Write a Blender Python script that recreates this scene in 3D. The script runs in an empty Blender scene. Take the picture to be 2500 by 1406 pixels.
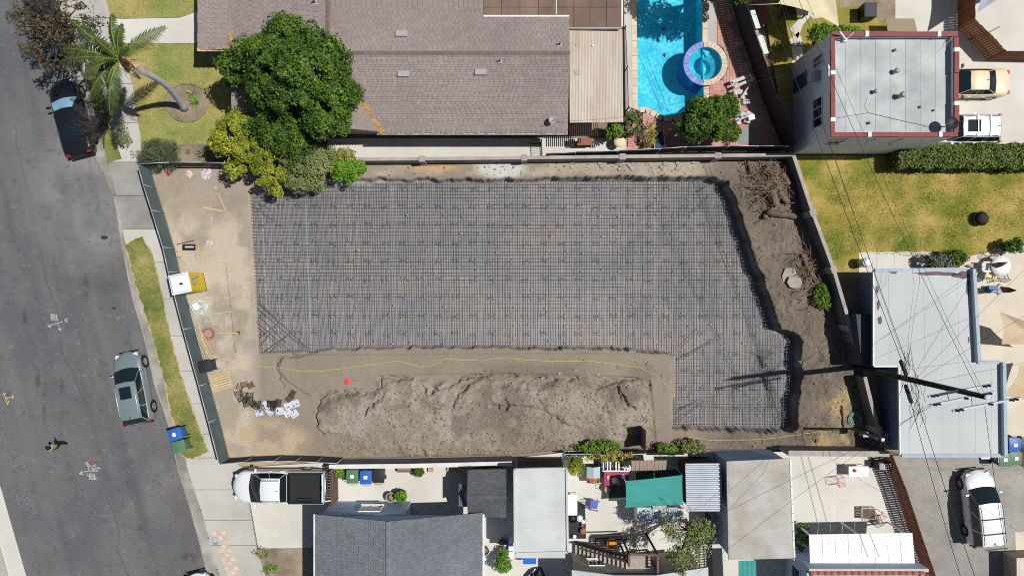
import bpy, bmesh, math, random
import numpy as np
from mathutils import Vector, Matrix
R = math.radians
rng = np.random.default_rng(7)
random.seed(7)
SC = bpy.context.scene
COL = SC.collection

# ------------------------------------------------------------------ camera, sky, sun, exposure
CAM_H = 44.0            # drone height above the street level in metres
PPM = 38.0              # the photo's pixels per metre on the ground
cam = bpy.data.cameras.new('camera')
cam.sensor_width = 36.0
cam.lens = 36.0 * CAM_H / (2500 / PPM)
cam.clip_start = 0.5
cam.clip_end = 2000
camo = bpy.data.objects.new('camera', cam)
COL.objects.link(camo)
camo.location = (0, 0, CAM_H)
SC.camera = camo

SUN_EL, SUN_AZ = R(61.0), R(7.0)     # elevation; azimuth counted from +X towards +Y
sv = Vector((math.cos(SUN_EL) * math.cos(SUN_AZ), math.cos(SUN_EL) * math.sin(SUN_AZ), math.sin(SUN_EL)))
world = bpy.data.worlds.new('World')
SC.world = world
world.use_nodes = True
wn = world.node_tree
sky = wn.nodes.new('ShaderNodeTexSky')
sky.sky_type = 'NISHITA'
sky.sun_disc = False
sky.sun_elevation = SUN_EL
sky.sun_rotation = R(90) - SUN_AZ
bg = wn.nodes['Background']
bg.inputs['Strength'].default_value = 0.05
wn.links.new(sky.outputs['Color'], bg.inputs['Color'])
sun = bpy.data.lights.new('sun', 'SUN')
sun.energy = 5.0
sun.angle = R(0.5)
sun.color = (1.0, 0.975, 0.935)
suno = bpy.data.objects.new('sun', sun)
COL.objects.link(suno)
suno.location = (20, 0, 60)
suno.rotation_euler = (-sv).to_track_quat('-Z', 'Y').to_euler()
SC.view_settings.view_transform = 'Standard'
SC.view_settings.look = 'None'
SC.view_settings.gamma = 1.0
SC.view_settings.exposure = -0.28
SC.cycles.max_bounces = 6
SC.cycles.diffuse_bounces = 3
SC.cycles.use_denoising = False
SC.cycles.filter_width = 1.05

# ------------------------------------------------------------------ helpers
def W(px, py, z=0.0):
    """world point at height z for a measured plan position of the survey photo"""
    k = (CAM_H - z) / CAM_H / PPM
    return ((px - 1250) * k, (703 - py) * k, z)
def WX(px, z=0.0): return W(px, 0, z)[0]
def WY(py, z=0.0): return W(0, py, z)[1]
def P2(pts, z=0.0): return [W(a, b, z)[:2] for a, b in pts]

OFF = {}
def finish(o, parent, label, cat, group, kind):
    COL.objects.link(o)
    if parent is not None:
        o.parent = parent
        OFF[o.name] = OFF.get(parent.name, (0, 0, 0))
    if label: o['label'] = label
    if cat: o['category'] = cat
    if group: o['group'] = group
    if kind: o['kind'] = kind
    return o
def thing(name, label, cat, loc=(0, 0, 0), rz=0.0, group=None, kind=None, local=False):
    o = bpy.data.objects.new(name, None)
    o.empty_display_size = 0.3
    o.location = loc
    o.rotation_euler = (0, 0, rz)
    finish(o, None, label, cat, group, kind)
    OFF[o.name] = (0, 0, 0) if local else tuple(loc)
    return o
def struct(name):
    return thing(name, None, None, kind='structure')

class MB:
    def __init__(s): s.v = []; s.f = []; s.sm = []
    def add(s, vs, fs, smooth=False):
        b = len(s.v)
        s.v += [tuple(p) for p in vs]
        for f in fs:
            s.f.append([b + i for i in f]); s.sm.append(smooth)
        return s
    def box(s, c, d, rz=0.0, taper=1.0):
        x, y, z = d[0] / 2, d[1] / 2, d[2] / 2
        co, si = math.cos(rz), math.sin(rz)
        vs = []
        for k in (-1, 1):
            t = taper if k > 0 else 1
            for a, b in ((-1, -1), (1, -1), (1, 1), (-1, 1)):
                X, Y = a * x * t, b * y * t
                vs.append((c[0] + X * co - Y * si, c[1] + X * si + Y * co, c[2] + k * z))
        return s.add(vs, [(3, 2, 1, 0), (4, 5, 6, 7), (0, 1, 5, 4), (1, 2, 6, 5), (2, 3, 7, 6), (3, 0, 4, 7)])
    def prism(s, pts, z0, z1, top=None):
        n = len(pts)
        a = sum(pts[i][0] * pts[(i + 1) % n][1] - pts[(i + 1) % n][0] * pts[i][1] for i in range(n))
        if a < 0:
            pts = pts[::-1]; top = top[::-1] if top else None
        tp = top or pts
        z1s = z1 if isinstance(z1, (list, tuple)) else [z1] * n
        if a < 0 and isinstance(z1, (list, tuple)): z1s = list(z1)[::-1]
        vs = [(p[0], p[1], z0) for p in pts] + [(p[0], p[1], z1s[i]) for i, p in enumerate(tp)]
        return s.add(vs, [list(range(n))[::-1], list(range(n, 2 * n))] + [(i, (i + 1) % n, n + (i + 1) % n, n + i) for i in range(n)])
    def wall(s, p, q, z0, z1, t):
        """upright slab between two plan points"""
        dx, dy = q[0] - p[0], q[1] - p[1]
        L = math.hypot(dx, dy)
        za = z1 if not isinstance(z1, tuple) else z1[0]
        return s.box(((p[0] + q[0]) / 2, (p[1] + q[1]) / 2, (z0 + za) / 2), (L, t, za - z0), math.atan2(dy, dx))
    def beam(s, p, q, w, h=None):
        """rectangular bar between two 3-D points"""
        h = h or w
        p, q = Vector(p), Vector(q)
        d = (q - p)
        if d.length < 1e-6: return s
        d.normalize()
        up = Vector((0, 0, 1)) if abs(d.z) < .95 else Vector((1, 0, 0))
        a = d.cross(up).normalized(); b = a.cross(d)
        vs = []
        for e in (p, q):
            for i, j in ((-1, -1), (1, -1), (1, 1), (-1, 1)):
                vs.append(e + a * i * w / 2 + b * j * h / 2)
        return s.add(vs, [(0, 1, 2, 3), (7, 6, 5, 4), (0, 4, 5, 1), (1, 5, 6, 2), (2, 6, 7, 3), (3, 7, 4, 0)])
    def tube(s, path, r, n=6, smooth=True, cap=True):
        P = [Vector(p) for p in path]
        m = len(P)
        rs = r if isinstance(r, (list, tuple)) else [r] * m
        vs, ref = [], None
        for i, p in enumerate(P):
            d = (P[min(i + 1, m - 1)] - P[max(i - 1, 0)])
            if d.length < 1e-9: d = Vector((0, 0, 1))
            d.normalize()
            if ref is None:
                ref = Vector((0, 0, 1)) if abs(d.z) < .9 else Vector((1, 0, 0))
            a = d.cross(ref)
            if a.length < 1e-6: a = d.cross(Vector((1, 0, 0)))
            a.normalize(); b = a.cross(d); ref = b * -1 if False else ref
            for k in range(n):
                t = 2 * math.pi * k / n
                vs.append(p + (a * math.cos(t) + b * math.sin(t)) * rs[i])
        fs = []
        for i in range(m - 1):
            for k in range(n):
                fs.append((i * n + k, i * n + (k + 1) % n, (i + 1) * n + (k + 1) % n, (i + 1) * n + k))
        s.add(vs, fs, smooth)
        if cap and n > 2:
            b = len(s.v) - len(vs)
            s.f.append([b + k for k in range(n)][::-1]); s.sm.append(False)
            s.f.append([b + (m - 1) * n + k for k in range(n)]); s.sm.append(False)
        return s
    def lathe(s, prof, c=(0, 0, 0), n=14, smooth=True, a0=0.0, sx=1.0, sy=1.0, cap=True):
        vs = []
        for r, z in prof:
            for k in range(n):
                t = a0 + 2 * math.pi * k / n
                vs.append((c[0] + r * sx * math.cos(t), c[1] + r * sy * math.sin(t), c[2] + z))
        fs = []
        for i in range(len(prof) - 1):
            for k in range(n):
                fs.append((i * n + k, i * n + (k + 1) % n, (i + 1) * n + (k + 1) % n, (i + 1) * n + k))
        s.add(vs, fs, smooth)
        b = len(s.v) - len(vs)
        if cap and prof[0][0] > 1e-4: s.f.append([b + k for k in range(n)][::-1]); s.sm.append(False)
        if cap and prof[-1][0] > 1e-4: s.f.append([b + (len(prof) - 1) * n + k for k in range(n)]); s.sm.append(False)
        return s
    def grid(s, rows, smooth=True, flip=False):
        n = len(rows[0])
        vs = [p for r in rows for p in r]
        fs = []
        for i in range(len(rows) - 1):
            for k in range(n - 1):
                q = (i * n + k, i * n + k + 1, (i + 1) * n + k + 1, (i + 1) * n + k)
                fs.append(q[::-1] if flip else q)
        return s.add(vs, fs, smooth)
    def mesh(s, name, mat, off=(0, 0, 0)):
        me = bpy.data.meshes.new(name)
        ox, oy, oz = off
        me.from_pydata([(p[0] - ox, p[1] - oy, p[2] - oz) for p in s.v], [], s.f)
        if any(s.sm): me.polygons.foreach_set('use_smooth', s.sm)
        if mat: me.materials.append(mat)
        me.update()
        return me

def ob(name, mb, mat, parent=None, label=None, cat=None, group=None, kind=None, loc=None):
    """one mesh object; vertices are given in world (or, for rotated things, in the thing's own) coordinates"""
    off = OFF.get(parent.name, (0, 0, 0)) if parent is not None else (loc or (0, 0, 0))
    o = bpy.data.objects.new(name, mb.mesh(name, mat, off))
    if parent is None and loc: o.location = loc
    return finish(o, parent, label, cat, group, kind)
def inst(name, me, parent, loc, rz=0.0, sc=None, rot=None):
    """a further object on shared mesh data"""
    o = bpy.data.objects.new(name, me)
    f = OFF.get(parent.name, (0, 0, 0)) if parent is not None else (0, 0, 0)
    o.location = (loc[0] - f[0], loc[1] - f[1], loc[2] - f[2])
    o.rotation_euler = rot or (0, 0, rz)
    if sc: o.scale = sc
    return finish(o, parent, None, None, None, None)
def fmesh(name, V, F, mat, col=None, smooth=False):
    V = np.asarray(V, dtype=np.float32); F = np.asarray(F, dtype=np.int32)
    me = bpy.data.meshes.new(name)
    k = F.shape[1]
    me.vertices.add(len(V)); me.vertices.foreach_set('co', V.ravel())
    me.loops.add(F.size); me.loops.foreach_set('vertex_index', F.ravel())
    me.polygons.add(len(F))
    me.polygons.foreach_set('loop_start', np.arange(0, F.size, k, dtype=np.int32))
    me.polygons.foreach_set('use_smooth', np.full(len(F), smooth))
    if col is not None:
        a = me.color_attributes.new('Col', 'FLOAT_COLOR', 'POINT')
        a.data.foreach_set('color', np.concatenate([col, np.ones((len(col), 1))], 1).astype(np.float32).ravel())
    me.update(calc_edges=True); me.validate()
    if mat: me.materials.append(mat)
    return me
def fob(name, me, parent=None, label=None, cat=None, group=None, kind=None):
    o = bpy.data.objects.new(name, me)
    if parent is not None:
        f = OFF.get(parent.name, (0, 0, 0)); o.location = (-f[0], -f[1], -f[2])
    return finish(o, parent, label, cat, group, kind)

# ---- value noise on numpy arrays
_tab = rng.random((256, 256))
def vn(x, y, s=1.0, o=0):
    x = np.asarray(x) * s + o * 17.31; y = np.asarray(y) * s + o * 5.77
    xi = np.floor(x).astype(int); yi = np.floor(y).astype(int)
    fx = x - xi; fy = y - yi
    fx = fx * fx * (3 - 2 * fx); fy = fy * fy * (3 - 2 * fy)
    g = lambda i, j: _tab[i & 255, j & 255]
    return (g(xi, yi) * (1 - fx) + g(xi + 1, yi) * fx) * (1 - fy) + (g(xi, yi + 1) * (1 - fx) + g(xi + 1, yi + 1) * fx) * fy
def fbm(x, y, s=1.0, n=4, o=0):
    t = 0; a = 1; w = 0
    for i in range(n):
        t = t + a * vn(x, y, s * 2 ** i, o + i * 3); w += a; a *= .5
    return t / w
def sdist(x, y, poly):
    """signed distance to a polygon, negative inside"""
    x = np.asarray(x, float); y = np.asarray(y, float)
    d = np.full(x.shape, 1e9); ins = np.zeros(x.shape, bool)
    n = len(poly)
    for i in range(n):
        ax, ay = poly[i]; bx, by = poly[(i + 1) % n]
        ex, ey = bx - ax, by - ay
        t = np.clip(((x - ax) * ex + (y - ay) * ey) / (ex * ex + ey * ey + 1e-12), 0, 1)
        d = np.minimum(d, np.hypot(x - ax - t * ex, y - ay - t * ey))
        c = ((ay > y) != (by > y)) & (x < ex * (y - ay) / ((by - ay) if abs(by - ay) > 1e-12 else 1e-12) + ax)
        ins ^= c
    return np.where(ins, -d, d)
def inside(x, y, poly):
    return sdist(np.array([x]), np.array([y]), poly)[0] < 0

# ---- materials
def c(r, g, b):
    f = lambda u: ((u / 255 + .055) / 1.055) ** 2.4 if u > 10.3 else u / 255 / 12.92
    return (f(r), f(g), f(b), 1)
MATS = {}
def pm(name, c1, c2=None, s=1.0, c3=None, s3=.25, fine=.12, fs=35, rough=.85, bump=.25, bs=30, bd=.01,
       metal=0.0, isl=0.0, obr=0.0, attr=False, spec=.4, trans=0.0, coat=0.0, det=6, lo=.35, hi=.65, ior=1.45, stretch=None, cracks=0.0):
    m = bpy.data.materials.new(name); MATS[name] = m
    m.use_nodes = True
    nt = m.node_tree; N = nt.nodes; L = nt.links
    p = N['Principled BSDF']
    tc = N.new('ShaderNodeTexCoord'); vec = tc.outputs['Object']
    if stretch:
        mp = N.new('ShaderNodeMapping'); mp.inputs['Scale'].default_value = stretch
        L.new(vec, mp.inputs['Vector']); vec = mp.outputs['Vector']
    def noise(sc, d=det):
        n = N.new('ShaderNodeTexNoise'); n.inputs['Scale'].default_value = sc; n.inputs['Detail'].default_value = d
        n.inputs['Roughness'].default_value = .6
        L.new(vec, n.inputs['Vector']); return n.outputs['Fac']
    def rmp(fac, a, b):
        r = N.new('ShaderNodeMapRange'); r.inputs['From Min'].default_value = a; r.inputs['From Max'].default_value = b
        L.new(fac, r.inputs['Value']); return r.outputs['Result']
    def mix(fac, a, b, mode='MIX'):
        x = N.new('ShaderNodeMix'); x.data_type = 'RGBA'; x.blend_type = mode
        if isinstance(fac, float): x.inputs[0].default_value = fac
        else: L.new(fac, x.inputs[0])
        for i, q in ((6, a), (7, b)):
            if isinstance(q, tuple): x.inputs[i].default_value = q
            else: L.new(q, x.inputs[i])
        return x.outputs[2]
    if attr:
        at = N.new('ShaderNodeVertexColor'); at.layer_name = 'Col'; colr = at.outputs['Color']
    else:
        colr = c1
    if c2 is not None: colr = mix(rmp(noise(s), lo, hi), colr, c2)
    if c3 is not None: colr = mix(rmp(noise(s3), .42, .68), colr, c3)
    if cracks:
        wn_ = N.new('ShaderNodeTexNoise'); wn_.inputs['Scale'].default_value = 2.5; L.new(vec, wn_.inputs['Vector'])
        ad = N.new('ShaderNodeVectorMath'); ad.operation = 'MULTIPLY_ADD'; L.new(wn_.outputs['Color'], ad.inputs[0]); ad.inputs[1].default_value = (.9, .9, .9); L.new(vec, ad.inputs[2])
        vo = N.new('ShaderNodeTexVoronoi'); vo.feature = 'DISTANCE_TO_EDGE'; vo.inputs['Scale'].default_value = cracks; L.new(ad.outputs['Vector'], vo.inputs['Vector'])
        colr = mix(rmp(vo.outputs['Distance'], .002, .016), tuple(u * .62 for u in c1[:3]) + (1,), colr)
    val = None
    if fine > 0:
        q = N.new('ShaderNodeMapRange'); q.inputs['From Min'].default_value = .25; q.inputs['From Max'].default_value = .75
        q.inputs['To Min'].default_value = 1 - fine * 1.6; q.inputs['To Max'].default_value = 1 + fine * 1.6
        L.new(noise(fs, 3), q.inputs['Value']); val = q.outputs['Result']
    def vary(out, amt, val):
        q = N.new('ShaderNodeMapRange'); q.inputs['To Min'].default_value = 1 - amt; q.inputs['To Max'].default_value = 1 + amt
        L.new(out, q.inputs['Value'])
        if val is None: return q.outputs['Result']
        k = N.new('ShaderNodeMath'); k.operation = 'MULTIPLY'; L.new(val, k.inputs[0]); L.new(q.outputs['Result'], k.inputs[1]); return k.outputs[0]
    if isl: val = vary(N.new('ShaderNodeNewGeometry').outputs['Random Per Island'], isl, val)
    if obr: val = vary(N.new('ShaderNodeObjectInfo').outputs['Random'], obr, val)
    if val is not None:
        h = N.new('ShaderNodeHueSaturation'); L.new(val, h.inputs['Value'])
        if isinstance(colr, tuple): h.inputs['Color'].default_value = colr
        else: L.new(colr, h.inputs['Color'])
        colr = h.outputs['Color']
    if isinstance(colr, tuple): p.inputs['Base Color'].default_value = colr
    else: L.new(colr, p.inputs['Base Color'])
    p.inputs['Roughness'].default_value = rough
    p.inputs['Metallic'].default_value = metal
    p.inputs['Specular IOR Level'].default_value = spec
    p.inputs['Transmission Weight'].default_value = trans
    p.inputs['IOR'].default_value = ior
    p.inputs['Coat Weight'].default_value = coat
    if bump > 0:
        b = N.new('ShaderNodeBump'); b.inputs['Strength'].default_value = bump; b.inputs['Distance'].default_value = bd
        L.new(noise(bs, 5), b.inputs['Height']); L.new(b.outputs['Normal'], p.inputs['Normal'])
    return m
def flat(name, col, rough=.6, metal=0.0, spec=.4, fine=.06, coat=0.0, obr=0.0, bump=0.0):
    return pm(name, col, fine=fine, fs=14, rough=rough, metal=metal, spec=spec, bump=bump, coat=coat, obr=obr)
# ------------------------------------------------------------------ materials of the setting
asphalt = pm('asphalt', c(100, 100, 103), attr=True, fine=.16, fs=16, rough=.9, bump=.4, bs=60, bd=.01)
concrete = pm('concrete', c(188, 185, 177), c(170, 167, 160), .5, c(198, 195, 188), .2, fine=.07, fs=20, rough=.85, bump=.2, bs=40, obr=.05)
old_concrete = pm('old_concrete', c(150, 148, 143), c(128, 126, 121), .7, c(164, 162, 156), .25, fine=.16, fs=18, rough=.9, bump=.4, bs=30, obr=.05)
gutter_m = pm('gutter_concrete', c(182, 179, 172), c(150, 147, 140), .6, c(120, 114, 104), .35, fine=.14, fs=18, bump=.3)
pale_concrete = pm('pale_concrete', c(206, 202, 191), c(194, 190, 179), .4, c(213, 210, 201), .25, fine=.05, fs=16, bump=.15, obr=.03)
cream_patio = pm('cream_patio', c(214, 204, 186), c(200, 190, 172), .5, fine=.05, fs=16, bump=.15, obr=.03)
cracked = pm('cracked_alley', c(150, 147, 141), c(134, 131, 125), .55, c(166, 162, 155), .3, fine=.14, fs=16, bump=.5, bs=12, cracks=1.5)
soil = pm('soil', c(140, 126, 108), c(118, 104, 88), .8, c(166, 152, 130), .5, fine=.2, fs=12, bump=.6, bs=14, bd=.03)
lawn_g = pm('lawn_turf', c(124, 138, 72), c(152, 154, 90), .9, c(178, 160, 104), .35, fine=.3, fs=18, rough=.95, bump=.7, bs=45, bd=.03, spec=.1)
lawn_dry = pm('dry_turf', c(146, 134, 60), c(186, 162, 98), .55, c(104, 120, 44), .5, fine=.3, fs=16, rough=.95, bump=.7, bs=40, bd=.03, spec=.1)
lawn_strip = pm('parkway_turf', c(122, 126, 68), c(166, 152, 100), .9, c(100, 112, 56), .5, fine=.3, fs=18, rough=.95, bump=.7, bs=45, bd=.03, spec=.1)
blade_g = pm('grass_blades', c(132, 146, 78), c(172, 168, 104), .9, c(108, 128, 58), .5, fine=0, isl=.3, rough=.8, bump=0, spec=.15)
blade_d = pm('dry_grass_blades', c(156, 144, 68), c(200, 178, 114), .55, c(108, 126, 48), .5, fine=0, isl=.3, rough=.8, bump=0, spec=.15)
blade_y = pm('straw_blades', c(196, 172, 116), c(166, 140, 84), 1.0, fine=0, isl=.3, rough=.85, bump=0, spec=.1)
dirt_m = pm('site_dirt', c(150, 138, 122), None, attr=True, fine=.09, fs=9, rough=.95, bump=.55, bs=14, bd=.035, spec=.15)
clod_m = pm('dirt_clods', c(150, 138, 122), c(132, 120, 106), .4, fine=.15, fs=9, isl=.18, rough=.95, bump=.5, bs=20, bd=.02, spec=.1)
brick_m = pm('red_brick', c(196, 142, 128), c(182, 128, 115), 1.2, c(208, 158, 142), .5, fine=.1, fs=20, isl=.14, rough=.85, bump=.2)
coping_m = pm('coping_stone', c(222, 204, 182), c(208, 188, 166), 1.5, fine=.06, fs=20, obr=.06, rough=.8, bump=.15)
white_p = flat('white_paint', c(228, 228, 226), .6)
paint_mark = pm('utility_paint', c(206, 208, 211), c(128, 129, 132), 11, fine=.1, rough=.8, bump=0)
stone_m = pm('broken_concrete', c(170, 164, 152), c(146, 140, 130), 2, fine=.14, fs=20, obr=.12, bump=.6, bs=14, bd=.03)

# ------------------------------------------------------------------ ground sheets
SITE = (300, 360, 2210, 1160)
x0s, x1s = WX(SITE[0]), WX(SITE[2]); y0s, y1s = WY(SITE[3]), WY(SITE[1])
px0, px1 = WX(1536), WX(1790); py0, py1 = WY(305), WY(-160)
m = MB()
xs = [-420, x0s, px0, px1, x1s, 420]; ys = [-420, y0s, y1s, py0, py1, 420]
for i in range(5):
    for j in range(5):
        if (1 <= i <= 3 and j == 1) or (i == 2 and j == 3): continue
        m.add([(xs[i], ys[j], -.22), (xs[i + 1], ys[j], -.22), (xs[i + 1], ys[j + 1], -.22), (xs[i], ys[j + 1], -.22)], [(0, 1, 2, 3)])
ob('ground', m, soil, kind='structure')

def sheet(name, pts, z, mat, depth=.12, parent=None, kind='structure'):
    m = MB().prism(P2(pts), z - depth, z)
    return ob(name, m, mat, parent, kind=kind if parent is None else None)

A_EDGE = [(60, -420), (100, -150), (140, 60), (164, 167), (184, 212), (222, 375), (253, 427), (273, 477), (285, 528), (293, 590), (304, 631), (312, 678), (324, 733), (345, 801), (362, 870), (375, 934), (395, 990), (418, 1063), (433, 1144), (454, 1213), (464, 1247), (483, 1315), (502, 1394), (530, 1500), (620, 1830)]
C_EDGE = [(88, -420), (128, -150), (170, 60), (192, 152), (204, 195), (243, 335), (261, 400), (277, 477), (289, 530), (299, 590), (321, 651), (330, 685), (345, 733), (364, 806), (381, 862), (401, 934), (416, 990), (435, 1055), (452, 1144), (474, 1213), (486, 1247), (505, 1315), (527, 1390), (557, 1500), (648, 1830)]
L_EDGE = [(-450, -420), (-300, 0), (-130, 740), (0, 1196), (60, 1404), (180, 1830)]
RN, RM = 720, 150; ry = np.linspace(-400, 1800, RN); rc = np.linspace(0, 1, RM)
rx0 = np.interp(ry, [p[1] for p in L_EDGE], [p[0] for p in L_EDGE]); rx1 = np.interp(ry, [p[1] for p in A_EDGE], [p[0] for p in A_EDGE])
RX = rx0[:, None] + (rx1 - rx0)[:, None] * rc; RY = np.repeat(ry[:, None], RM, 1)
def lin(r, g, b): return np.array(c(r, g, b)[:3])
def blend(col, k, to): return col * (1 - k[..., None]) + to * k[..., None]
wx_, wy_ = (RX - 1250) / PPM, (703 - RY) / PPM; ra = (RX - rx0[:, None]) / PPM     # metres across the street
RCOL = np.zeros(RX.shape + (3,)) + lin(104, 104, 106)
RCOL = blend(RCOL, np.clip((fbm(wx_, wy_, .3, 4, 21) - .4) * 4, 0, 1) * .7, lin(91, 91, 95))
RCOL = blend(RCOL, np.clip((fbm(wx_, wy_, .9, 4, 27) - .5) * 5, 0, 1) * .35, lin(116, 115, 116))
RCOL = blend(RCOL, np.clip(1.2 - np.hypot((RX - 395) / 45, (RY - 1170) / 110), 0, 1) * np.clip((fbm(wx_, wy_, .8, 4, 28) - .35) * 3, 0, 1) * .7, lin(134, 132, 130))
RCOL = blend(RCOL, np.clip((fbm(ra * 1.2, wy_ * .12, 1.0, 4, 22) - .5) * 5, 0, 1) * .3, lin(114, 113, 114))
RCOL = blend(RCOL, np.clip((fbm(ra * 1.6, wy_ * .1, 1.0, 3, 24) - .56) * 6, 0, 1) * .25, lin(84, 84, 88))
dusty = np.clip(1.25 - np.hypot((RX - 235) / 150, (RY - 480) / 170), 0, 1)
RCOL = blend(RCOL, np.clip(dusty * 1.6, 0, 1) * np.clip((fbm(wx_, wy_, .5, 4, 23) - .2) * 2.2, .2, 1) * .6, lin(150, 147, 143))
RCOL = blend(RCOL, np.clip(1.2 - np.abs(RX - (rx1[:, None] - 30)) / 28, 0, 1) * np.clip((RY - 600) / 60, 0, 1) * np.clip((fbm(wx_, wy_, .7, 3, 25) - .35) * 3, 0, 1) * .5, lin(108, 98, 90))
for a, b, r_, s_ in ((280, 745, 8, 5), (283, 780, 12, 4), (312, 1175, 7, 14), (20, 955, 12, 14), (108, 985, 7, 60), (92, 930, 8, 34), (460, 1360, 26, 12), (345, 1300, 14, 24), (150, 940, 5, 26), (60, 780, 8, 30), (210, 700, 9, 40)):
    RCOL = blend(RCOL, np.clip(1.2 - np.hypot((RX - a) / r_, (RY - b) / s_), 0, 1) * np.clip((fbm(wx_, wy_, 3.0, 4, 33) - .38) * 5, 0, 1) * .75, lin(66, 65, 68))
sp = fbm(wx_, wy_, 5.0, 3, 35); RCOL = blend(RCOL, np.clip((sp - .70) * 9, 0, 1) * .5, lin(70, 69, 72)); RCOL = blend(RCOL, np.clip((.27 - sp) * 9, 0, 1) * .5, lin(138, 137, 137))
for u_ in (.30, .43, .62, .75): RCOL = blend(RCOL, np.clip(1 - np.abs(rc[None, :] - u_ - .015 * np.sin(wy_ * .12)) / .035, 0, 1) * np.clip((fbm(ra, wy_ * .2, 1.2, 3, 36) - .3) * 2.5, 0, 1) * .35, lin(82, 82, 86))
for u_, w_ in ((.52, .05), (.86, .04)):
    dj = np.abs(ra - u_ * 13 - (fbm(wy_, wy_ * 0, .7, 4, 38) - .5) * 1.2); RCOL = blend(RCOL, np.clip(1.2 - dj / w_, 0, 1) * np.clip((fbm(wx_, wy_, .35, 2, 39) - .42) * 8, 0, 1) * .6, lin(70, 70, 73))
ri = np.arange(RN * RM).reshape(RN, RM)
RF = np.stack([ri[:-1, :-1], ri[1:, :-1], ri[1:, 1:], ri[:-1, 1:]], -1).reshape(-1, 4)
fob('road', fmesh('road', np.stack([wx_ * (CAM_H + .12) / CAM_H, wy_ * (CAM_H + .12) / CAM_H, np.full(RX.shape, -.12)], -1).reshape(-1, 3), RF, asphalt, RCOL.reshape(-1, 3)), kind='structure')
sheet('gutter', A_EDGE + C_EDGE[::-1], -.108, gutter_m, .1)
left = [(a - 42, b) for a, b in L_EDGE]
sheet('far_gutter', L_EDGE + left[::-1], -.10, pale_concrete, .1)
sheet('far_pavement', left + [(a - 400, b) for a, b in left][::-1], 0, concrete, .2)
# kerb: a stone every three metres or so
kerb = struct('kerb')
def along(pts, step):
    out = []
    for (a, b), (d, e) in zip(pts, pts[1:]):
        n = max(1, round(math.hypot(d - a, e - b) / step))
        for i in range(n):
            out.append(((a + (d - a) * i / n, b + (e - b) * i / n), (a + (d - a) * (i + 1) / n, b + (e - b) * (i + 1) / n)))
    return out
for (a, b), (d, e) in along(C_EDGE, 90):
    if b < -60 or b > 1460: continue
    h = -.085 if 402 < b < 585 or 1115 < b < 1300 else .012
    ux, uy = d - a, e - b; L = math.hypot(ux, uy); nx, ny = -uy / L * -6, ux / L * -6
    g = .6 / L
    q = [(a + ux * g, b + uy * g), (d - ux * g, e - uy * g), (d - ux * g + nx, e - uy * g + ny), (a + ux * g + nx, b + uy * g + ny)]
    ob('kerb_stone', MB().prism(P2(q), -.2, h), gutter_m, kerb)

# fence base line along the pavement and lot line
FB = [(345, 372), (366, 412), (381, 460), (427, 607), (440, 665), (512, 934), (560, 1117)]
def lerp_line(pts, y):
    for (a, b), (d, e) in zip(pts, pts[1:]):
        if b <= y <= e: return a + (d - a) * (y - b) / (e - b)
    return pts[0][0] if y < pts[0][1] else pts[-1][0]
LOT = [(150, -420), (258, 0), (270, 44), (324, 205), (330, 266), (343, 330), (345, 372)] + FB[1:] + [(590, 1140), (610, 1240), (625, 1330), (648, 1406), (690, 1500), (790, 1830)]
CIN = [(a + 6, b) for a, b in C_EDGE]
side = struct('sidewalk')
ycuts = [-420, -60, 44, 106, 205, 300, 396, 478, 560, 640, 730, 820, 905, 985, 1060, 1117, 1195, 1270, 1330, 1406, 1500, 1830]
def bounds(y): return lerp_line(CIN, y), lerp_line(LOT, y)
for ya, yb in zip(ycuts, ycuts[1:]):
    ys_ = [ya + .5] + [y for _, y in CIN + LOT if ya + 4 < y < yb - 4] + [yb - .5]
    ys_ = sorted(set(ys_))
    q = [(bounds(y)[0], y) for y in ys_] + [(bounds(y)[1], y) for y in ys_[::-1]]
    z = [-.07 + .07 * min(1, max(0, (p[0] - bounds(p[1])[0]) / 45)) if 402 < p[1] < 590 else 0.0 for p in q]
    ob('slab', MB().prism(P2(q), -.2, 0.0), old_concrete if 396 <= ya < 560 else concrete, side)

# front lawn, walk and beds of the brown-roofed house
sheet('lawn', [(270, -300), (258, 0), (270, 44), (296, 46), (440, 43), (476, 30), (560, 30), (560, -300)], .012, lawn_g)
sheet('front_walk', [(272, 45), (296, 47), (440, 44), (478, 30), (700, 30), (700, 106), (300, 106)], .006, pale_concrete)
LAWN2 = [(298, 107), (700, 107), (700, 352), (345, 352), (343, 330), (331, 266), (325, 205)]
sheet('lawn', LAWN2, .014, lawn_g)
sheet('flower_bed', [(343, 352), (700, 352), (830, 352), (830, 400), (362, 404), (346, 372)], .004, soil)
sheet('side_path', [(800, 338), (1560, 338), (1560, 386), (800, 392)], .008, pale_concrete)
GS1 = [(206, 160), (236, 160), (252, 230), (275, 320), (297, 388), (263, 398), (246, 335)]
GS2 = [(307, 598), (345, 577), (372, 625), (390, 700), (410, 800), (435, 900), (455, 960), (490, 1060), (507, 1100), (470, 1120), (446, 1112), (422, 1020), (403, 930), (380, 845), (365, 795), (340, 718), (322, 655)]
def rough(poly, amp, grow=0.0, seed=3):
    q = random.Random(seed); o = []; n = len(poly); cx_ = sum(p[0] for p in poly) / n
    for i in range(n):
        (a, b), (d, e) = poly[i], poly[(i + 1) % n]; k = max(1, int(math.hypot(d - a, e - b) / 7))
        for j in range(k):
            x, y = a + (d - a) * j / k, b + (e - b) * j / k; o.append((x + q.uniform(-amp, amp) + (grow if x > lerp_line([(p[0], p[1]) for p in ((321, 560), (471, 1130))], y) else -grow) * .6, y + q.uniform(-amp, amp)))
    return o
straw_edge = pm('straw_edge', c(186, 170, 132), c(164, 146, 110), 1.5, fine=.2, fs=14, bump=.4)
sheet('parkway_edge', rough(GS2, 2.2, 6, 5), .014, straw_edge); GS2 = rough(GS2, 2.5)
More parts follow.
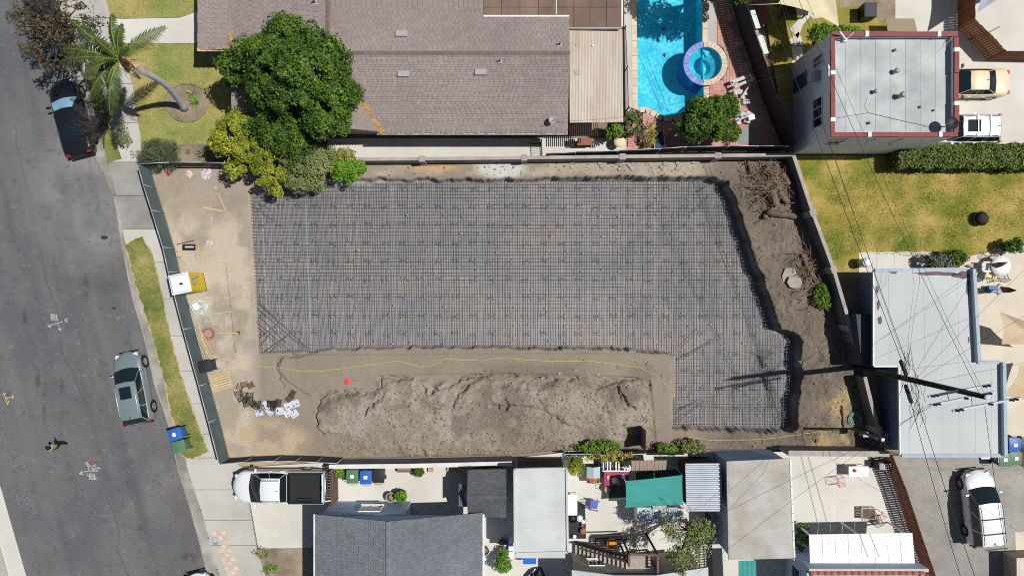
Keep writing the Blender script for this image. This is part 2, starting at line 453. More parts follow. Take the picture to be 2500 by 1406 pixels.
sheet('parkway', GS1, .02, lawn_strip); sheet('parkway', GS2, .022, lawn_strip)
# palm ring
ring = MB()
cx, cy, _ = W(457, 252)
pts = []
for k in range(40):
    t = 2 * math.pi * k / 40
    pts.append((cx + 1.40 * math.cos(t) * (1 + .04 * math.sin(3 * t)), cy + 1.22 * math.sin(t), .05))
ring.tube(pts + [pts[0]], .045, 6)
ob('bed_edging', ring, soil, label='curved earth edging around the leaning palm bed', cat='edging')
ob('palm_bed', MB().prism([(p[0], p[1]) for p in pts], -.1, .03), soil, kind='structure')

# construction lot ---------------------------------------------------------------
RIM = [(606, 462), (700, 449), (860, 434), (1100, 436), (1300, 434), (1500, 430), (1740, 428), (1778, 440), (1797, 480), (1822, 562), (1848, 635), (1872, 700), (1893, 760), (1908, 802), (1940, 812), (1958, 830), (1960, 900), (1950, 1000), (1945, 1050), (1930, 1058), (1640, 1052), (1642, 1000), (1648, 940), (1646, 872), (1620, 864), (1500, 855), (1200, 851), (900, 853), (760, 859), (629, 864)]
LOTP = [(366, 412), (381, 460), (427, 607), (440, 665), (512, 934), (560, 1117), (800, 1118), (1252, 1108), (1400, 1090), (1780, 1096), (2160, 1090), (2120, 1010), (2095, 930), (2065, 830), (2035, 730), (1990, 600), (1930, 396), (1600, 394), (1200, 398), (880, 400), (600, 404)]
rimW, lotW = P2(RIM), P2(LOTP)
def floor_z(x):
    return -.32 - .90 * np.clip((np.asarray(x) - WX(640)) / (WX(1500) - WX(640)), 0, 1)
PILE = P2([(772, 985), (800, 958), (905, 955), (918, 925), (1010, 922), (1095, 942), (1180, 924), (1290, 918), (1400, 924), (1580, 930), (1590, 975), (1580, 1050), (1500, 1085), (1200, 1104), (900, 1104), (800, 1072), (772, 1040)])
PILE2 = P2([(925, 924), (1010, 921), (1060, 940), (1120, 950), (1190, 922), (1410, 924), (1440, 945), (1500, 928), (1585, 935), (1585, 985), (1480, 1000), (1420, 1040), (1300, 990), (1180, 985), (1080, 1000), (1000, 985), (905, 1000), (930, 960)])
PAD = P2([(690, 872), (760, 864), (1600, 860), (1640, 880), (1640, 1040), (1600, 1085), (1585, 925), (1400, 915), (1200, 912), (920, 918), (790, 950), (760, 970), (700, 930), (678, 900)])
CRACKS = [(P2(a), d, w) for a, d, w in (
    ([(760, 864), (715, 868), (684, 875), (674, 886), (672, 900), (678, 915), (685, 930), (692, 946)], .32, .10),
    ([(772, 1035), (776, 1010), (774, 988), (790, 962), (812, 954), (850, 958), (880, 964), (905, 957), (930, 946), (927, 925), (950, 922), (985, 924), (1010, 928)], .30, .11),
    ([(893, 1010), (903, 988), (925, 978)], .3, .12), ([(1000, 935), (1030, 945), (1040, 960)], .26, .10), ([(925, 1008), (960, 992), (1000, 985)], .22, .09),
    ([(1050, 955), (1075, 945), (1110, 932), (1150, 922), (1185, 920), (1225, 917), (1262, 918)], .36, .13), ([(1300, 922), (1335, 918), (1355, 925)], .3, .11), ([(1385, 930), (1405, 925), (1420, 938)], .3, .11),
    ([(1455, 948), (1480, 936), (1510, 924), (1545, 926), (1582, 938)], .36, .13), ([(1508, 945), (1515, 965), (1535, 990), (1545, 1000)], .34, .13), ([(1310, 975), (1335, 1000), (1370, 1030)], .26, .11), ([(1215, 985), (1222, 1005), (1240, 985), (1236, 970)], .28, .10), ([(1575, 955), (1578, 975)], .24, .09), ([(1140, 945), (1120, 955), (1105, 985)], .24, .10), ([(1180, 905), (1260, 915), (1200, 922)], .15, .09), ([(785, 1062), (800, 1050)], .2, .08))]
def ridged(x, y, s, o):
    return 1 - np.abs(2 * fbm(x, y, s, 3, o) - 1)
def height(x, y):
    w1 = (fbm(x, y, .8, 5, 1) - .5) * 1.6
    dl = sdist(x, y, lotW)
    z = (fbm(x, y, .25, 4, 2) - .5) * .12 + (fbm(x, y, 2.2, 4, 3) - .5) * .05
    dp = sdist(x, y, PILE) + w1 * .9
    wid = .09 + 1.4 * np.clip((fbm(x, y, .45, 3, 41) - .42) * 4, 0, 1); z += .17 * np.clip(-dp / wid, 0, 1)
    fall = np.clip((y - WY(1112)) / 3.2, 0.15, 1)
    z += .16 * np.clip(-dp / .5, 0, 1) * fall
    dp2 = sdist(x, y, PILE2) + (fbm(x, y, 1.3, 4, 8) - .5) * .9
    wid2 = .08 + 1.2 * np.clip((fbm(x, y, .5, 3, 42) - .45) * 4, 0, 1); z += .17 * np.clip(-dp2 / wid2, 0, 1)
    rough_m = np.clip((.5 - dp) / .8, 0, 1)
    z += rough_m * ((fbm(x, y, 3.2, 4, 4) - .5) * .09 + (ridged(x, y, 1.0, 6) - .6) * .05)
    dp3 = (fbm(x, y, .8, 4, 31) - .52); z += rough_m * .06 * np.clip(dp3 / .02, 0, 1) * np.clip(-dp / .6, 0, 1)
    for ln, dep, wd in CRACKS:
        ux, uy = x + (fbm(x, y, 2.2, 3, 51) - .5) * .5, y + (fbm(x, y, 2.2, 3, 52) - .5) * .5; dd = np.full(np.shape(x), 9.0)
        for (ax, ay), (bx, by) in zip(ln, ln[1:]):
            ex, ey = bx - ax, by - ay; t = np.clip(((ux - ax) * ex + (uy - ay) * ey) / (ex * ex + ey * ey), 0, 1); dd = np.minimum(dd, np.hypot(ux - ax - t * ex, uy - ay - t * ey))
        z -= dep * np.clip(1.15 - dd / wd, 0, 1) * np.clip((fbm(x, y, 1.5, 3, 53) - .28) * 5, .1, 1)
    dpad = sdist(x, y, PAD)
    z += .10 * np.clip(-dpad / .10, 0, 1)
    # lumpy strip of clods along the bottom and the banks on the right
    z += np.clip((x - WX(1720)) / 3, 0, 1) * ((fbm(x, y, 1.1, 4, 9) - .5) * .36 + (fbm(x, y, 4, 3, 10) - .5) * .14)
    deb = np.exp(-(((x - WX(1880)) / 1.3) ** 2 + ((y - WY(450)) / 1.5) ** 2)); z += .45 * deb
    z += .25 * np.exp(-(((x - WX(1985)) / .9) ** 2 + ((y - WY(680)) / 1.8) ** 2))
    # excavation
    dr = sdist(x, y, rimW)
    smooth_left = np.clip((x - WX(660)) / 2.5, 0, 1)
    rag = dr + ((fbm(x, y, 1.6, 4, 5) - .5) * .35 + (fbm(x, y, 6, 2, 5) - .5) * .07) * smooth_left
    t = np.clip(-rag / .11, 0, 1)
    z = z * (1 - t) + (floor_z(x) + (fbm(x, y, 1.5, 3, 7) - .5) * .06) * t
    return z, dl, dr, dp, dp2, dpad
CELL = .062
nx, ny = int((x1s - x0s) / CELL), int((y1s - y0s) / CELL)
gx = np.linspace(x0s, x1s, nx + 1); gy = np.linspace(y0s, y1s, ny + 1)
X, Y = np.meshgrid(gx, gy)
Z, DL, DR, DP, DP2, DPAD = height(X, Y)
out = np.clip(DL / .12, 0, 1)
Z = Z * (1 - out) - .2 * out
# colour of the earths (their own colour, not their shading)
def lin(r, g, b): return np.array(c(r, g, b)[:3])
def blend(col, k, to): return col * (1 - k[..., None]) + to * k[..., None]
TC = np.zeros(X.shape + (3,)) + lin(146, 134, 119)
n1 = fbm(X, Y, .35, 4, 11); n2 = fbm(X, Y, 1.1, 4, 12); n3 = fbm(X, Y, .6, 4, 13)
TC = blend(TC, np.clip((n1 - .42) * 4, 0, 1) * .6, lin(136, 125, 112))
lf = np.clip((WX(640) - X) / 1.0, 0, 1)
TC = blend(TC, lf * np.clip((n3 - .30) * 4, .35, 1), lin(188, 176, 157))
TC = blend(TC, lf * np.clip((n2 - .55) * 6, 0, 1) * .55, lin(158, 147, 134))
TC = blend(TC, lf * np.clip((WY(560) - Y) * -1 / 1.5, 0, 1) * .7, lin(152, 139, 124))
bl = np.clip(1 - np.hypot((X - WX(640)) / 3.6, (Y - WY(1085)) / 1.9), 0, 1)
TC = blend(TC, np.clip(bl * 3, 0, 1) * np.clip((n2 - .3) * 3, .3, 1), lin(180, 161, 136))
pil = np.clip(-DP / .3, 0, 1)
TC = blend(TC, pil * np.clip((n2 - .42) * 5, 0, 1) * .6, lin(164, 157, 147))
TC = blend(TC, pil * np.clip((n3 - .56) * 7, 0, 1) * .75, lin(114, 104, 93))
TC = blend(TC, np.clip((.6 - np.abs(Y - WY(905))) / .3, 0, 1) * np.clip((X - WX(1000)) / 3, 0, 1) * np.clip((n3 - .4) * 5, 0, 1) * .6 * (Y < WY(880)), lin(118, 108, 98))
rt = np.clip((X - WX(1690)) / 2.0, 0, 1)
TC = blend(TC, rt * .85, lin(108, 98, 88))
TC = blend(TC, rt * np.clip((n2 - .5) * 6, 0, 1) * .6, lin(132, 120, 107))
for a, b, r_, k in ((2045, 990, 1.0, .7), (2080, 1075, 1.1, .7), (2000, 1078, .9, .6), (2080, 960, .6, .8)):
    TC = blend(TC, np.clip(1.3 - np.hypot(X - WX(a), Y - WY(b)) / r_, 0, 1) * np.clip((n2 - .35) * 5, 0, 1) * k, lin(190, 162, 112))
tp = np.clip((Y - WY(432)) / .15, 0, 1)
TC = blend(TC, tp * np.clip((X - WX(860)) / 1, 0, 1) * (1 - rt) * np.clip((n3 - .3) * 4, .2, 1) * .8, lin(178, 166, 148))
gr = np.clip(1.2 - np.hypot((X - WX(1225)) / 1.6, (Y - WY(413)) / .6), 0, 1)
TC = blend(TC, np.clip(gr * 2, 0, 1), lin(196, 194, 188))
og = np.clip(1.2 - np.hypot((X - WX(1060)) / 1.9, (Y - WY(408)) / .35), 0, 1)
TC = blend(TC, np.clip(og * 1.5, 0, 1) * .7, lin(200, 158, 112))
pit = np.clip(-DR / .3, 0, 1)
TC = blend(TC, pit * .9, lin(166, 162, 160))
TC = blend(TC, pit * np.clip((n1 - .45) * 6, 0, 1) * .55, lin(144, 143, 147))
TC = blend(TC, pit * np.clip((n3 - .5) * 6, 0, 1) * .5, lin(178, 166, 154))
TC = blend(TC, np.clip((X - WX(1700)) / 5, 0, 1) * pit * .5, lin(148, 148, 151))
idx = np.arange((nx + 1) * (ny + 1)).reshape(ny + 1, nx + 1)
F = np.stack([idx[:-1, :-1], idx[:-1, 1:], idx[1:, 1:], idx[1:, :-1]], -1).reshape(-1, 4)
V = np.stack([X, Y, Z], -1).reshape(-1, 3)
fob('construction_lot', fmesh('construction_lot', V, F, dirt_m, TC.reshape(-1, 3), True), kind='structure')
def gz(x, y):
    i = min(max(int((x - x0s) / (x1s - x0s) * nx), 0), nx); j = min(max(int((y - y0s) / (y1s - y0s) * ny), 0), ny)
    return float(Z[j, i])
def WG(px, py, dz=0.0):
    a = W(px, py); z = gz(a[0], a[1]); a = W(px, py, z)
    return (a[0], a[1], z + dz)

# clods of earth, as one mass
def rocks(P, S, seed=1, flat_=.7):
    """little angular lumps: octahedra with jitter"""
    g = np.random.default_rng(seed); n = len(P)
    base = np.array([(1, 0, 0), (0, 1, 0), (-1, 0, 0), (0, -1, 0), (0, 0, flat_), (0, 0, -.5)])
    V = base[None] * S[:, None, None] * (1 + g.uniform(-.35, .35, (n, 6, 1)))
    a = g.uniform(0, 6.28, n); co, si = np.cos(a)[:, None], np.sin(a)[:, None]
    V = np.stack([V[..., 0] * co - V[..., 1] * si, V[..., 0] * si + V[..., 1] * co, V[..., 2]], -1) + P[:, None]
    f = np.array([(0, 1, 4), (1, 2, 4), (2, 3, 4), (3, 0, 4), (1, 0, 5), (2, 1, 5), (3, 2, 5), (0, 3, 5)])
    F = (f[None] + (np.arange(n) * 6)[:, None, None]).reshape(-1, 3)
    return V.reshape(-1, 3), F
g = np.random.default_rng(3)
def scatter(poly_px, n, dens=None):
    q = np.array(P2(poly_px)); lo, hi = q.min(0), q.max(0)
    P = g.uniform(lo, hi, (n * 3, 2)); P = P[sdist(P[:, 0], P[:, 1], [tuple(t) for t in q]) < 0]
    return P[:n]
def zat(P):
    i = np.clip(((P[:, 0] - x0s) / (x1s - x0s) * nx).round().astype(int), 0, nx); j = np.clip(((P[:, 1] - y0s) / (y1s - y0s) * ny).round().astype(int), 0, ny)
    return Z[j, i]
PS = [scatter([(780, 950), (1590, 925), (1600, 1095), (1250, 1106), (840, 1112)], 11000), scatter([(800, 1085), (1250, 1095), (1400, 1080), (1640, 1075), (1640, 1092), (1250, 1108), (800, 1118)], 2600),
      scatter([(1640, 1065), (2000, 1070), (2000, 1090), (1640, 1090)], 900), scatter([(1000, 880), (1600, 868), (1640, 900), (1640, 960), (1100, 925)], 900),
      scatter([(870, 402), (1750, 396), (1780, 425), (870, 430)], 500), scatter([(1780, 400), (1930, 400), (2080, 860), (2120, 1060), (1960, 1070), (1960, 850), (1880, 740), (1830, 560)], 5200)]
P = np.concatenate(PS)
S = g.gamma(1.5, .014, len(P)).clip(.010, .085); S[g.random(len(P)) < .012] *= 2.0
P3 = np.concatenate([P, (zat(P) + S * .25)[:, None]], 1)
V, F = rocks(P3, S)
fob('dirt_clods', fmesh('dirt_clods', V, F, clod_m), label='loose clods of earth strewn over the construction lot', cat='soil', kind='stuff')

# grass blades, as masses
def blades(polys, dens, h, mat, name, label, z=.015, w=.035, seed=5):
    gg = np.random.default_rng(seed); Ps = []
    for poly in polys:
        q = np.array(P2(poly)); lo, hi = q.min(0), q.max(0)
        n = int((hi - lo).prod() * dens)
        p = gg.uniform(lo, hi, (n, 2)); p = p[sdist(p[:, 0], p[:, 1], [tuple(t) for t in q]) < -.03]
        keep = gg.random(len(p)) < np.clip((fbm(p[:, 0], p[:, 1], 1.2, 3, 4) - .25) * 2.6, .15, 1)
        Ps.append(p[keep])
    p = np.concatenate(Ps); n = len(p)
    a = gg.uniform(0, 6.28, n); hh = h * gg.uniform(.5, 1.3, n); l = gg.uniform(0, 1.2, n) * hh
    d = np.stack([np.cos(a), np.sin(a)], -1); e = np.stack([-d[:, 1], d[:, 0]], -1)
    V = np.zeros((n, 3, 3))
    V[:, 0, :2] = p + e * w / 2; V[:, 1, :2] = p - e * w / 2; V[:, :2, 2] = z
    V[:, 2, :2] = p + d * l[:, None]; V[:, 2, 2] = z + hh
    fob(name, fmesh(name, V.reshape(-1, 3), np.arange(n * 3).reshape(-1, 3), mat), label=label, cat='grass', kind='stuff')
# ------------------------------------------------------------------ reinforcement mat in the excavation
rebar_m = pm('rebar_steel', c(112, 114, 124), c(118, 116, 118), .8, fine=.1, fs=10, rough=.6, metal=.0, bump=0, obr=.12)
rust_m = pm('rusty_steel', c(120, 74, 52), c(88, 62, 52), 3, fine=.12, rough=.8, bump=.3)
dark_steel = pm('dark_steel', c(48, 42, 44), c(70, 56, 50), 3, fine=.1, rough=.7, bump=0)
MATP = [(612, 470), (830, 450), (1100, 444), (1300, 441), (1500, 438), (1758, 436), (1776, 480), (1802, 562), (1824, 620), (1846, 690), (1872, 762), (1890, 815), (1934, 822), (1940, 900), (1930, 1000), (1925, 1044), (1642, 1044), (1644, 1000), (1647, 940), (1646, 868), (1630, 862), (1500, 853), (1200, 849), (900, 851), (760, 856), (632, 861)]
def mz(px): return float(floor_z(WX(px))) + .25
mat_o = thing('rebar_mat', 'large grid of steel reinforcing bars laid in the excavated foundation pit', 'rebar mat', W(1270, 650, -.6))
def scan(poly, v, axis):
    """sorted crossings of a plan line with the polygon"""
    r = []
    n = len(poly)
    for i in range(n):
        a, b = poly[i], poly[(i + 1) % n]
        if (a[axis] > v) != (b[axis] > v):
            r.append(a[1 - axis] + (b[1 - axis] - a[1 - axis]) * (v - a[axis]) / (b[axis] - a[axis]))
    r.sort(); return list(zip(r[::2], r[1::2]))
def shear(px, py):   # the bars near the street run parallel to the fence
    k = max(0, 1 - (px - 612) / 700)
    return px + (py - 470) * .051 * k
# undo the shear so that bars can be clipped in a straight system
MATS_ = []
for i in range(len(MATP)):
    a, b = MATP[i], MATP[(i + 1) % len(MATP)]
    for t in range(6):
        px, py = a[0] + (b[0] - a[0]) * t / 6, a[1] + (b[1] - a[1]) * t / 6
        q = px
        for _ in range(6): q = px - (py - 470) * .051 * max(0, 1 - (q - 612) / 700)
        MATS_.append((q, py))
rr = random.Random(11)
def bar(px0, py0, px1, py1, dz, n, r, jit=.5):
    pts = []
    for i in range(n + 1):
        t = i / n; px, py = px0 + (px1 - px0) * t, py0 + (py1 - py0) * t
        px = shear(px, py)
        pts.append(W(px + rr.uniform(-jit, jit), py + rr.uniform(-jit, jit), mz(px) + dz + rr.uniform(-.012, .012)))
    return pts
low = MB()
px = 616.0; k = 0
while px < 1940:
    for a, b in scan(MATS_, px, 0):
        if b - a > 8:
            o_ = rr.uniform(-5, 5); ob('rebar', MB().tube(bar(px, a - 3 - abs(o_) * .3, px, b + 3, 0, 9, .016), .0125, 4, cap=False), rebar_m, mat_o)
            low.tube(bar(px + 1.5, a, px + 1.5 + rr.uniform(-1.5, 1.5), b, -.19, 5, .014), .009, 3, cap=False)
    px += 6.15 + rr.uniform(-.45, .45) + (2.2 if k % 17 == 3 else 0); k += 1
py = 440.0
while py < 1046:
    for a, b in scan(MATS_, py, 1):
        if b - a > 8:
            ob('rebar', MB().tube(bar(a - 2, py, b + rr.uniform(2, 9), py, .032, 26, .016), .013, 4, cap=False), rebar_m, mat_o)
            low.tube(bar(a, py + 3.6, b, py + 3.6, -.17, 14, .014), .009, 3, cap=False)
    py += 8.4 + rr.uniform(-.5, .5)
ob('lower_rebar_layer', low, rebar_m, mat_o, kind='stuff')
# diagonal corner bars
def dbar(a, b, dz=.07): ob('diagonal_rebar', MB().tube([W(a[0], a[1], mz(a[0]) + dz), W(b[0], b[1], mz(b[0]) + dz)], .016, 4), rebar_m, mat_o)
for a, b in (((630, 735), (752, 850)), ((628, 752), (742, 848)), ((626, 785), (715, 862)), ((634, 772), (700, 838)), ((632, 800), (690, 850)), ((636, 845), (692, 774)), ((634, 825), (680, 790)), ((646, 858), (722, 806)), ((660, 860), (700, 822)), ((632, 742), (690, 795)),
             ((620, 520), (690, 470)), ((615, 500), (672, 540)), ((630, 490), (660, 545)), ((1650, 880), (1745, 835)), ((1672, 872), (1752, 826)), ((1660, 850), (1712, 800)), ((1642, 1010), (1720, 975)), ((1648, 1030), (1730, 980)), ((1650, 1000), (1710, 985)),
             ((1890, 1042), (1930, 990)), ((1900, 990), (1925, 1030)), ((1905, 850), (1930, 822)), ((1700, 470), (1760, 440)), ((1690, 520), (1745, 470))): dbar(a, b)
# bar supports (little bent-wire trestles) and concrete spacer blocks
m = MB()
for s_ in (-1, 1):
    m.beam((-.13, s_ * .02, .0), (-.20, s_ * .20, -.23), .016); m.beam((.13, s_ * .02, .0), (.20, s_ * .20, -.23), .016)
m.beam((-.17, 0, .0), (.17, 0, .0), .022)
sup_me = m.mesh('bar_support', flat('support_wire', c(72, 70, 76), .7))
blk_me = MB().box((0, 0, 0), (.07, .07, .06)).mesh('spacer_block', flat('spacer_concrete', c(176, 176, 174), .8))
n_s = n_b = 0
for j in range(14):
    for i in range(31):
        px = 640 + i * 43 + rr.uniform(-3, 3); py = 458 + j * 44.5 + rr.uniform(-3, 3) + i * .1
        ins = sdist(np.array([px, px + 14]), np.array([py, py + 22]), MATP)
        if ins[0] < -10 and n_s < 300:
            z = mz(px); inst('bar_support', sup_me, mat_o, W(px, py, z), rr.uniform(-.3, .3)); n_s += 1
        if ins[1] < -4 and rr.random() < .42 and n_b < 300:
            px += 14; py += 22
            inst('spacer_block', blk_me, mat_o, W(px + rr.uniform(-6, 6), py + rr.uniform(-4, 4), mz(px) + .02), rr.uniform(0, 3)); n_b += 1

# ------------------------------------------------------------------ boundary walls
cmu = pm('block_wall', c(150, 143, 136), c(132, 126, 120), 1.2, fine=.1, fs=16, bump=.4, bs=22, obr=.06)
cmu_r = pm('grey_block_wall', c(124, 120, 118), c(108, 105, 104), 1.2, fine=.1, fs=16, bump=.4, bs=22, obr=.06)
grey_w = pm('painted_grey_wall', c(124, 132, 140), c(108, 116, 124), .8, fine=.08, fs=12, bump=.25, obr=.05)
cap_m = pm('wall_cap', c(178, 170, 162), c(158, 150, 144), 1.5, fine=.08, fs=18, bump=.3, obr=.05)
cap_w = pm('white_cap', c(222, 221, 216), c(205, 204, 198), 1.0, fine=.06, fs=18, bump=.2, obr=.03)
def block_wall(name, label, pts, h, t, mat, cap, step=1.25, pil=0, z0=-.4, capw=None, proud=.03):
    a0 = W(pts[0][0], pts[0][1], h)
    root = thing(name, label, 'wall', (a0[0], a0[1], 0))
    n = 0
    for p, q in zip(pts, pts[1:]):
        a, b = Vector(W(*p, h)[:2]), Vector(W(*q, h)[:2]); L = (b - a).length; d = (b - a) / L
        k = max(1, round(L / step))
        for i in range(k):
            u, v = a + d * (L * i / k + .003), a + d * (L * (i + 1) / k - .003)
            ob('wall_panel', MB().wall(u, v, z0, h - .055, t), mat, root)
            ob('cap_block', MB().wall(u, v, h - .055, h, (capw or t + .05)), cap, root)
            n += 1
            if pil and n % pil == 0:
                ob('pilaster', MB().box((v.x, v.y, (z0 + h + proud) / 2), (t + .22, t + .22, h + proud - z0), math.atan2(d.y, d.x)), cap, root)
    return root
block_wall('block_wall', 'beige block wall with pilasters along the top of the construction pit', [(802, 389), (880, 389), (1130, 387), (1380, 384), (1660, 381), (1940, 378)], 1.15, .16, cmu, cap_m, 1.3, 5)
block_wall('block_wall', 'tall grey block wall slanting down the right side of the construction lot', [(1938, 380), (1985, 520), (2036, 658), (2078, 800), (2092, 858)], 1.25, .17, cmu_r, cap_m, 1.3, 3)
block_wall('block_wall', 'lower stretch of grey block wall right of the leaning utility pole', [(2112, 920), (2128, 985), (2146, 1050), (2156, 1080)], 1.25, .17, cmu_r, cap_m, 1.3, 2)
block_wall('garden_wall', 'grey garden wall with broad white cap above the bins patio', [(803, 1139), (1000, 1137), (1250, 1131)], 1.35, .2, grey_w, cap_w, 1.6, 0, capw=.27)
block_wall('garden_wall', 'dark block wall with stepped cap behind the long pale concrete yard', [(1925, 1106), (2050, 1107), (2172, 1108)], 1.5, .3, cmu_r, cap_m, 1.5, 0, capw=.34)

# ------------------------------------------------------------------ screened site fence
screen_m = pm('green_screen', c(94, 108, 110), c(82, 95, 97), 1.2, fine=.1, fs=60, rough=.8, bump=.4, bs=6, bd=.03, obr=.07)
screen_d = pm('dark_screen', c(64, 74, 78), c(54, 62, 66), 1.2, fine=.1, fs=60, rough=.8, bump=.4, bs=6, bd=.03, obr=.08)
galv = flat('galvanised_steel', c(190, 196, 200), .45, .3)
trim_s = flat('painted_post', c(110, 122, 124), .6)
def screen_fence(label, pts, h, mat, step, lean=.0):
    a0 = W(*pts[0]); root = thing('screened_fence', label, 'fence', a0)
    for p, q in zip(pts, pts[1:]):
        a, b = Vector(W(*p)), Vector(W(*q)); L = (b - a).length; k = max(1, round(L / step)); d = (b - a) / L; nrm = Vector((-d.y, d.x, 0))
        for i in range(k):
            u, v = a + d * (L * i / k + .02), a + d * (L * (i + 1) / k - .02)
            rows = []
            for zz in range(5):
                z = .03 + (h - .06) * zz / 4; row = []
                for t in range(7):
                    s_ = u + (v - u) * t / 6
                    bow = .05 * math.sin(math.pi * t / 6) * math.sin(math.pi * zz / 4) * (1 if i % 2 else -.6)
                    row.append(tuple(s_ + nrm * bow + Vector((0, 0, z))))
                rows.append(row)
            ob('screen', MB().grid(rows), mat, root)
            ob('post', MB().tube([u, u + Vector((0, 0, h))], .024, 8), trim_s, root)
            ob('top_rail', MB().tube([u + Vector((0, 0, h)), v + Vector((0, 0, h))], .026, 6), galv, root)
        ob('post', MB().tube([b, b + Vector((0, 0, h))], .028, 8), galv, root)
    return root
screen_fence('long green screened chain link fence along the street pavement', [(368, 412), (381, 460), (400, 520), (427, 607), (440, 665), (475, 800), (512, 934), (535, 1020), (560, 1117)], 1.55, screen_m, 2.6)
screen_fence('dark green screened fence panels beside the white pickup truck', [(561, 1117), (620, 1113), (690, 1110), (740, 1111), (790, 1113), (838, 1116)], 1.55, screen_d, 1.8)
screen_fence('dark screened fence below the bushes at the upper corner of the lot', [(369, 411), (440, 407), (520, 407), (600, 410)], 1.5, screen_d, 2.2)
screen_fence('black screened fence with diagonal braces behind the pool yard wall', [(1330, 388), (1400, 384), (1500, 381), (1600, 376), (1660, 372), (1760, 370), (1900, 370)], 1.7, screen_d, 2.4)

# ------------------------------------------------------------------ things on the lot
wood = pm('raw_timber', c(208, 186, 148), c(190, 168, 130), 6, fine=.1, fs=14, bump=.2, obr=.1, stretch=(1, 6, 1))
white_pl = flat('white_plastic', c(232, 232, 232), .5)
yellow_pl = pm('yellow_plastic', c(214, 186, 36), c(196, 168, 30), 2, fine=.05, rough=.5, bump=0)
blue_label = flat('blue_label', c(52, 92, 180), .5)
black_pl = flat('black_plastic', c(38, 39, 43), .5)
pt = thing('portable_toilet', 'yellow portable toilet with white roof beside the green street fence', 'toilet', W(480, 693), R(12), local=True)
m = MB()
for sx, sy, dx, dy in ((0, -.56, 1.1, .05), (0, .56, 1.1, .05), (-.56, 0, .05, 1.06), (.56, 0, .05, 1.06)): m.box((sx, sy, 1.12), (dx, dy, 2.04))
ob('cabin', m, yellow_pl, pt)
ob('door', MB().box((.592, 0, 1.1), (.012, .8, 1.8)), yellow_pl, pt)
ob('latch', MB().box((.605, .3, 1.1), (.014, .07, .16)), black_pl, pt)
for k in range(3): ob('rib', MB().box((.593, -.45 + k * .45, 2.02), (.014, .04, .18)), yellow_pl, pt)
lb = ob('door_label', MB().box((.606, 0, 1.62), (.008, .42, .3)), blue_label, pt)
for k in range(2): ob('label_text_line', MB().box((.612, 0, 1.56 + k * .12), (.006, .3, .04)), white_pl, lb)
rf = MB(); rf.box((0, 0, 2.18), (1.22, 1.22, .08)); rf.box((0, 0, 2.27), (1.16, 1.16, .1), taper=.8)
ob('roof', rf, white_pl, pt)
ob('vent_stack', MB().lathe([(.05, 0), (.05, .22), (.07, .22), (.07, .25)], (.2, -.05, 2.3), 10), black_pl, pt)
ob('skid', MB().box((0, 0, .05), (1.16, 1.16, .1)), black_pl, pt)

def slat_pallet():
    ang = R(15); p = thing('wooden_pallet', 'pale wooden pallet lying beside the green street fence', 'pallet', WG(542, 930), ang, local=True)
    for k in range(7): ob('deck_board', MB().box((0, -.48 + k * .16, .125), (1.2, .10 + .02 * (k % 2), .02)), wood, p)
    for k in (-1, 0, 1): ob('stringer', MB().box((k * .53, 0, .06), (.06, 1.06, .1)), wood, p)
    for k in (-.47, 0, .47): ob('bottom_board', MB().box((0, k, .0), (1.2, .1, .018)), wood, p)
slat_pallet()
def wheelie(name, label, px, py, rz, mat, lidm=None, lid_label=True, h=1.05, z=0.0, group=None, sc=1.0, text=None):
    p = thing(name, label, 'bin', W(px, py, z), rz, group, local=True)
    w, d = .34 * sc, .38 * sc
    b = MB(); b.prism([(-w * .8, -d * .75), (w * .8, -d * .75), (w * .8, d * .75), (-w * .8, d * .75)], .06, h - .1, [(-w, -d), (w, -d), (w, d), (-w, d)])
    b.box((0, 0, h - .1), (2 * w + .05, 2 * d + .05, .05))
    ob('bin_body', b, mat, p)
    l = MB(); rows = []
    for i in range(6):
        y = -d - .05 + (2 * d + .08) * i / 5
        rows.append([(x * (w + .03), y, h - .06 + .05 * (1 - (2 * i / 5 - 1) ** 2) + .03 * (1 - x * x)) for x in (-1, -.6, 0, .6, 1)])
    l.grid(rows); l.box((0, 0, h - .07), (2 * w + .06, 2 * d + .06, .025))
    lid = ob('lid', l, lidm or mat, p)
    if lid_label:
        ob('lid_print', MB().box((0, -.03, h + .025), (w * .7, d * .55, .006)), white_pl, lid)
    ob('handle', MB().tube([(-w * .7, d + .02, h - .1), (-w * .7, d + .12, h - .06), (w * .7, d + .12, h - .06), (w * .7, d + .02, h - .1)], .016, 6), mat, p)
    for s_ in (-1, 1): ob('wheel', MB().tube([(s_ * w * .82, d * .75, .12), (s_ * (w * .82 + .06), d * .75, .12)], .12, 12), black_pl, p)
    return p
bin_blue = flat('blue_bin_plastic', c(52, 102, 178), .45); bin_green = flat('green_bin_plastic', c(88, 124, 92), .5); bin_black = flat('black_bin_plastic', c(46, 48, 54), .5)
wheelie('wheelie_bin', 'black wheelie bin standing inside the fence above the wooden pallet', 518, 890, R(-80), bin_black, lid_label=False, z=0)
wheelie('wheelie_bin', 'blue wheelie bin with white lid print on the kerbside grass', 446, 1052, R(-72), bin_blue)
wheelie('wheelie_bin', 'green wheelie bin on the kerbside grass next to the blue one', 455, 1081, R(-76), bin_green, lid_label=False)

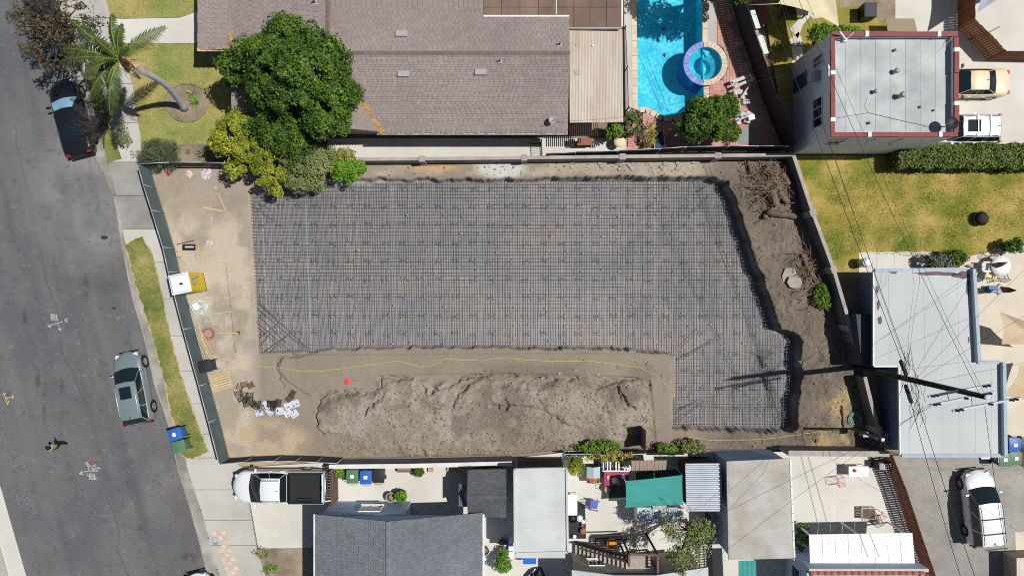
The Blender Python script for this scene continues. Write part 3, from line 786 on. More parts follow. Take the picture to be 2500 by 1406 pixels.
def plank(px0, py0, px1, py1, w, label, mat=None, t=.04, cat='timber', group='loose timber on the lot', name='timber_plank', dz=.02):
    a, b = WG(px0, py0, dz), WG(px1, py1, dz)
    mid = ((a[0] + b[0]) / 2, (a[1] + b[1]) / 2, (a[2] + b[2]) / 2)
    ob(name, MB().beam(a, b, w, t), mat or wood, label=label, cat=cat, group=group, loc=mid)
plank(533, 472, 551, 515, .06, 'pale thin batten leaning towards the short flat board')
plank(497, 507, 545, 516, .11, 'short flat board under the pale batten near the rebar')
plank(515, 520, 518, 555, .05, 'upright thin stick on the dirt below the short board')
plank(517, 563, 510, 618, .09, 'tan board lying through the crumpled plastic sheet')
plank(512, 637, 580, 635, .10, 'horizontal tan board in the middle of the pale dirt')
plank(432, 597, 475, 587, .06, 'dark red stick beside the black tool case', rust_m)
plank(447, 516, 444, 550, .03, 'thin pale lath next to the yellow cord')
plank(520, 766, 568, 760, .04, 'pale thin lath across the string line')
plank(530, 813, 585, 813, .06, 'faded pinkish board right of the red hose coil')
plank(1005, 405, 1130, 400, .12, 'long brown board below the top block wall', soil)
# bundle of long stakes
ORD = 'first second third fourth fifth sixth seventh eighth ninth tenth eleventh twelfth thirteenth fourteenth fifteenth sixteenth seventeenth eighteenth nineteenth twentieth twenty-first twenty-second twenty-third twenty-fourth twenty-fifth twenty-sixth'.split()
def rank_labels(group, tail=', %s from the left'):
    for i, o in enumerate(sorted((o for o in SC.objects if o.get('group') == group), key=lambda o: o.location.x)): o['label'] = o['label'] + tail % ORD[i]
for k in range(14):
    a = (488 + rr.uniform(-4, 5), 805 + rr.uniform(-12, 20)); b = (505 + k * 1.4 + rr.uniform(-3, 4), 868 + rr.uniform(-8, 8))
    plank(a[0], a[1], b[0], b[1], .035, 'thin wooden stake in the bundle by the red hose coil', wood, .03, 'stake', 'bundle of wooden stakes', 'wooden_stake', .02 + .012 * k)
m = MB(); cc = WG(463, 604)
case = thing('tool_case', 'black rectangular tool case with pale contents lying open on dirt', 'tool case', cc)
b = MB(); b.box((cc[0], cc[1], cc[2] + .05), (.78, .36, .08))
ob('shell', b, black_pl, case)
b = MB()
for sx, sy, dx, dy in ((0, -.17, .8, .04), (0, .17, .8, .04), (-.38, 0, .04, .3), (.38, 0, .04, .3)): b.box((cc[0] + sx, cc[1] + sy, cc[2] + .12), (dx, dy, .06))
ob('rim', b, black_pl, case)
ob('tool_tray', MB().box((cc[0] + .03, cc[1] + .02, cc[2] + .1), (.56, .1, .04)), flat('pink_white_tools', c(222, 190, 184)), case)
cc = WG(433, 621)
bx = thing('cardboard_box', 'small open cardboard box against the street fence', 'box', cc, R(-3), local=True)
card = pm('cardboard', c(214, 186, 146), c(198, 170, 128), 3, fine=.06, bump=.1)
for sx, sy, dx, dy in ((0, -.16, .33, .012), (0, .16, .33, .012), (-.16, 0, .012, .31), (.16, 0, .012, .31)): ob('side', MB().box((sx, sy, .13), (dx, dy, .26)), card, bx)
ob('bottom', MB().box((0, 0, .012), (.31, .31, .012)), card, bx); ob('flap', MB().box((.24, 0, .25), (.16, .3, .012)), card, bx)

def coil(name, label, px, py, r, turns, mat, rad=.014, seed=2, z=None, cat='hose'):
    q = random.Random(seed); cx, cy, cz = WG(px, py) if z is None else W(px, py, z); pts = []
    n = turns * 18
    for i in range(n + 1):
        t = 2 * math.pi * i / 18; rr_ = r * (.55 + .45 * ((i * 7919) % 97) / 97 * .6 + .2 * math.sin(t * .37 + seed)) if False else r * (.62 + .38 * i / n + .07 * math.sin(t * 1.7 + seed))
        pts.append((cx + rr_ * math.cos(t) + .03 * math.sin(t * .31), cy + rr_ * math.sin(t) * .95, cz + .02 + .018 * (i // 18) % .07))
    ob(name, MB().tube(pts, rad, 5, cap=True), mat, label=label, cat=cat, loc=(cx, cy, cz))
red_h = flat('red_rubber', c(176, 92, 84), .6); teal_h = flat('teal_rubber', c(130, 178, 160), .6); yel_h = flat('yellow_cord', c(206, 188, 104), .6)
coil('hose_coil', 'red hose coil beside the bundle of wooden stakes', 509, 814, .42, 6, red_h)
coil('hose_coil', 'pale teal hose heap above the red hose coil', 505, 785, .30, 4, teal_h, .012, 5)
coil('hose_coil', 'pale green hose coil by the temporary power pole', 2087, 1022, .45, 6, teal_h, .016, 3)
def cord(label, pts, mat=yel_h, r=.018, name='extension_cord', dz=.03, cat='cord'):
    P_ = []
    for (a, b), (d, e) in zip(pts, pts[1:]):
        n = max(2, int(math.hypot(d - a, e - b) / 10))
        for i in range(n): P_.append((a + (d - a) * i / n, b + (e - b) * i / n))
    P_.append(pts[-1])
    w = [WG(a + rr.uniform(-.7, .7), b + rr.uniform(-.7, .7), dz) for a, b in P_]
    ob(name, MB().tube(w, r, 5), mat, label=label, cat=cat, loc=w[len(w) // 2])
cord('long yellow cord running across the dirt below the rebar mat', [(520, 875), (560, 880), (580, 890), (640, 895), (690, 898), (730, 906), (790, 905), (900, 890), (970, 881), (995, 886), (1028, 896), (1060, 890), (1085, 876), (1180, 880), (1215, 873), (1330, 881), (1440, 881), (1560, 896), (1600, 915), (1630, 945), (1645, 958)])
cord('yellow cord crossing the corner of the rebar mat and lower bank', [(1646, 960), (1648, 1000), (1665, 1045), (1680, 1066), (1740, 1074), (1860, 1072), (1950, 1060), (2050, 1045)])
cord('thin yellow cord winding over the dirt inside the street fence', [(407, 442), (402, 450), (410, 460), (422, 468), (414, 485), (405, 500), (404, 525), (415, 535), (437, 541), (452, 544), (470, 562), (482, 590), (490, 625), (492, 640)], r=.013)
cord('loose yellow cord loop near the black tool case', [(468, 638), (478, 625), (490, 640), (500, 622), (505, 612), (495, 610), (492, 625)], r=.012)
cord('taut dark string line over the pale dirt strip', [(552, 640), (575, 860)], flat('string', c(70, 66, 60)), .008, 'string_line', cat='string')

# heap of plastic, chair and rubbish under the toilet
plastic = pm('clear_plastic_sheet', c(206, 206, 200), c(176, 172, 160), 5, fine=.15, fs=20, rough=.4, bump=.8, bs=10, bd=.05)
def crumple(name, label, px, py, r, mat, h=.12, seed=1, cat='plastic', n=11, sy=1.0, group=None):
    q = random.Random(seed); cx, cy, cz = WG(px, py)
    rows = [[(cx + r * math.cos(6.283 * k / n) * (i / 4) * q.uniform(.75, 1.15), cy + r * sy * math.sin(6.283 * k / n) * (i / 4) * q.uniform(.75, 1.15), cz + .015 + q.uniform(0, h) * (1 - (i / 4) ** 3)) for k in range(n)] for i in range(1, 5)]
    for r_ in rows: r_.append(r_[0])
    m = MB().grid(rows, False)
    m.add([(cx, cy, cz + h * .8)] + rows[0][:-1], [(0, i + 1, (i + 1) % n + 1) for i in range(n)])
    ob(name, m, mat, label=label, cat=cat, loc=(cx, cy, cz), group=group)
crumple('plastic_sheet', 'crumpled clear plastic around the fallen white chair', 487, 750, .62, plastic, .2, 4, sy=.95)
crumple('plastic_sheet', 'small crumpled plastic on the tan board', 511, 594, .26, plastic, .06, 6)
crumple('plastic_bag', 'white scrap of plastic above the pale batten', 526, 459, .1, plastic, .05, 8)
crumple('rubbish_heap', 'heap of white and pale blue rubbish under the upper fence', 505, 425, .38, pm('paper_rubbish', c(196, 206, 218), c(230, 230, 228), 9, c(196, 140, 140), 6, fine=.2, isl=0, bump=.5), .14, 9, 'rubbish', 17)
crumple('rubbish_heap', 'low heap of reddish cardboard scraps beside the white rubbish', 462, 425, .24, pm('red_rubbish', c(190, 150, 138), c(224, 214, 206), 8, fine=.2, bump=.4), .07, 12, 'rubbish')
crumple('canvas_bag', 'sagging khaki bag slumped against the fence under the toilet', 453, 735, .38, pm('khaki_canvas', c(172, 166, 134), c(150, 144, 112), 3, fine=.1, bump=.5, bs=8), .3, 7, 'bag')
crumple('red_cloth', 'bright red rag lying alone on the dirt', 849, 931, .22, pm('red_fabric', c(222, 44, 66), c(238, 96, 108), 9, fine=.1, bump=.4), .08, 3, 'rag')
crumple('red_cloth', 'small red rag by the bush at the fence corner', 410, 426, .14, MATS['red_fabric'], .08, 15, 'rag')
crumple('dark_rag', 'dark rag near the string line on pale dirt', 583, 812, .12, dark_steel, .05, 16, 'rag')
cc = WG(483, 744)
ch = thing('plastic_chair', 'white plastic chair lying in the crumpled plastic sheeting', 'chair', (cc[0], cc[1], cc[2] + .15), R(30), local=True)
ob('seat', MB().box((0, -.1, .2), (.42, .4, .03)), white_pl, ch)
for k in range(5): ob('back_slat', MB().box((-.16 + k * .08, .14, .36), (.04, .03, .4)), white_pl, ch)
ob('back_rail', MB().tube([(-.22, .1, .2), (-.22, .16, .5), (0, .2, .6), (.22, .16, .5), (.22, .1, .2)], .025, 6), white_pl, ch)
for sx in (-1, 1):
    ob('armrest', MB().beam((sx * .24, .12, .36), (sx * .24, -.28, .34), .05, .03), white_pl, ch)
    for sy in (-.28, .1): ob('leg', MB().beam((sx * .2, sy, .2), (sx * .23, sy * 1.1, -.12), .04), white_pl, ch)

# stacks of loose bar supports and the plates they stand on
m = MB()
for k in range(7): m.beam((-.2, -.16 + k * .053, .1 + .02 * (k % 2)), (.2, -.16 + k * .053, .1), .018)
for s_ in (-.2, .2): m.beam((s_, -.18, .1), (s_, .18, .1), .022)
for s_ in (-1, 1):
    for t in (-1, 1): m.beam((s_ * .2, t * .15, .1), (s_ * .22, t * .2, 0), .016)
stk_a, stk_b = m.mesh('support_frame', rust_m), m.mesh('support_frame', dark_steel)
piles = [(598, 938, .2, 0), (614, 940, .5, 0), (588, 945, -.4, 0), (583, 960, .3, 1), (598, 962, -.3, 1), (613, 964, 0, 1), (590, 973, .5, 1), (602, 975, .9, 1), (612, 975, .1, 1), (620, 985, .6, 1), (632, 985, .2, 1), (627, 992, -.7, 1), (660, 985, 1.5, 1), (672, 985, 1.6, 1), (682, 982, 1.4, 1), (668, 995, 1.2, 1), (716, 960, 1.1, 1), (708, 972, .8, 1), (640, 996, .4, 1), (604, 985, .3, 1)]
def nth(k): return ['first', 'second', 'third', 'fourth', 'fifth', 'sixth'][k]
for k, (a, b, r_, t) in enumerate(piles):
    o = inst('support_frame', stk_b if t else stk_a, None, WG(a, b, .02 * (k % 3)), r_, (1, 1, 1.2))
    o['label'] = 'rusty orange bar support frame below the wooden pallet' if not t else 'dark wire bar support frame in the heap by the white plates'
    o['category'] = 'bar support'; o['group'] = 'rusty bar support frames' if not t else 'heap of dark bar support frames'
plate_m = pm('white_plates', c(206, 210, 218), c(190, 196, 206), 2, fine=.05, bump=0, obr=.06)
for k, (a, b, r_, l) in enumerate([(633, 1006, .2, 'grey plate with stakes at the left end of the row'), (647, 990, .9, 'white plate behind the first support frames'), (661, 1003, .75, 'white plate with six dark dots in the row'), (684, 1003, .1, 'white plate with dark blocks at the middle of the row'), (703, 1008, .5, 'white plate partly under the rightmost grey plate'), (719, 1010, .6, 'grey plate with a dark edge at the right end of the row'), (722, 985, .3, 'pale plate under the upper right support frames'), (704, 990, .4, 'pale plate behind the middle of the row')]):
    cc = WG(a, b, .03); p = thing('base_plate', l, 'plate', cc, r_, 'white base plates on the dirt', local=True)
    ob('plate_sheet', MB().box((0, 0, 0), (.5, .46, .012)), plate_m, p)
    for i in range(3): sx_, sy_ = rr.uniform(-.2, .2), rr.uniform(-.18, .18); ob('stud', MB().tube([(sx_, sy_, .005), (sx_ + rr.uniform(-.1, .1), sy_ + .04, .06)], .022, 6), dark_steel, p)

# broken concrete and stones
for k, (a, b, s_, l) in enumerate([(1928, 672, .62, 'large pale broken slab of concrete on the right bank'), (1938, 690, .5, 'smaller broken concrete slab leaning on the large one')]):
    q = random.Random(k + 3); cx, cy, cz = WG(a, b); n = 8
    pts = [(cx + s_ * q.uniform(.75, 1.1) * math.cos(6.283 * i / n), cy + s_ * q.uniform(.75, 1.1) * math.sin(6.283 * i / n)) for i in range(n)]
    ob('concrete_slab', MB().prism(pts, cz - .05, [cz + .12 + .12 * k + q.uniform(-.02, .05) for _ in range(n)]), stone_m, label=l, cat='rubble', loc=(cx, cy, cz))
def stone(px, py, s_, k, label, group):
    q = random.Random(k * 13 + 5); cx, cy, cz = WG(px, py); n = 7
    m = MB(); pr = [(cx + s_ * q.uniform(.7, 1.2) * math.cos(6.283 * i / n), cy + s_ * q.uniform(.5, .9) * math.sin(6.283 * i / n)) for i in range(n)]
    m.prism(pr, cz - .05, [cz + s_ * q.uniform(.35, .6) for _ in range(n)], [(cx + (p[0] - cx) * .8, cy + (p[1] - cy) * .8) for p in pr])
    ob('stone', m, stone_m, label=label, cat='stone', group=group, loc=(cx, cy, cz))
for k in range(26):
    stone(1395 + (k * 37) % 330 + rr.uniform(-8, 8), 396 + (k * 13) % 22, rr.uniform(.1, .24), k, 'broken pale stone on the strip under the upper wall', 'broken stones under the upper wall')
for k in range(10):
    stone(1240 + rr.uniform(-80, 130), 405 + rr.uniform(-6, 16), rr.uniform(.06, .14), k + 40, 'small stone by the pale gravel patch', 'small stones by the gravel patch')
for k in range(14):
    stone(rr.uniform(1190, 1620), rr.uniform(880, 1080), rr.uniform(.09, .18), k + 70, 'hardened lump of earth on the spoil heap', 'earth lumps on the spoil heap')
for g_n in ('bundle of wooden stakes', 'broken stones under the upper wall', 'small stones by the gravel patch', 'earth lumps on the spoil heap', 'rusty bar support frames', 'heap of dark bar support frames'): rank_labels(g_n)
# root ball, logs and branches in the corner pile
bark = pm('bark', c(128, 112, 96), c(98, 84, 72), 2, fine=.15, fs=14, bump=.7, bs=14, bd=.03, obr=.15)
pale_bark = pm('pale_branch', c(156, 136, 112), c(122, 102, 82), 2, fine=.12, bump=.4, obr=.2)
logs = [(1897, 470, 1920, 496, .2, 'thick grey log lying at the foot of the root pile'), (1880, 465, 1892, 505, .24, 'split weathered stump section below the roots'), (1930, 470, 1938, 488, .13, 'short sawn log with pale cut face by the wall'), (1870, 520, 1945, 530, .2, 'long log across the bottom of the root pile'), (1825, 395, 1832, 425, .12, 'upright pale log at the left of the root pile'), (1862, 530, 1872, 528, .17, 'round cut log end above the dark hollow'), (1905, 425, 1925, 452, .18, 'upper grey stump among the tangled roots'), (1868, 408, 1885, 440, .16, 'slanting stump with bark at the top of root pile'), (1955, 620, 1968, 648, .12, 'dark log in the lower branch heap'), (1962, 640, 1990, 690, .1, 'long dark branch in the lower heap')]
for a, b, d, e, r_, l in logs:
    p, q = Vector(WG(a, b, r_ * .9)), Vector(WG(d, e, r_ * .9)); q.z += .05
    lo = ob('log', MB().tube([p, p.lerp(q, .3) + Vector((0, 0, .03)), p.lerp(q, .7), q], [r_, r_ * 1.05, r_ * .95, r_ * .9], 9), bark, label=l, cat='log', loc=tuple(p))
    dd = (q - p).normalized(); ob('cut_face', MB().tube([p - dd * .012 - Vector(p), p + dd * .002 - Vector(p)], r_ * .9, 9), pale_bark, lo)
tw = MB(); q = random.Random(21)
for k in range(430):
    a = (q.gauss(1882, 30), q.gauss(448, 40)) if k < 310 else (q.gauss(1975, 18), q.gauss(660, 38))
    if not inside(*W(*a)[:2], lotW): continue
    p = Vector(WG(*a, q.uniform(.02, .35))); ang = q.uniform(0, 6.28); L = q.uniform(.25, .9)
    d = Vector((math.cos(ang), math.sin(ang), q.uniform(-.2, .3))) * L; bend = Vector((q.uniform(-.15, .15), q.uniform(-.15, .15), q.uniform(-.02, .1)))
    tw.tube([p, p + d * .5 + bend, p + d], [.022 * q.uniform(.6, 1.6), .018, .008], 4, cap=False)
ob('brush_heap', tw, pale_bark, label='tangled heap of roots and dead branches in the upper right corner', cat='brush', kind='stuff')
tw = MB()
for k in range(130):
    a = (q.uniform(1840, 2080), q.uniform(560, 860))
    if not inside(*W(*a)[:2], lotW) or inside(*W(*a)[:2], rimW): continue
    p = Vector(WG(*a, .02)); ang = q.uniform(0, 6.28); L = q.uniform(.15, .5); d = Vector((math.cos(ang), math.sin(ang), 0)) * L
    tw.tube([p, p + d * .5 + Vector((q.uniform(-.1, .1), q.uniform(-.1, .1), .03)), p + d], .008, 3, cap=False)
ob('root_litter', tw, bark, label='thin roots and twigs scattered over the right bank', cat='litter', kind='stuff')

# temporary power pole
cx, cy, cz = WG(2078, 1046)
pp = thing('service_pole', 'short temporary power pole with meter box in the lower right corner', 'pole', (cx, cy, cz))
tpx, tpy, _ = W(2154, 1072, 4.6)
ob('post', MB().beam((cx, cy, cz), (tpx, tpy, 4.6), .12), bark, pp)
mbx = ob('meter_box', MB().box((cx + .2, cy - .08, 1.2), (.32, .3, .5)), flat('grey_blue_box', c(112, 132, 158), .4, .3), pp)
ob('box_face', MB().box((cx + .37, cy - .08, 1.25), (.02, .22, .3)), white_pl, mbx)
ob('conduit', MB().tube([(cx + .12, cy - .05, 1.4), (tpx - .1 , tpy - .05, 4.4)], .03, 6), galv, pp)
for k in range(7):
    t = 6.283 * k / 7; ob('cable_tail', MB().tube([(tpx, tpy, 4.5), (tpx + .35 * math.cos(t), tpy + .35 * math.sin(t), 4.5 + .2 * math.sin(3 * t)), (tpx + .6 * math.cos(t + .5), tpy + .5 * math.sin(t + .5), 4.2)], .018, 5), black_pl, pp)
ob('pole_cap', MB().box((tpx, tpy, 4.66), (.16, .16, .06)), white_pl, pp)
plank(2056, 990, 2061, 1058, .08, 'dark timber brace lying beside the temporary power pole', bark, .06, 'timber', None, 'timber_brace', .06)
# ------------------------------------------------------------------ buildings
shingle_b = pm('brown_shingles', c(148, 136, 132), c(140, 128, 125), .5, c(155, 142, 137), .2, fine=.1, fs=30, isl=.085, rough=.95, bump=.2, bs=50)
ridge_b = pm('brown_ridge_caps', c(124, 109, 105), c(114, 100, 97), .8, fine=.1, isl=.12, rough=.95, bump=.2)
shingle_g = pm('grey_shingles', c(112, 117, 121), c(103, 108, 113), .5, c(120, 125, 129), .25, fine=.1, fs=30, isl=.12, rough=.95, bump=.2, bs=50)
shingle_s = pm('shed_shingles', c(92, 94, 98), c(80, 83, 87), .6, fine=.1, fs=30, isl=.14, rough=.95, bump=.2, bs=50)
stucco_w = pm('white_stucco', c(238, 240, 242), c(230, 233, 236), .8, fine=.05, fs=24, bump=.35, bs=45)
stucco_b = pm('blue_stucco', c(176, 194, 218), c(164, 184, 208), .8, fine=.05, fs=24, bump=.35, bs=45)
stucco_t = pm('tan_stucco', c(172, 162, 148), c(156, 148, 136), .8, fine=.06, fs=24, bump=.35, bs=45)
glass_d = pm('window_glass', c(34, 46, 62), fine=0, rough=.06, bump=0, spec=.7)
felt_g = pm('grey_roof_felt', c(194, 197, 197), c(176, 179, 180), .9, c(160, 163, 164), .5, fine=.09, fs=18, rough=.95, bump=.3, bs=30, obr=.035)
felt_b = pm('blue_grey_roof_felt', c(190, 193, 193), c(180, 184, 184), .6, c(198, 201, 201), .3, fine=.06, fs=18, rough=.95, bump=.3, bs=30, obr=.025)
felt_l = pm('light_roof_felt', c(206, 209, 208), c(194, 197, 196), .6, c(180, 183, 180), .4, fine=.06, fs=18, rough=.95, bump=.25, bs=30, obr=.02)
felt_t = pm('taupe_roof_felt', c(188, 186, 181), c(178, 175, 169), .7, c(160, 152, 138), .6, fine=.06, fs=18, rough=.95, bump=.25, bs=30, obr=.02)
brown_roll = pm('brown_roll_roofing', c(124, 104, 92), c(104, 86, 76), .8, c(140, 118, 104), .4, fine=.12, fs=12, rough=.95, bump=.3, obr=.08, stretch=(1.6, .6, 1))
red_cap = pm('red_parapet_cap', c(142, 78, 76), c(128, 68, 68), 1.5, fine=.06, rough=.7, bump=.15, obr=.06)
corr_w = pm('weathered_corrugated', c(196, 184, 168), c(180, 166, 150), .9, c(206, 196, 182), .4, fine=.08, fs=10, rough=.8, bump=.1, obr=.04, stretch=(3, .5, 1))
corr_m = pm('zinc_corrugated', c(172, 178, 188), c(154, 160, 170), .8, fine=.08, rough=.5, metal=.3, bump=0)
corr_white = pm('white_corrugated', c(236, 236, 234), c(226, 226, 224), .8, fine=.03, rough=.6, bump=0)
gutter_w = flat('white_gutter', c(224, 226, 222), .5)
wood_dk = pm('dark_boards', c(66, 56, 52), c(54, 46, 44), 2, fine=.12, fs=14, rough=.85, bump=.3, obr=.14, stretch=(5, 5, 1))
wood_rb = pm('red_brown_boards', c(140, 82, 52), c(116, 66, 42), 2, fine=.12, fs=14, rough=.8, bump=.3, obr=.16, stretch=(5, 5, 1))
wood_br = pm('brown_boards', c(118, 96, 86), c(100, 80, 72), 2, fine=.1, fs=14, rough=.85, bump=.3, obr=.1)
leaf_lit = pm('fallen_leaves', c(206, 166, 98), c(178, 132, 78), 3, fine=0, isl=.25, bump=0)

def slab3(pts, t=.08):
    """a thin roof board from 3-D outline points"""
    m = MB(); n = len(pts)
    a = sum(pts[i][0] * pts[(i + 1) % n][1] - pts[(i + 1) % n][0] * pts[i][1] for i in range(n))
    if a < 0: pts = pts[::-1]
    vs = [tuple(p) for p in pts] + [(p[0], p[1], p[2] - t) for p in pts]
    return m.add(vs, [list(range(n)), list(range(n, 2 * n))[::-1]] + [(i, n + i, n + (i + 1) % n, (i + 1) % n) for i in range(n)])
def shingles(root, name, outline, eave_a, eave_b, mat, course=.14, tab=.3, lift=.026, label=None):
    """real courses of overlapping tabs on a sloping outline; eave_a->eave_b is the low edge direction"""
    O = Vector(outline[0]); n = (Vector(outline[1]) - O).cross(Vector(outline[2]) - O).normalized()
    if n.z < 0: n = -n
    U = (Vector(eave_b) - Vector(eave_a)); U = (U - n * U.dot(n)).normalized(); Vv = n.cross(U)
    if Vv.z < 0 and abs(Vv.z) > 1e-4: Vv = -Vv
    q = [((Vector(p) - O).dot(U), (Vector(p) - O).dot(Vv)) for p in outline]
    us = [a for a, b in q]; vs = [b for a, b in q]
    V = []; F = []; g_ = random.Random(len(outline) * 7 + int(abs(us[0]) * 100) + int(max(vs) * 31))
    nv = int((max(vs) - min(vs)) / course) + 1
    rows = []
    for j in range(nv):
        v0 = min(vs) + j * course; vm = v0 + course / 2
        for a, b in scan(q, min(max(vm, min(vs) + 1e-3), max(vs) - 1e-3), 1):
            u = a - (tab * g_.random())
            while u < b:
                u1 = min(u + tab - .02, b); u0 = max(u, a)
                if u1 - u0 > .02:
                    v1 = min(v0 + course * 1.0, max(vs)); k = len(V); dj = g_.uniform(-.012, .012)
                    l0 = lift + g_.uniform(0, .008)
                    for uu, vv, h in ((u0, v0 + dj, l0), (u1, v0 + dj, l0), (u1, v1, .003), (u0, v1, .003)): V.append(O + U * uu + Vv * vv + n * h)
                    for uu, vv in ((u0, v0 + dj), (u1, v0 + dj)): V.append(O + U * uu + Vv * vv)
                    F += [(k, k + 1, k + 2, k + 3), (k + 4, k + 5, k + 1, k)]
                u += tab
    if n.z > 0 and (U.cross(Vv)).dot(n) < 0: F = [f[::-1] for f in F]
    o = fob(name, fmesh(name, np.array([tuple(v) for v in V]), np.array(F), mat), root, kind='stuff')
    return o
def caps(root, a, b, mat, w=.26, step=.26, name='ridge_caps'):
    m = MB(); a, b = Vector(a), Vector(b); L = (b - a).length; d = (b - a) / L; s_ = d.cross(Vector((0, 0, 1))).normalized()
    k = int(L / step)
    for i in range(k):
        p = a + d * (L * i / k); q = a + d * (L * (i + 1) / k + .03); h0, h1 = Vector((0, 0, .02)), Vector((0, 0, .045))
        m.add([p - s_ * w / 2 + h0 * .3, p + h0 * 1.8, p + s_ * w / 2 + h0 * .3, q - s_ * w / 2 + h1 * .5, q + h1, q + s_ * w / 2 + h1 * .5], [(0, 1, 4, 3), (1, 2, 5, 4)])
    return ob(name, m, mat, root, kind='stuff')
def corrugated(root, name, quad, along_u, pitch, amp, mat, sheets=1, seg=4):
    """quad: four 3-D corners a,b,c,d (a->b is u). Ridges run along u or along v."""
    a, b, c_, d = [Vector(p) for p in quad]
    for s_ in range(sheets):
        t0, t1 = s_ / sheets, (s_ + 1) / sheets - .002
        if along_u: A, B, C_, D = a.lerp(d, t0), b.lerp(c_, t0), b.lerp(c_, t1), a.lerp(d, t1)
        else: A, B, C_, D = a.lerp(b, t0), d.lerp(c_, t0), d.lerp(c_, t1), a.lerp(b, t1)
        L = (D - A).length; n = max(1, round(L / pitch)) * seg
        rows = [[], []]
        for i in range(n + 1):
            h = Vector((0, 0, amp * math.sin(2 * math.pi * i / seg) + .004 * (s_ % 2)))
            rows[0].append(tuple(A.lerp(D, i / n) + h)); rows[1].append(tuple(B.lerp(C_, i / n) + h))
        ob(name, MB().grid(rows), mat, root)
def lean(px, py, z): return W(px, py, z)
def window(root, axis, pos, u0, u1, z0, z1, out=1, panes=2, frame=None, depth=.06, name='window'):
    """window set on a wall: axis 0 = wall of constant X, axis 1 = wall of constant Y; out = outward sign"""
    fr = frame or white_p
    def bx(m, ua, ub, za, zb, da, db):
        d0, d1 = pos + out * da, pos + out * db
        if axis == 0: m.box(((d0 + d1) / 2, (ua + ub) / 2, (za + zb) / 2), (abs(d1 - d0), ub - ua, zb - za))
        else: m.box(((ua + ub) / 2, (d0 + d1) / 2, (za + zb) / 2), (ub - ua, abs(d1 - d0), zb - za))
        return m
    m = MB(); t = .06
    bx(m, u0, u1, z0, z0 + t, .002, depth); bx(m, u0, u1, z1 - t, z1, .002, depth)
    bx(m, u0, u0 + t, z0 + t, z1 - t, .002, depth); bx(m, u1 - t, u1, z0 + t, z1 - t, .002, depth)
    for i in range(1, panes):
        uu = u0 + (u1 - u0) * i / panes; bx(m, uu - .025, uu + .025, z0 + t, z1 - t, .002, depth - .01)
    w = ob(name, m, fr, root)
    for i in range(panes):
        a = u0 + (u1 - u0) * i / panes + .03; b = u0 + (u1 - u0) * (i + 1) / panes - .03
        ob('pane', bx(MB(), a, b, z0 + t * .6, z1 - t * .6, .004, .022), glass_d, w)
    ob('sill', bx(MB(), u0 - .05, u1 + .05, z0 - .06, z0 - .002, .002, depth + .06), fr, w)
    return w

# --- A: brown-shingled ranch house
Zr, Ze = 4.0, 2.8
Xr, Yr, Ye, Xg = WX(801, Zr), WY(130, Zr), WY(325, Ze), WX(1388, 3.4)
Xv = WX(935, Ze); Ynorth = 19.6; zn = lambda y: Zr - .05 * (y - Yr)
hA = thing('ranch_house', 'long low house with weathered brown shingle roof above the pit', 'house', (Xr + 6, Yr, 0))
Xw, Xs, Ys = WX(483, 2.55), WX(569, 2.85), WY(123, 2.6)
zw = lambda x: Zr - (Zr - 2.55) * (Xr - x) / (Xr - Xw)
roofA = ob('roof', slab3([(Xr, Yr, Zr), (Xv, Ye, Ze), (Xg, Ye, Ze), (Xg, Yr, Zr)]), ridge_b, hA)
Yn2 = WY(42, 3.9); X118 = WX(1180, 3.9)
NP = [(Xr, Yr, Zr), (Xg, Yr, Zr), (Xg, Yn2, zn(Yn2)), (X118, Yn2, zn(Yn2)), (X118, Ynorth, zn(Ynorth)), (Xr, Ynorth, zn(Ynorth))]
ob('roof', slab3(NP), ridge_b, hA)
WP = [(Xr, Ynorth, Zr), (Xr, 9.42, Zr), (Xs, 9.42, zw(Xs)), (Xs, Ys, zw(Xs)), (Xw, Ys, zw(Xw)), (Xw, Ynorth, zw(Xw))]
ob('roof', slab3(WP), ridge_b, hA)
TP = [(Xr, Yr, Zr), (Xr, 9.42, Zr), (Xv, 9.38, Ze)]
ob('roof', slab3(TP), ridge_b, hA)
shingles(roofA, 'shingles', [(Xv, Ye, Ze), (Xg, Ye, Ze), (Xg, Yr, Zr), (Xr, Yr, Zr)], (Xv, Ye, Ze), (Xg, Ye, Ze), shingle_b)
shingles(roofA, 'shingles', [NP[5], NP[4], NP[3], NP[2], NP[1], NP[0]], NP[5], NP[4], shingle_b)
shingles(roofA, 'shingles', [WP[5], WP[4], WP[3], WP[2], WP[1], WP[0]], WP[5], WP[4], shingle_b)
shingles(roofA, 'shingles', [(Xv, 9.38, Ze), (Xr, 9.42, Zr), (Xr, Yr, Zr)], (Xv, 9.38, Ze), (Xr, Yr, Zr), shingle_b)
caps(roofA, (Xr, Yr, Zr), (Xg, Yr, Zr), ridge_b); caps(roofA, (Xr, Ynorth, Zr + .01), (Xr, Yr, Zr + .01), ridge_b)
ob('wall', MB().prism([(Xr - .5, 9.85), (Xg - .4, 9.85), (Xg - .4, 18.5), (Xr - .5, 18.5)], -.2, 2.72), stucco_t, hA)
ob('wall', MB().prism([(Xs + .5, 9.85), (Xr - .52, 9.85), (Xr - .52, 18.4), (Xs + .5, 18.4)], -.2, 2.75), stucco_t, hA)
ob('wall', MB().prism([(Xw + .5, Ys + .5), (Xs + .49, Ys + .5), (Xs + .49, 18.3), (Xw + .5, 18.3)], -.2, 2.42), stucco_t, hA)
gb = MB(); gb.add([(Xg - .42, 9.85, 2.7), (Xg - .42, Yn2, 2.7), (Xg - .42, Yn2, zn(Yn2) - .1), (Xg - .42, Yr, Zr - .1), (Xg - .42, 9.85, 2.85)], [(0, 1, 2, 3, 4)]); ob('gable', gb, stucco_t, hA)
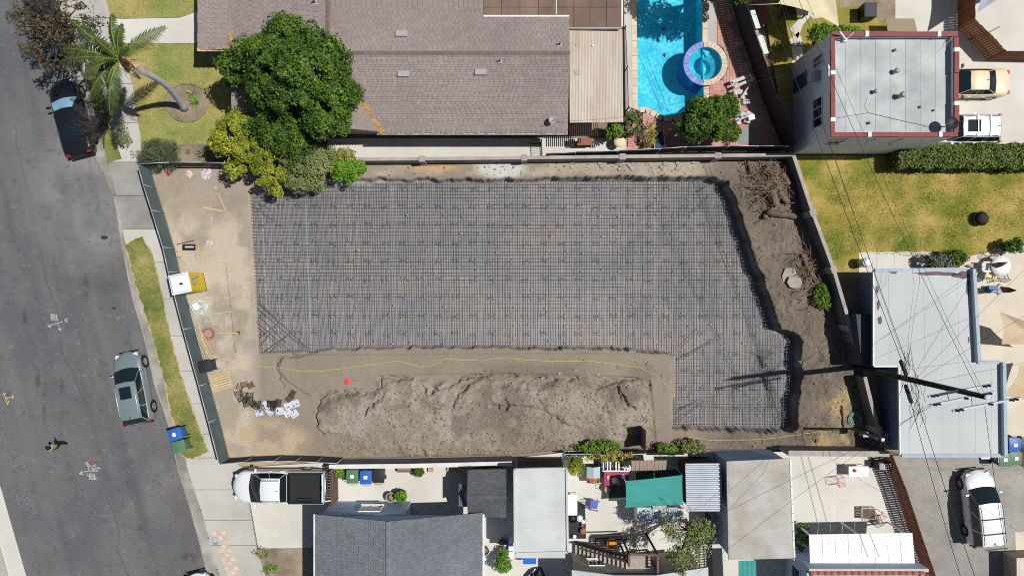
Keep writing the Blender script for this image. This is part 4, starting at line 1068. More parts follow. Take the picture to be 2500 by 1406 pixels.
gb = MB(); gb.add([(Xs + .5, 9.84, 2.7), (Xr, 9.84, 2.7), (Xr, 9.84, 3.9), (Xs + .5, 9.84, 2.8)], [(0, 1, 2, 3)]); ob('gable', gb, stucco_t, hA)
X92 = WX(920, Ze)
for k in range(6):
    a = X92 + (Xg - X92) * k / 6; b = X92 + (Xg - X92) * (k + 1) / 6 - .01
    g_ = MB(); g_.box(((a + b) / 2, Ye - .075, Ze - .12), (b - a, .012, .12)); g_.box(((a + b) / 2, Ye - .035, Ze - .17), (b - a, .09, .012)); g_.box(((a + b) / 2, Ye - .002, Ze - .12), (b - a, .012, .10)); ob('gutter', g_, gutter_w, hA)
ob('fascia', MB().box(((Xw + Xs) / 2, Ys - .03, 2.55), (Xs - Xw, .05, .16)), gutter_w, hA)
ob('fascia', MB().box(((Xg + X118) / 2, Yn2 + .05, zn(Yn2) - .03), (Xg - X118, .1, .12)), gutter_w, hA)
for px, x_ in ((1095, 0), (1240, 0), (985, 0)):
    window(hA, 1, 9.85, WX(px, 1.5), WX(px, 1.5) + 1.3, 1.0, 2.1, -1)
zS = lambda y: Ze + (Zr - Ze) * (y - Ye) / (Yr - Ye)
vent_m = flat('grey_vent', c(166, 164, 164), .6); pipe_m = flat('dark_pipe', c(52, 50, 50), .6)
for px, py, z in ((980, 83, 4.0), (985, 181, 3.75), (1173, 177, 3.75)):
    x, y, _ = W(px, py, z); z = min(zS(y), zn(y))
    ob('roof_vent', MB().prism([(x - .36, y - .19), (x + .36, y - .19), (x + .36, y + .19), (x - .36, y + .19)], z - .05, z + .14, [(x - .33, y - .16), (x + .33, y - .16), (x + .33, y + .16), (x - .33, y + .16)]), vent_m, hA)
for px, py in ((1220, 150), (1366, 110), (768, 6), (780, 70)):
    x, y, _ = W(px, py, 3.9); z = min(zS(y), zn(y)) if px > 801 else zw(x)
    pq = ob('flue_pipe', MB().tube([(x, y, z - .05), (x, y, z + .3)], .05, 8), pipe_m, hA); ob('flashing', MB().box((x, y, z + .025), (.26, .26, .02)), vent_m, pq)
# leaves caught in the valley and gutter
def litter(root, segs, n, spread, mat, name='fallen_leaves', s_=.05, seed=2):
    q = random.Random(seed); m = MB()
    for k in range(n):
        a, b = segs[k % len(segs)]; t = q.random(); p = Vector(a).lerp(Vector(b), t) + Vector((q.gauss(0, spread), q.gauss(0, spread), .03))
        an = q.uniform(0, 6.28); u = Vector((math.cos(an), math.sin(an), q.uniform(-.3, .3))) * s_ * q.uniform(.5, 1.3); v = Vector((-math.sin(an), math.cos(an), q.uniform(-.3, .3))) * s_ * .6
        m.add([p - u, p + v, p + u, p - v], [(0, 1, 2, 3)])
    return ob(name, m, mat, root, kind='stuff')
A0 = (Xr, Yr, Zr + .06); B0 = (Xv, Ye, Ze + .03)
va = Vector(A0).lerp(Vector(B0), .52); litter(roofA, [(va, B0)], 420, .08, leaf_lit)
litter(roofA, [((X92, Ye - .05, Ze - .16), (Xg, Ye - .05, Ze - .16))], 260, .012, leaf_lit, seed=4, s_=.035)
litter(roofA, [((Xs - .1, Ys + .1, zw(Xs)), (Xs - .1, Ys + 1.0, zw(Xs))), ((Xw, Ys + .02, 2.58), (Xs, Ys + .02, zw(Xs)))], 160, .05, leaf_lit, seed=6)
sd = thing('satellite_dish', 'small grey satellite dish on the lower edge of the brown roof', 'satellite dish', W(1350, 298, 3.0))
x, y, z = W(1350, 298, 3.0)
ob('dish', MB().lathe([(.02, 0), (.12, .02), (.22, .08)], (x - .05, y, z + .4), 16, cap=False), vent_m, sd); ob('mast', MB().tube([(x, y, z - .1), (x + .05, y, z + .45)], .025, 6), pipe_m, sd); ob('feed_arm', MB().tube([(x, y, z + .4), (x - .35, y - .25, z + .6)], .018, 6), pipe_m, sd)

# --- B: flat brown roofed wing, and C: corrugated patio cover
hB = thing('flat_roof_wing', 'brown rolled roofing wing at the top beside the pool', 'building', W(1350, 20, 0))
zB = 3.05
ob('wall', MB().prism(P2([(1183, -140), (1516, -140), (1516, 62), (1392, 62), (1392, 44), (1183, 44)], zB), -.2, zB - .1), stucco_t, hB)
for i, (a, b) in enumerate(zip([1181, 1225, 1270, 1315, 1358, 1400, 1441, 1481], [1224, 1269, 1314, 1357, 1399, 1440, 1480, 1518])):
    for j, (d, e) in enumerate(((-150, -45), (-44, 18), (19, 68))):
        if b < 1390 and e > 38: e = 38
        if e - d < 6: continue
        ob('roofing_sheet', MB().prism(P2([(a, d), (b, d), (b, e), (a, e)], zB), zB - .12, zB + .006 * ((i + j) % 2)), brown_roll, hB)
ob('gutter', MB().box((WX(1519, zB), (WY(-140, zB) + WY(66, zB)) / 2, zB - .03), (.1, WY(-140, zB) - WY(66, zB), .12)), gutter_w, hB)
ob('seam_strip', MB().box((WX(1358, zB), (WY(-140, zB) + WY(36, zB)) / 2, zB + .012), (.05, WY(-140, zB) - WY(36, zB), .02)), gutter_w, hB)
ob('fascia', MB().box(((WX(1388, zB) + WX(1518, zB)) / 2, WY(69, zB), zB - .1), (WX(1518, zB) - WX(1388, zB), .03, .2)), gutter_w, hB)
pc = thing('patio_cover', 'weathered beige corrugated patio cover beside the pool deck', 'patio cover', W(1455, 180, 0))
corrugated(pc, 'corrugated_sheet', [W(1390, 72, 2.75), W(1520, 72, 2.62), W(1522, 299, 2.62), W(1391, 300, 2.75)], False, .095, .016, corr_w, 6)
for py in (80, 185, 292):
    ob('rafter', MB().beam(W(1390, py, 2.66), W(1520, py, 2.54), .06, .12), wood_br, pc)
for px, py in ((1515, 84), (1515, 290), (1396, 296)): 
    a = W(px, py, 2.5); ob('post', MB().beam((a[0], a[1], -.1), a, .1), wood_br, pc)
for px, py, s_ in ((1408, 110, .16), (1409, 177, .34), (1448, 112, .1)):
    x, y, _ = W(px, py, 2.75); ob('patch', MB().box((x, y, 2.765), (s_, s_, .012), .2), vent_m if s_ > .12 else white_p, pc)
for k in range(14): ob('lattice_slat', MB().box((WX(1392 + k * 5.2, 2.4), WY(312, 2.4), 2.4), (.05, 1.0, .04)), wood_dk, pc)

# --- E: white two-storey house with red parapet
zE = 5.2
ex0, ex1, ey0, ey1 = WX(2030, zE), WX(2339, zE), WY(332, zE), WY(80, zE)
hE = thing('stucco_house', 'white stucco two-storey house with flat grey roof and red parapet', 'house', ((ex0 + ex1) / 2, (ey0 + ey1) / 2, 0))
t = .16
ob('wall', MB().box(((ex0 + ex1) / 2, ey0 + t / 2, 2.45), (ex1 - ex0, t, 5.3)), stucco_w, hE)
ob('wall', MB().box(((ex0 + ex1) / 2, ey1 - t / 2, 2.45), (ex1 - ex0, t, 5.3)), stucco_w, hE)
ob('wall', MB().box((ex0 + t / 2, (ey0 + ey1) / 2, 2.45), (t, ey1 - ey0 - 2 * t, 5.3)), stucco_w, hE)
ob('wall', MB().box((ex1 - t / 2, (ey0 + ey1) / 2, 2.45), (t, ey1 - ey0 - 2 * t, 5.3)), stucco_w, hE)
n = 8
for i in range(n):
    a = ex0 + t + (ex1 - ex0 - 2 * t) * i / n; b = ex0 + t + (ex1 - ex0 - 2 * t) * (i + 1) / n - .012
    ob('roofing_strip', MB().box(((a + b) / 2, (ey0 + ey1) / 2, 4.72 + .004 * (i % 2)), (b - a, ey1 - ey0 - 2 * t, .1)), felt_g, hE)
def cap_run(root, p, q, z, w, cuts, mat, patch, h=.09):
    p, q = Vector(p), Vector(q)
    for i, (a, b) in enumerate(zip(cuts, cuts[1:])):
        u, v = p.lerp(q, a), p.lerp(q, b - .004)
        ob('parapet_cap', MB().wall(u, v, z - .01, z + h + .05 * (i % 2), w), mat, root)
        if patch and 0 < i and (i + int(abs(p.x * 3))) % 2: 
            ob('cap_patch', MB().box((u.x, u.y, z + h / 2 + .03), (.2 if abs(q.x - p.x) > 1 else w + .02, w + .02 if abs(q.x - p.x) > 1 else .22, h + .05)), white_p, root)
zc = 5.1
cap_run(hE, (ex0, ey0 + .08), (ex1, ey0 + .08), zc, .26, [0, .3, .53, .86, 1], red_cap, True)
cap_run(hE, (ex0, ey1 - .08), (ex1, ey1 - .08), zc, .28, [0, .28, .52, .85, 1], red_cap, True)
cap_run(hE, (ex0 + .08, ey0 + .22), (ex0 + .08, ey1 - .22), zc, .24, [0, .13, .42, .62, .86, 1], red_cap, True)
cap_run(hE, (ex1 - .08, ey0 + .22), (ex1 - .08, ey1 - .22), zc, .26, [0, .1, .3, .62, .86, 1], red_cap, True)
def on_west(px, py, x0):
    z = 44 - x0 * 38 * 44 / (px - 1250); return (703 - py) / 38 * (44 - z) / 44, z
for (pa, ya, pb, yb, pn) in ((1988, 172, 2009, 128, 2), (1986, 318, 2009, 232, 3)):
    u0, z0 = on_west(pa, ya, ex0); u1, z1 = on_west(pb, yb, ex0); window(hE, 0, ex0, min(u0, u1), max(u0, u1), z0, z1, -1, pn)
u, z = on_west(2000, 186, ex0); ob('air_conditioner', MB().box((ex0 - .2, u, z), (.4, .6, .4)), vent_m, hE)
u, z = on_west(1962, 195, ex0); ob('door', MB().box((ex0 - .02, u, 1.0), (.05, .9, 2.0)), flat('blue_door', c(70, 92, 130)), hE)
def on_south(px, py, y0):
    z = 44 - (-y0) * 38 * 44 / (py - 703); return (px - 1250) / 38 * (44 - z) / 44, z
for pa, pb in ((2018, 2072), (2118, 2138), (2176, 2206)):
    u0, z0 = on_south(pa, 347, ey0); u1, z1 = on_south(pb, 338, ey0); window(hE, 1, ey0, u0, u1, 3.3, 4.5, -1, 2)
for px, py, r_, h in ((2184, 124, .07, .15), (2184, 176, .12, .3), (2134, 225, .1, .25), (2195, 236, .13, .45), (2246, 262, .07, .1), (2279, 270, .06, .1), (2121, 301, .07, .15)):
    x, y, _ = W(px, py, 4.8); v = ob('vent_pipe', MB().lathe([(r_, 0), (r_, h), (r_ * 1.3, h), (r_ * .5, h + .08)], (x, y, 4.76), 10), vent_m, hE)
sd = thing('satellite_dish', 'dark round satellite dish on the corner of the red parapet roof', 'satellite dish', W(2300, 312, 4.8))
x, y, z = W(2318, 305, 5.2)
ob('dish', MB().lathe([(.02, 0), (.22, .03), (.36, .1)], (x - .1, y, 5.5), 18, cap=False), black_pl, sd); ob('mast', MB().tube([(x, y, 4.78), (x, y, 5.5)], .03, 6), pipe_m, sd); ob('feed_arm', MB().tube([(x, y, 5.5), (x + .45, y + .1, 5.85)], .02, 6), pipe_m, sd)
def wire(label, pts, r=.012, mat=None, name='power_line', cat='cable', group=None, sag=.0):
    P_ = []
    for a, b in zip(pts, pts[1:]):
        a, b = Vector(a), Vector(b); n = max(2, int((b - a).length / 1.5))
        for i in range(n): t = i / n; P_.append(a.lerp(b, t) - Vector((0, 0, sag * 4 * t * (1 - t))))
    P_.append(Vector(pts[-1]))
    ob(name, MB().tube(P_, r, 5), mat or black_pl, label=label, cat=cat, group=group, loc=tuple(P_[0]))
wire('white cable looping across the grey parapet roof', [W(2332, 84, 5.2), W(2300, 120, 4.8), (W(2215, 185, 4.8)), W(2180, 200, 4.8), W(2140, 225, 4.8), W(2118, 240, 4.8), W(2112, 260, 4.8), W(2122, 276, 4.8)], .012, white_p, 'roof_cable')
wire('dark cable lying over the lower half of the parapet roof', [W(2035, 290, 4.8), W(2080, 282, 4.8), W(2122, 276, 4.8), W(2180, 290, 4.8), W(2260, 308, 4.8), W(2300, 314, 4.8)], .01, black_pl, 'roof_cable')

# --- F: blue-grey flat-roofed house by the utility pole
zF = 2.65
FP = [(2132, 660), (2368, 656), (2372, 660), (2381, 880), (2443, 882), (2447, 1112), (2196, 1112), (2193, 894), (2132, 894)]
fw = P2(FP, zF)
hF = thing('flat_roof_house', 'blue-grey flat-roofed house under the fan of cables', 'house', W(2290, 890, 0))
inset = [(fw[0][0] + .45, fw[0][1] - .3), (fw[2][0] - .3, fw[2][1] - .3), (fw[3][0] - .3, fw[3][1] - .2), (fw[4][0] - .3, fw[4][1] - .2), (fw[5][0] - .3, fw[5][1] + .25), (fw[6][0] + .25, fw[6][1] + .25), (fw[7][0] + .25, fw[7][1] + .2), (fw[8][0] + .45, fw[8][1] + .2)]
ob('wall', MB().prism(inset, -.2, zF - .12), pm('dusk_blue_stucco', c(128, 140, 160), c(116, 128, 148), .8, fine=.05, bump=.3), hF)
ob('roof', MB().prism(fw, zF - .12, zF), felt_b, hF)
xs_ = [2136, 2168, 2211, 2254, 2296, 2337, 2366]
for i, (a, b) in enumerate(zip(xs_, xs_[1:])):
    for d, e in ((668, 760), (760.6, 889)): ob('roofing_strip', MB().prism(P2([(a + (e - 660) * .012, d), (b - .4, d), (b - .4, e), (a + (e - 660) * .012, e)], zF), zF - .02, zF + .006 + .003 * (i % 2)), felt_b, hF)
xs_ = [2201, 2220, 2258, 2300, 2341, 2381, 2421, 2436]
for i, (a, b) in enumerate(zip(xs_, xs_[1:])):
    for d, e in ((889.6, 1030), (1030.6, 1106)): ob('roofing_strip', MB().prism(P2([(a, d), (b - .4, d), (b - .4, e), (a, e)], zF), zF - .02, zF + .006 + .003 * (i % 2)), felt_b, hF)
par = pm('painted_parapet', c(176, 188, 198), c(166, 178, 188), 1, fine=.05, bump=.2)
for k, (p, q, h) in enumerate([((2370, 657), (2383, 884), .34), ((2136, 660), (2366, 657), .06), ((2444, 884), (2448, 1110), .3), ((2386, 884), (2440, 884), .12), ((2200, 1111), (2444, 1111), .1)]):
    ob('parapet', MB().wall(W(*p, zF)[:2], W(*q, zF)[:2], zF - .11, zF + h, .2), par, hF)
ob('gutter', MB().wall(W(2132, 664, zF)[:2], W(2132, 892, zF)[:2], zF - .1, zF + .05, .07), gutter_w, hF)
ob('gutter', MB().wall(W(2194, 898, zF)[:2], W(2197, 1110, zF)[:2], zF - .1, zF + .05, .07), gutter_w, hF)
ob('gutter', MB().wall(W(2134, 894.5, zF)[:2], W(2190, 894.5, zF)[:2], zF - .1, zF + .04, .07), gutter_w, hF)
# worn patches where the gravel shows through, and the lean-to on its left
gravel = pm('exposed_gravel', c(116, 100, 100), c(96, 84, 86), 6, fine=.2, fs=30, bump=.6, bs=40)
def blotch(root, cx_, cy_, rx, ry, seed, z, n=16):
    q = random.Random(seed); pts = [W(cx_ + rx * math.cos(6.283 * k / n) * q.uniform(.6, 1.15), cy_ + ry * math.sin(6.283 * k / n) * q.uniform(.6, 1.15), z)[:2] for k in range(n)]
    ob('worn_patch', MB().prism(pts, z - .004, z + .006), gravel, root)
for a in ((2290, 668, 65, 6, 1), (2350, 672, 26, 10, 2), (2363, 700, 5, 24, 3), (2182, 665, 11, 4, 4), (2141, 706, 4, 11, 5), (2144, 745, 4, 12, 6), (2148, 782, 6, 12, 7), (2365, 830, 3, 8, 8)): blotch(hF, *a, zF + .012)
ob('lean_to', MB().prism(P2([(2090, 767), (2131, 767), (2134, 893), (2105, 893)], 2.0), -.1, [2.0, 2.0, 2.0, 2.0]), pm('dark_lean_to_roof', c(78, 82, 88), c(66, 70, 76), 1, fine=.08, bump=.2), hF)

# --- G: grey-shingled gable house at the bottom
zg, zgr = 2.8, 4.05
gx0, gx1, gxr, gyn = WX(770, zg), WX(1178, zg), WX(948, zgr), WY(1255, zg)
gys = -26.0
hG = thing('gable_house', 'grey shingled gable house at the bottom beside the white pickup', 'house', (gxr, gyn - 5, 0))
for nm, ol, ea, eb in (('left', [(gx0, gyn, zg), (gx0, gys, zg), (gxr, gys, zgr), (gxr, gyn, zgr)], (gx0, gys, zg), (gx0, gyn, zg)), ('right', [(gx1, gyn + .1, zg), (gx1, gys, zg), (gxr, gys, zgr), (gxr, gyn, zgr)], (gx1, gys, zg), (gx1, gyn, zg))):
    r_ = ob('roof', slab3(ol), shingle_g, hG); shingles(r_, 'shingles', ol, ea, eb, shingle_g, .16, .22)
    if nm == 'left': caps(r_, (gxr, gyn, zgr), (gxr, gys, zgr), shingle_g, .3)
for x, s_ in ((gx0, -1), (gx1, 1)):
    for k in range(5):
        a = gyn + (gys - gyn) * k / 5; b = gyn + (gys - gyn) * (k + 1) / 5; ob('gutter', MB().box((x + s_ * .06, (a + b) / 2, zg - .08), (.12, a - b - .01, .12)), gutter_w, hG)
wl = MB().prism([(WX(812), -13.68), (WX(1003), -13.68), (WX(1003), -14.7), (gx1 - .4, -14.7), (gx1 - .4, gys + .3), (gx0 + .5, gys + .3), (gx0 + .5, -14.0), (WX(812), -14.0)], -.2, 2.62)
ob('wall', wl, stucco_b, hG)
gb = MB(); gb.add([(gx0 + .5, -13.72, 2.6), (gx1 - .4, -13.72, 2.6), (gxr, -13.72, zgr - .1)], [(0, 1, 2)]); ob('gable', gb, stucco_b, hG)
u0 = WX(878, 1.6); window(hG, 1, -13.68, u0, u0 + 1.35, 1.0, 2.1, 1, 2)
ob('wall_vent', MB().box((WX(923, .5), -13.66, .6), (.5, .05, .3)), black_pl, hG)

# --- H: small dark shingled shed
hH = thing('garden_shed', 'small dark shingled shed between the gable house and white garage', 'shed', W(1195, 1205, 0))
ze, zr = 2.5, 3.2
a, b, d, e = W(1142, 1147, ze), W(1236, 1145, ze), W(1236, 1262, ze), W(1142, 1262, ze)
r0, r1 = (a[0], (a[1] + e[1]) / 2, zr), (b[0], (a[1] + e[1]) / 2, zr)
for ol, ea, eb in (([a, b, r1, r0], a, b), ([e, d, r1, r0], e, d)):
    r_ = ob('roof', slab3(ol), shingle_s, hH); shingles(r_, 'shingles', ol, ea, eb, shingle_s, .17, .26)
caps(r_, r0, r1, shingle_s, .26)
ob('wall', MB().prism([(a[0] + .25, a[1] - .25), (b[0] - .25, b[1] - .25), (d[0] - .25, d[1] + .25), (e[0] + .25, e[1] + .25)], -.2, 2.45), stucco_t, hH)
dm = ob('awning', slab3([W(1120, 1181, 2.2), W(1141, 1184, 2.35), W(1131, 1208, 2.5), W(1141, 1234, 2.35), W(1120, 1236, 2.2)], .05), shingle_g, hH)

# --- I: white-roofed garage with brown plank wall
def flat_garage(name, label, quad, z, felt, wallm, strips, lip=.08, lipm=None, horizontal=True, northm=None, cat='garage'):
    q = P2(quad, z); cx_ = sum(p[0] for p in q) / 4; cy_ = sum(p[1] for p in q) / 4
    root = thing(name, label, cat, (cx_, cy_, 0))
    ins = [(p[0] + (.12 if p[0] < cx_ else -.12), p[1] + (.12 if p[1] < cy_ else -.12)) for p in q]
    ob('wall', MB().prism(ins, -.2, z - .1), wallm, root)
    ob('roof_deck', MB().prism(q, z - .1, z), felt, root)
    A, B, C_, D = [Vector(p) for p in q]
    for k in range(strips):
        t0, t1 = k / strips + .004, (k + 1) / strips - .0005
        if horizontal: s_ = [A.lerp(D, t0), B.lerp(C_, t0), B.lerp(C_, t1), A.lerp(D, t1)]
        else: s_ = [A.lerp(B, t0), A.lerp(B, t1), D.lerp(C_, t1), D.lerp(C_, t0)]
        c0 = Vector((cx_, cy_)); s_ = [tuple(c0 + (p - c0) * .955) for p in s_]
        ob('roofing_strip', MB().prism(s_, z - .01, z + .008 + .004 * (k % 2)), felt, root)
    if lip:
        for p, r_ in ((A, B), (B, C_), (C_, D), (D, A)): ob('roof_edge', MB().wall(tuple(p), tuple(r_), z - .11, z + lip, .12), lipm or felt, root)
    return root
hI = flat_garage('flat_garage', 'pale flat-roofed garage with dark brown plank end wall', [(1256, 1145), (1383, 1142), (1386, 1346), (1257, 1350)], 3.1, felt_l, stucco_w, 7, .1)
yI = WY(1143, 3.1)
for k in range(17):
    a = WX(1256, 3.1) + .13 + k * (WX(1383, 3.1) - WX(1256, 3.1) - .26) / 17
    ob('plank', MB().box((a + .1, yI - .09, 1.45), ((WX(1383, 3.1) - WX(1256, 3.1) - .26) / 17 - .012, .03, 3.0)), wood_br if False else wood_dk, hI)
ob('eave', MB().box((WX(1319, 3.0), WY(1355, 3.0), 2.95), (WX(1380, 3) - WX(1258, 3), .34, .06)), felt_l, hI)
# --- L: taupe garage
hL = flat_garage('flat_garage', 'taupe flat-roofed garage with segmented white gutter', [(1774, 1126), (1926, 1119), (1937, 1362), (1779, 1366)], 2.9, felt_t, stucco_b, 5, 0)
pA, pB = Vector(W(1930, 1122, 2.9)), Vector(W(1940, 1362, 2.9))
for k in range(11):
    a, b = pA.lerp(pB, k / 11), pA.lerp(pB, (k + 1) / 11 - .006); g_ = MB(); g_.beam(a + Vector((.0, 0, -.05)), b + Vector((.0, 0, -.05)), .1, .1); ob('gutter', g_, gutter_w, hL)
ob('downpipe', MB().tube([pB + Vector((.02, -.1, -.1)), pB + Vector((.02, -.25, -.4)), (pB.x, pB.y - .25, 0)], .04, 6), gutter_w, hL)
flat_garage('edge_building', 'cream low flat-roofed shed reaching in at the lower right edge', [(2482, 1362), (2760, 1352), (2760, 1640), (2486, 1640)], 1.4, cream_patio, stucco_t, 4, 0, cat='building')
# --- K: zinc corrugated lean-to
hK = thing('metal_shed', 'corrugated zinc shed roof between the teal shade and taupe garage', 'shed', W(1716, 1190, 0))
corrugated(hK, 'corrugated_sheet', [W(1673, 1131, 2.5), W(1760, 1130, 2.35), W(1764, 1248, 2.35), W(1676, 1248, 2.5)], True, .22, .035, corr_m, 3, 6)
kq = P2([(1680, 1138), (1754, 1138), (1757, 1240), (1682, 1240)], 2.4); ob('wall', MB().prism(kq, -.1, 2.28), wood_dk, hK)
# --- M: white corrugated awning and red-tiled parapet house at the bottom right
hM = thing('tile_parapet_house', 'blue-walled house with white corrugated awning and red tile coping', 'house', W(2110, 1390, 0))
corrugated(hM, 'corrugated_sheet', [W(1975, 1304, 2.55), W(2228, 1300, 2.55), W(2234, 1374, 2.8), W(1978, 1379, 2.8)], False, .115, .007, corr_white, 8)
for px in (1980, 2100, 2222): 
    a = W(px, 1308, 2.45); ob('post', MB().beam((a[0], a[1], -.1), a, .09), white_p, hM)
my = WY(1384, 3.4); mx0, mx1 = WX(1972, 3.4), WX(2262, 3.4)
ob('wall', MB().prism([(mx0, my), (mx1, my), (mx1, -27), (mx0, -27)], -.2, 3.2), stucco_b, hM)
ob('roof', MB().prism([(mx0 + .25, my - .2), (mx1 - .25, my - .2), (mx1 - .25, -26.8), (mx0 + .25, -26.8)], 3.18, 3.26), felt_t, hM)
ob('parapet', MB().box(((mx0 + mx1) / 2, my - .1, 3.4), (mx1 - mx0, .2, .42)), felt_b, hM)
terra = pm('terracotta_tiles', c(176, 104, 84), c(156, 88, 72), 2, fine=.08, obr=.12, bump=.2)
tl = MB().tube([(-.2, 0, 0), (.2, 0, 0)], .12, 8).mesh('coping_tile', terra)
k = int((mx1 - mx0) / .4)
for i in range(k): inst('coping_tile', tl, hM, (mx0 + .2 + i * .4, my - .16 - .1, 3.62), 0, (1.0, 1, 1 + .06 * (i % 2)))
for i in range(6):
    inst('coping_tile', tl, hM, (mx1 - .12, my - .5 - i * .4, 3.62), R(90)); inst('coping_tile', tl, hM, (mx0 + .12, my - .5 - i * .4, 3.62), R(90))
window(hM, 0, mx0, my - 1.5, my - .6, 1.2, 2.4, -1, 1)
# --- N: pale-roofed house with timber stair at the bottom
hN = thing('stair_house', 'tan house with pale metal roof behind the dark timber stair', 'house', W(1560, 1420, 0))
zN = 3.4
nq = [W(1396, 1391, zN), W(1500, 1404, zN + .25), W(1600, 1404, zN + .3), W(1729, 1384, zN), W(1735, 1600, zN), W(1396, 1600, zN)]
ob('roof', slab3(nq, .1), felt_b, hN)
ob('wall', MB().prism([(nq[0][0] + .3, -16.95), (nq[3][0] - .2, -16.95), (nq[4][0] - .2, -22), (nq[5][0] + .3, -22)], -.2, 3.2), stucco_t, hN)
for pa, pb in ((1437, 1476), (1648, 1684)): window(hN, 1, -16.95, WX(pa, 2), WX(pb, 2), 1.3, 2.2, 1, 2)
# ------------------------------------------------------------------ vehicles
tyre_m = flat('tyre_rubber', c(34, 34, 36), .85); rim_m = flat('alloy_rim', c(176, 180, 184), .35, .7)
car_glass = pm('car_glass', c(26, 38, 44), fine=0, rough=.05, bump=0, spec=.8)
lamp_w = flat('headlamp', c(220, 224, 228), .15); lamp_r = flat('tail_lamp', c(178, 28, 40), .3)
trim_k = flat('black_trim', c(30, 31, 34), .5)
def paint(name, r, g, b, metal=.0, rough=.28): return pm(name, c(r, g, b), fine=.02, fs=8, rough=rough, metal=metal, bump=0, coat=.6, spec=.5)
def ip(tab, f):
    for (a, u), (b, v) in zip(tab, tab[1:]):
        if a <= f <= b: return u + (v - u) * (f - a) / (b - a)
    return tab[0][1] if f < tab[0][0] else tab[-1][1]
STY = {
 'sedan': dict(top=[(0, .62), (.03, .72), (.10, .80), (.29, .96), (.40, .97), (.78, 1.0), (.84, 1.02), (.96, .98), (1, .80)], w0=.285, w1=.42, r1=.66, r0=.79, wb=.90, wr=.66),
 'suv': dict(top=[(0, .66), (.03, .80), (.10, .92), (.25, 1.06), (.4, 1.07), (.9, 1.10), (.98, 1.08), (1, .85)], w0=.245, w1=.405, r1=.90, r0=.975, wb=.92, wr=.72),
 'van': dict(top=[(0, .62), (.03, .76), (.09, .88), (.24, 1.06), (.4, 1.07), (.9, 1.08), (.98, 1.05), (1, .8)], w0=.225, w1=.385, r1=.93, r0=.985, wb=.93, wr=.76),
 'pickup': dict(top=[(0, .80), (.02, .98), (.08, 1.10), (.25, 1.20), (.4, 1.22), (.60, 1.22), (.605, .85), (.99, .85), (1, .84)], w0=.215, w1=.36, r1=.56, r0=.595, wb=.92, wr=.74),
}
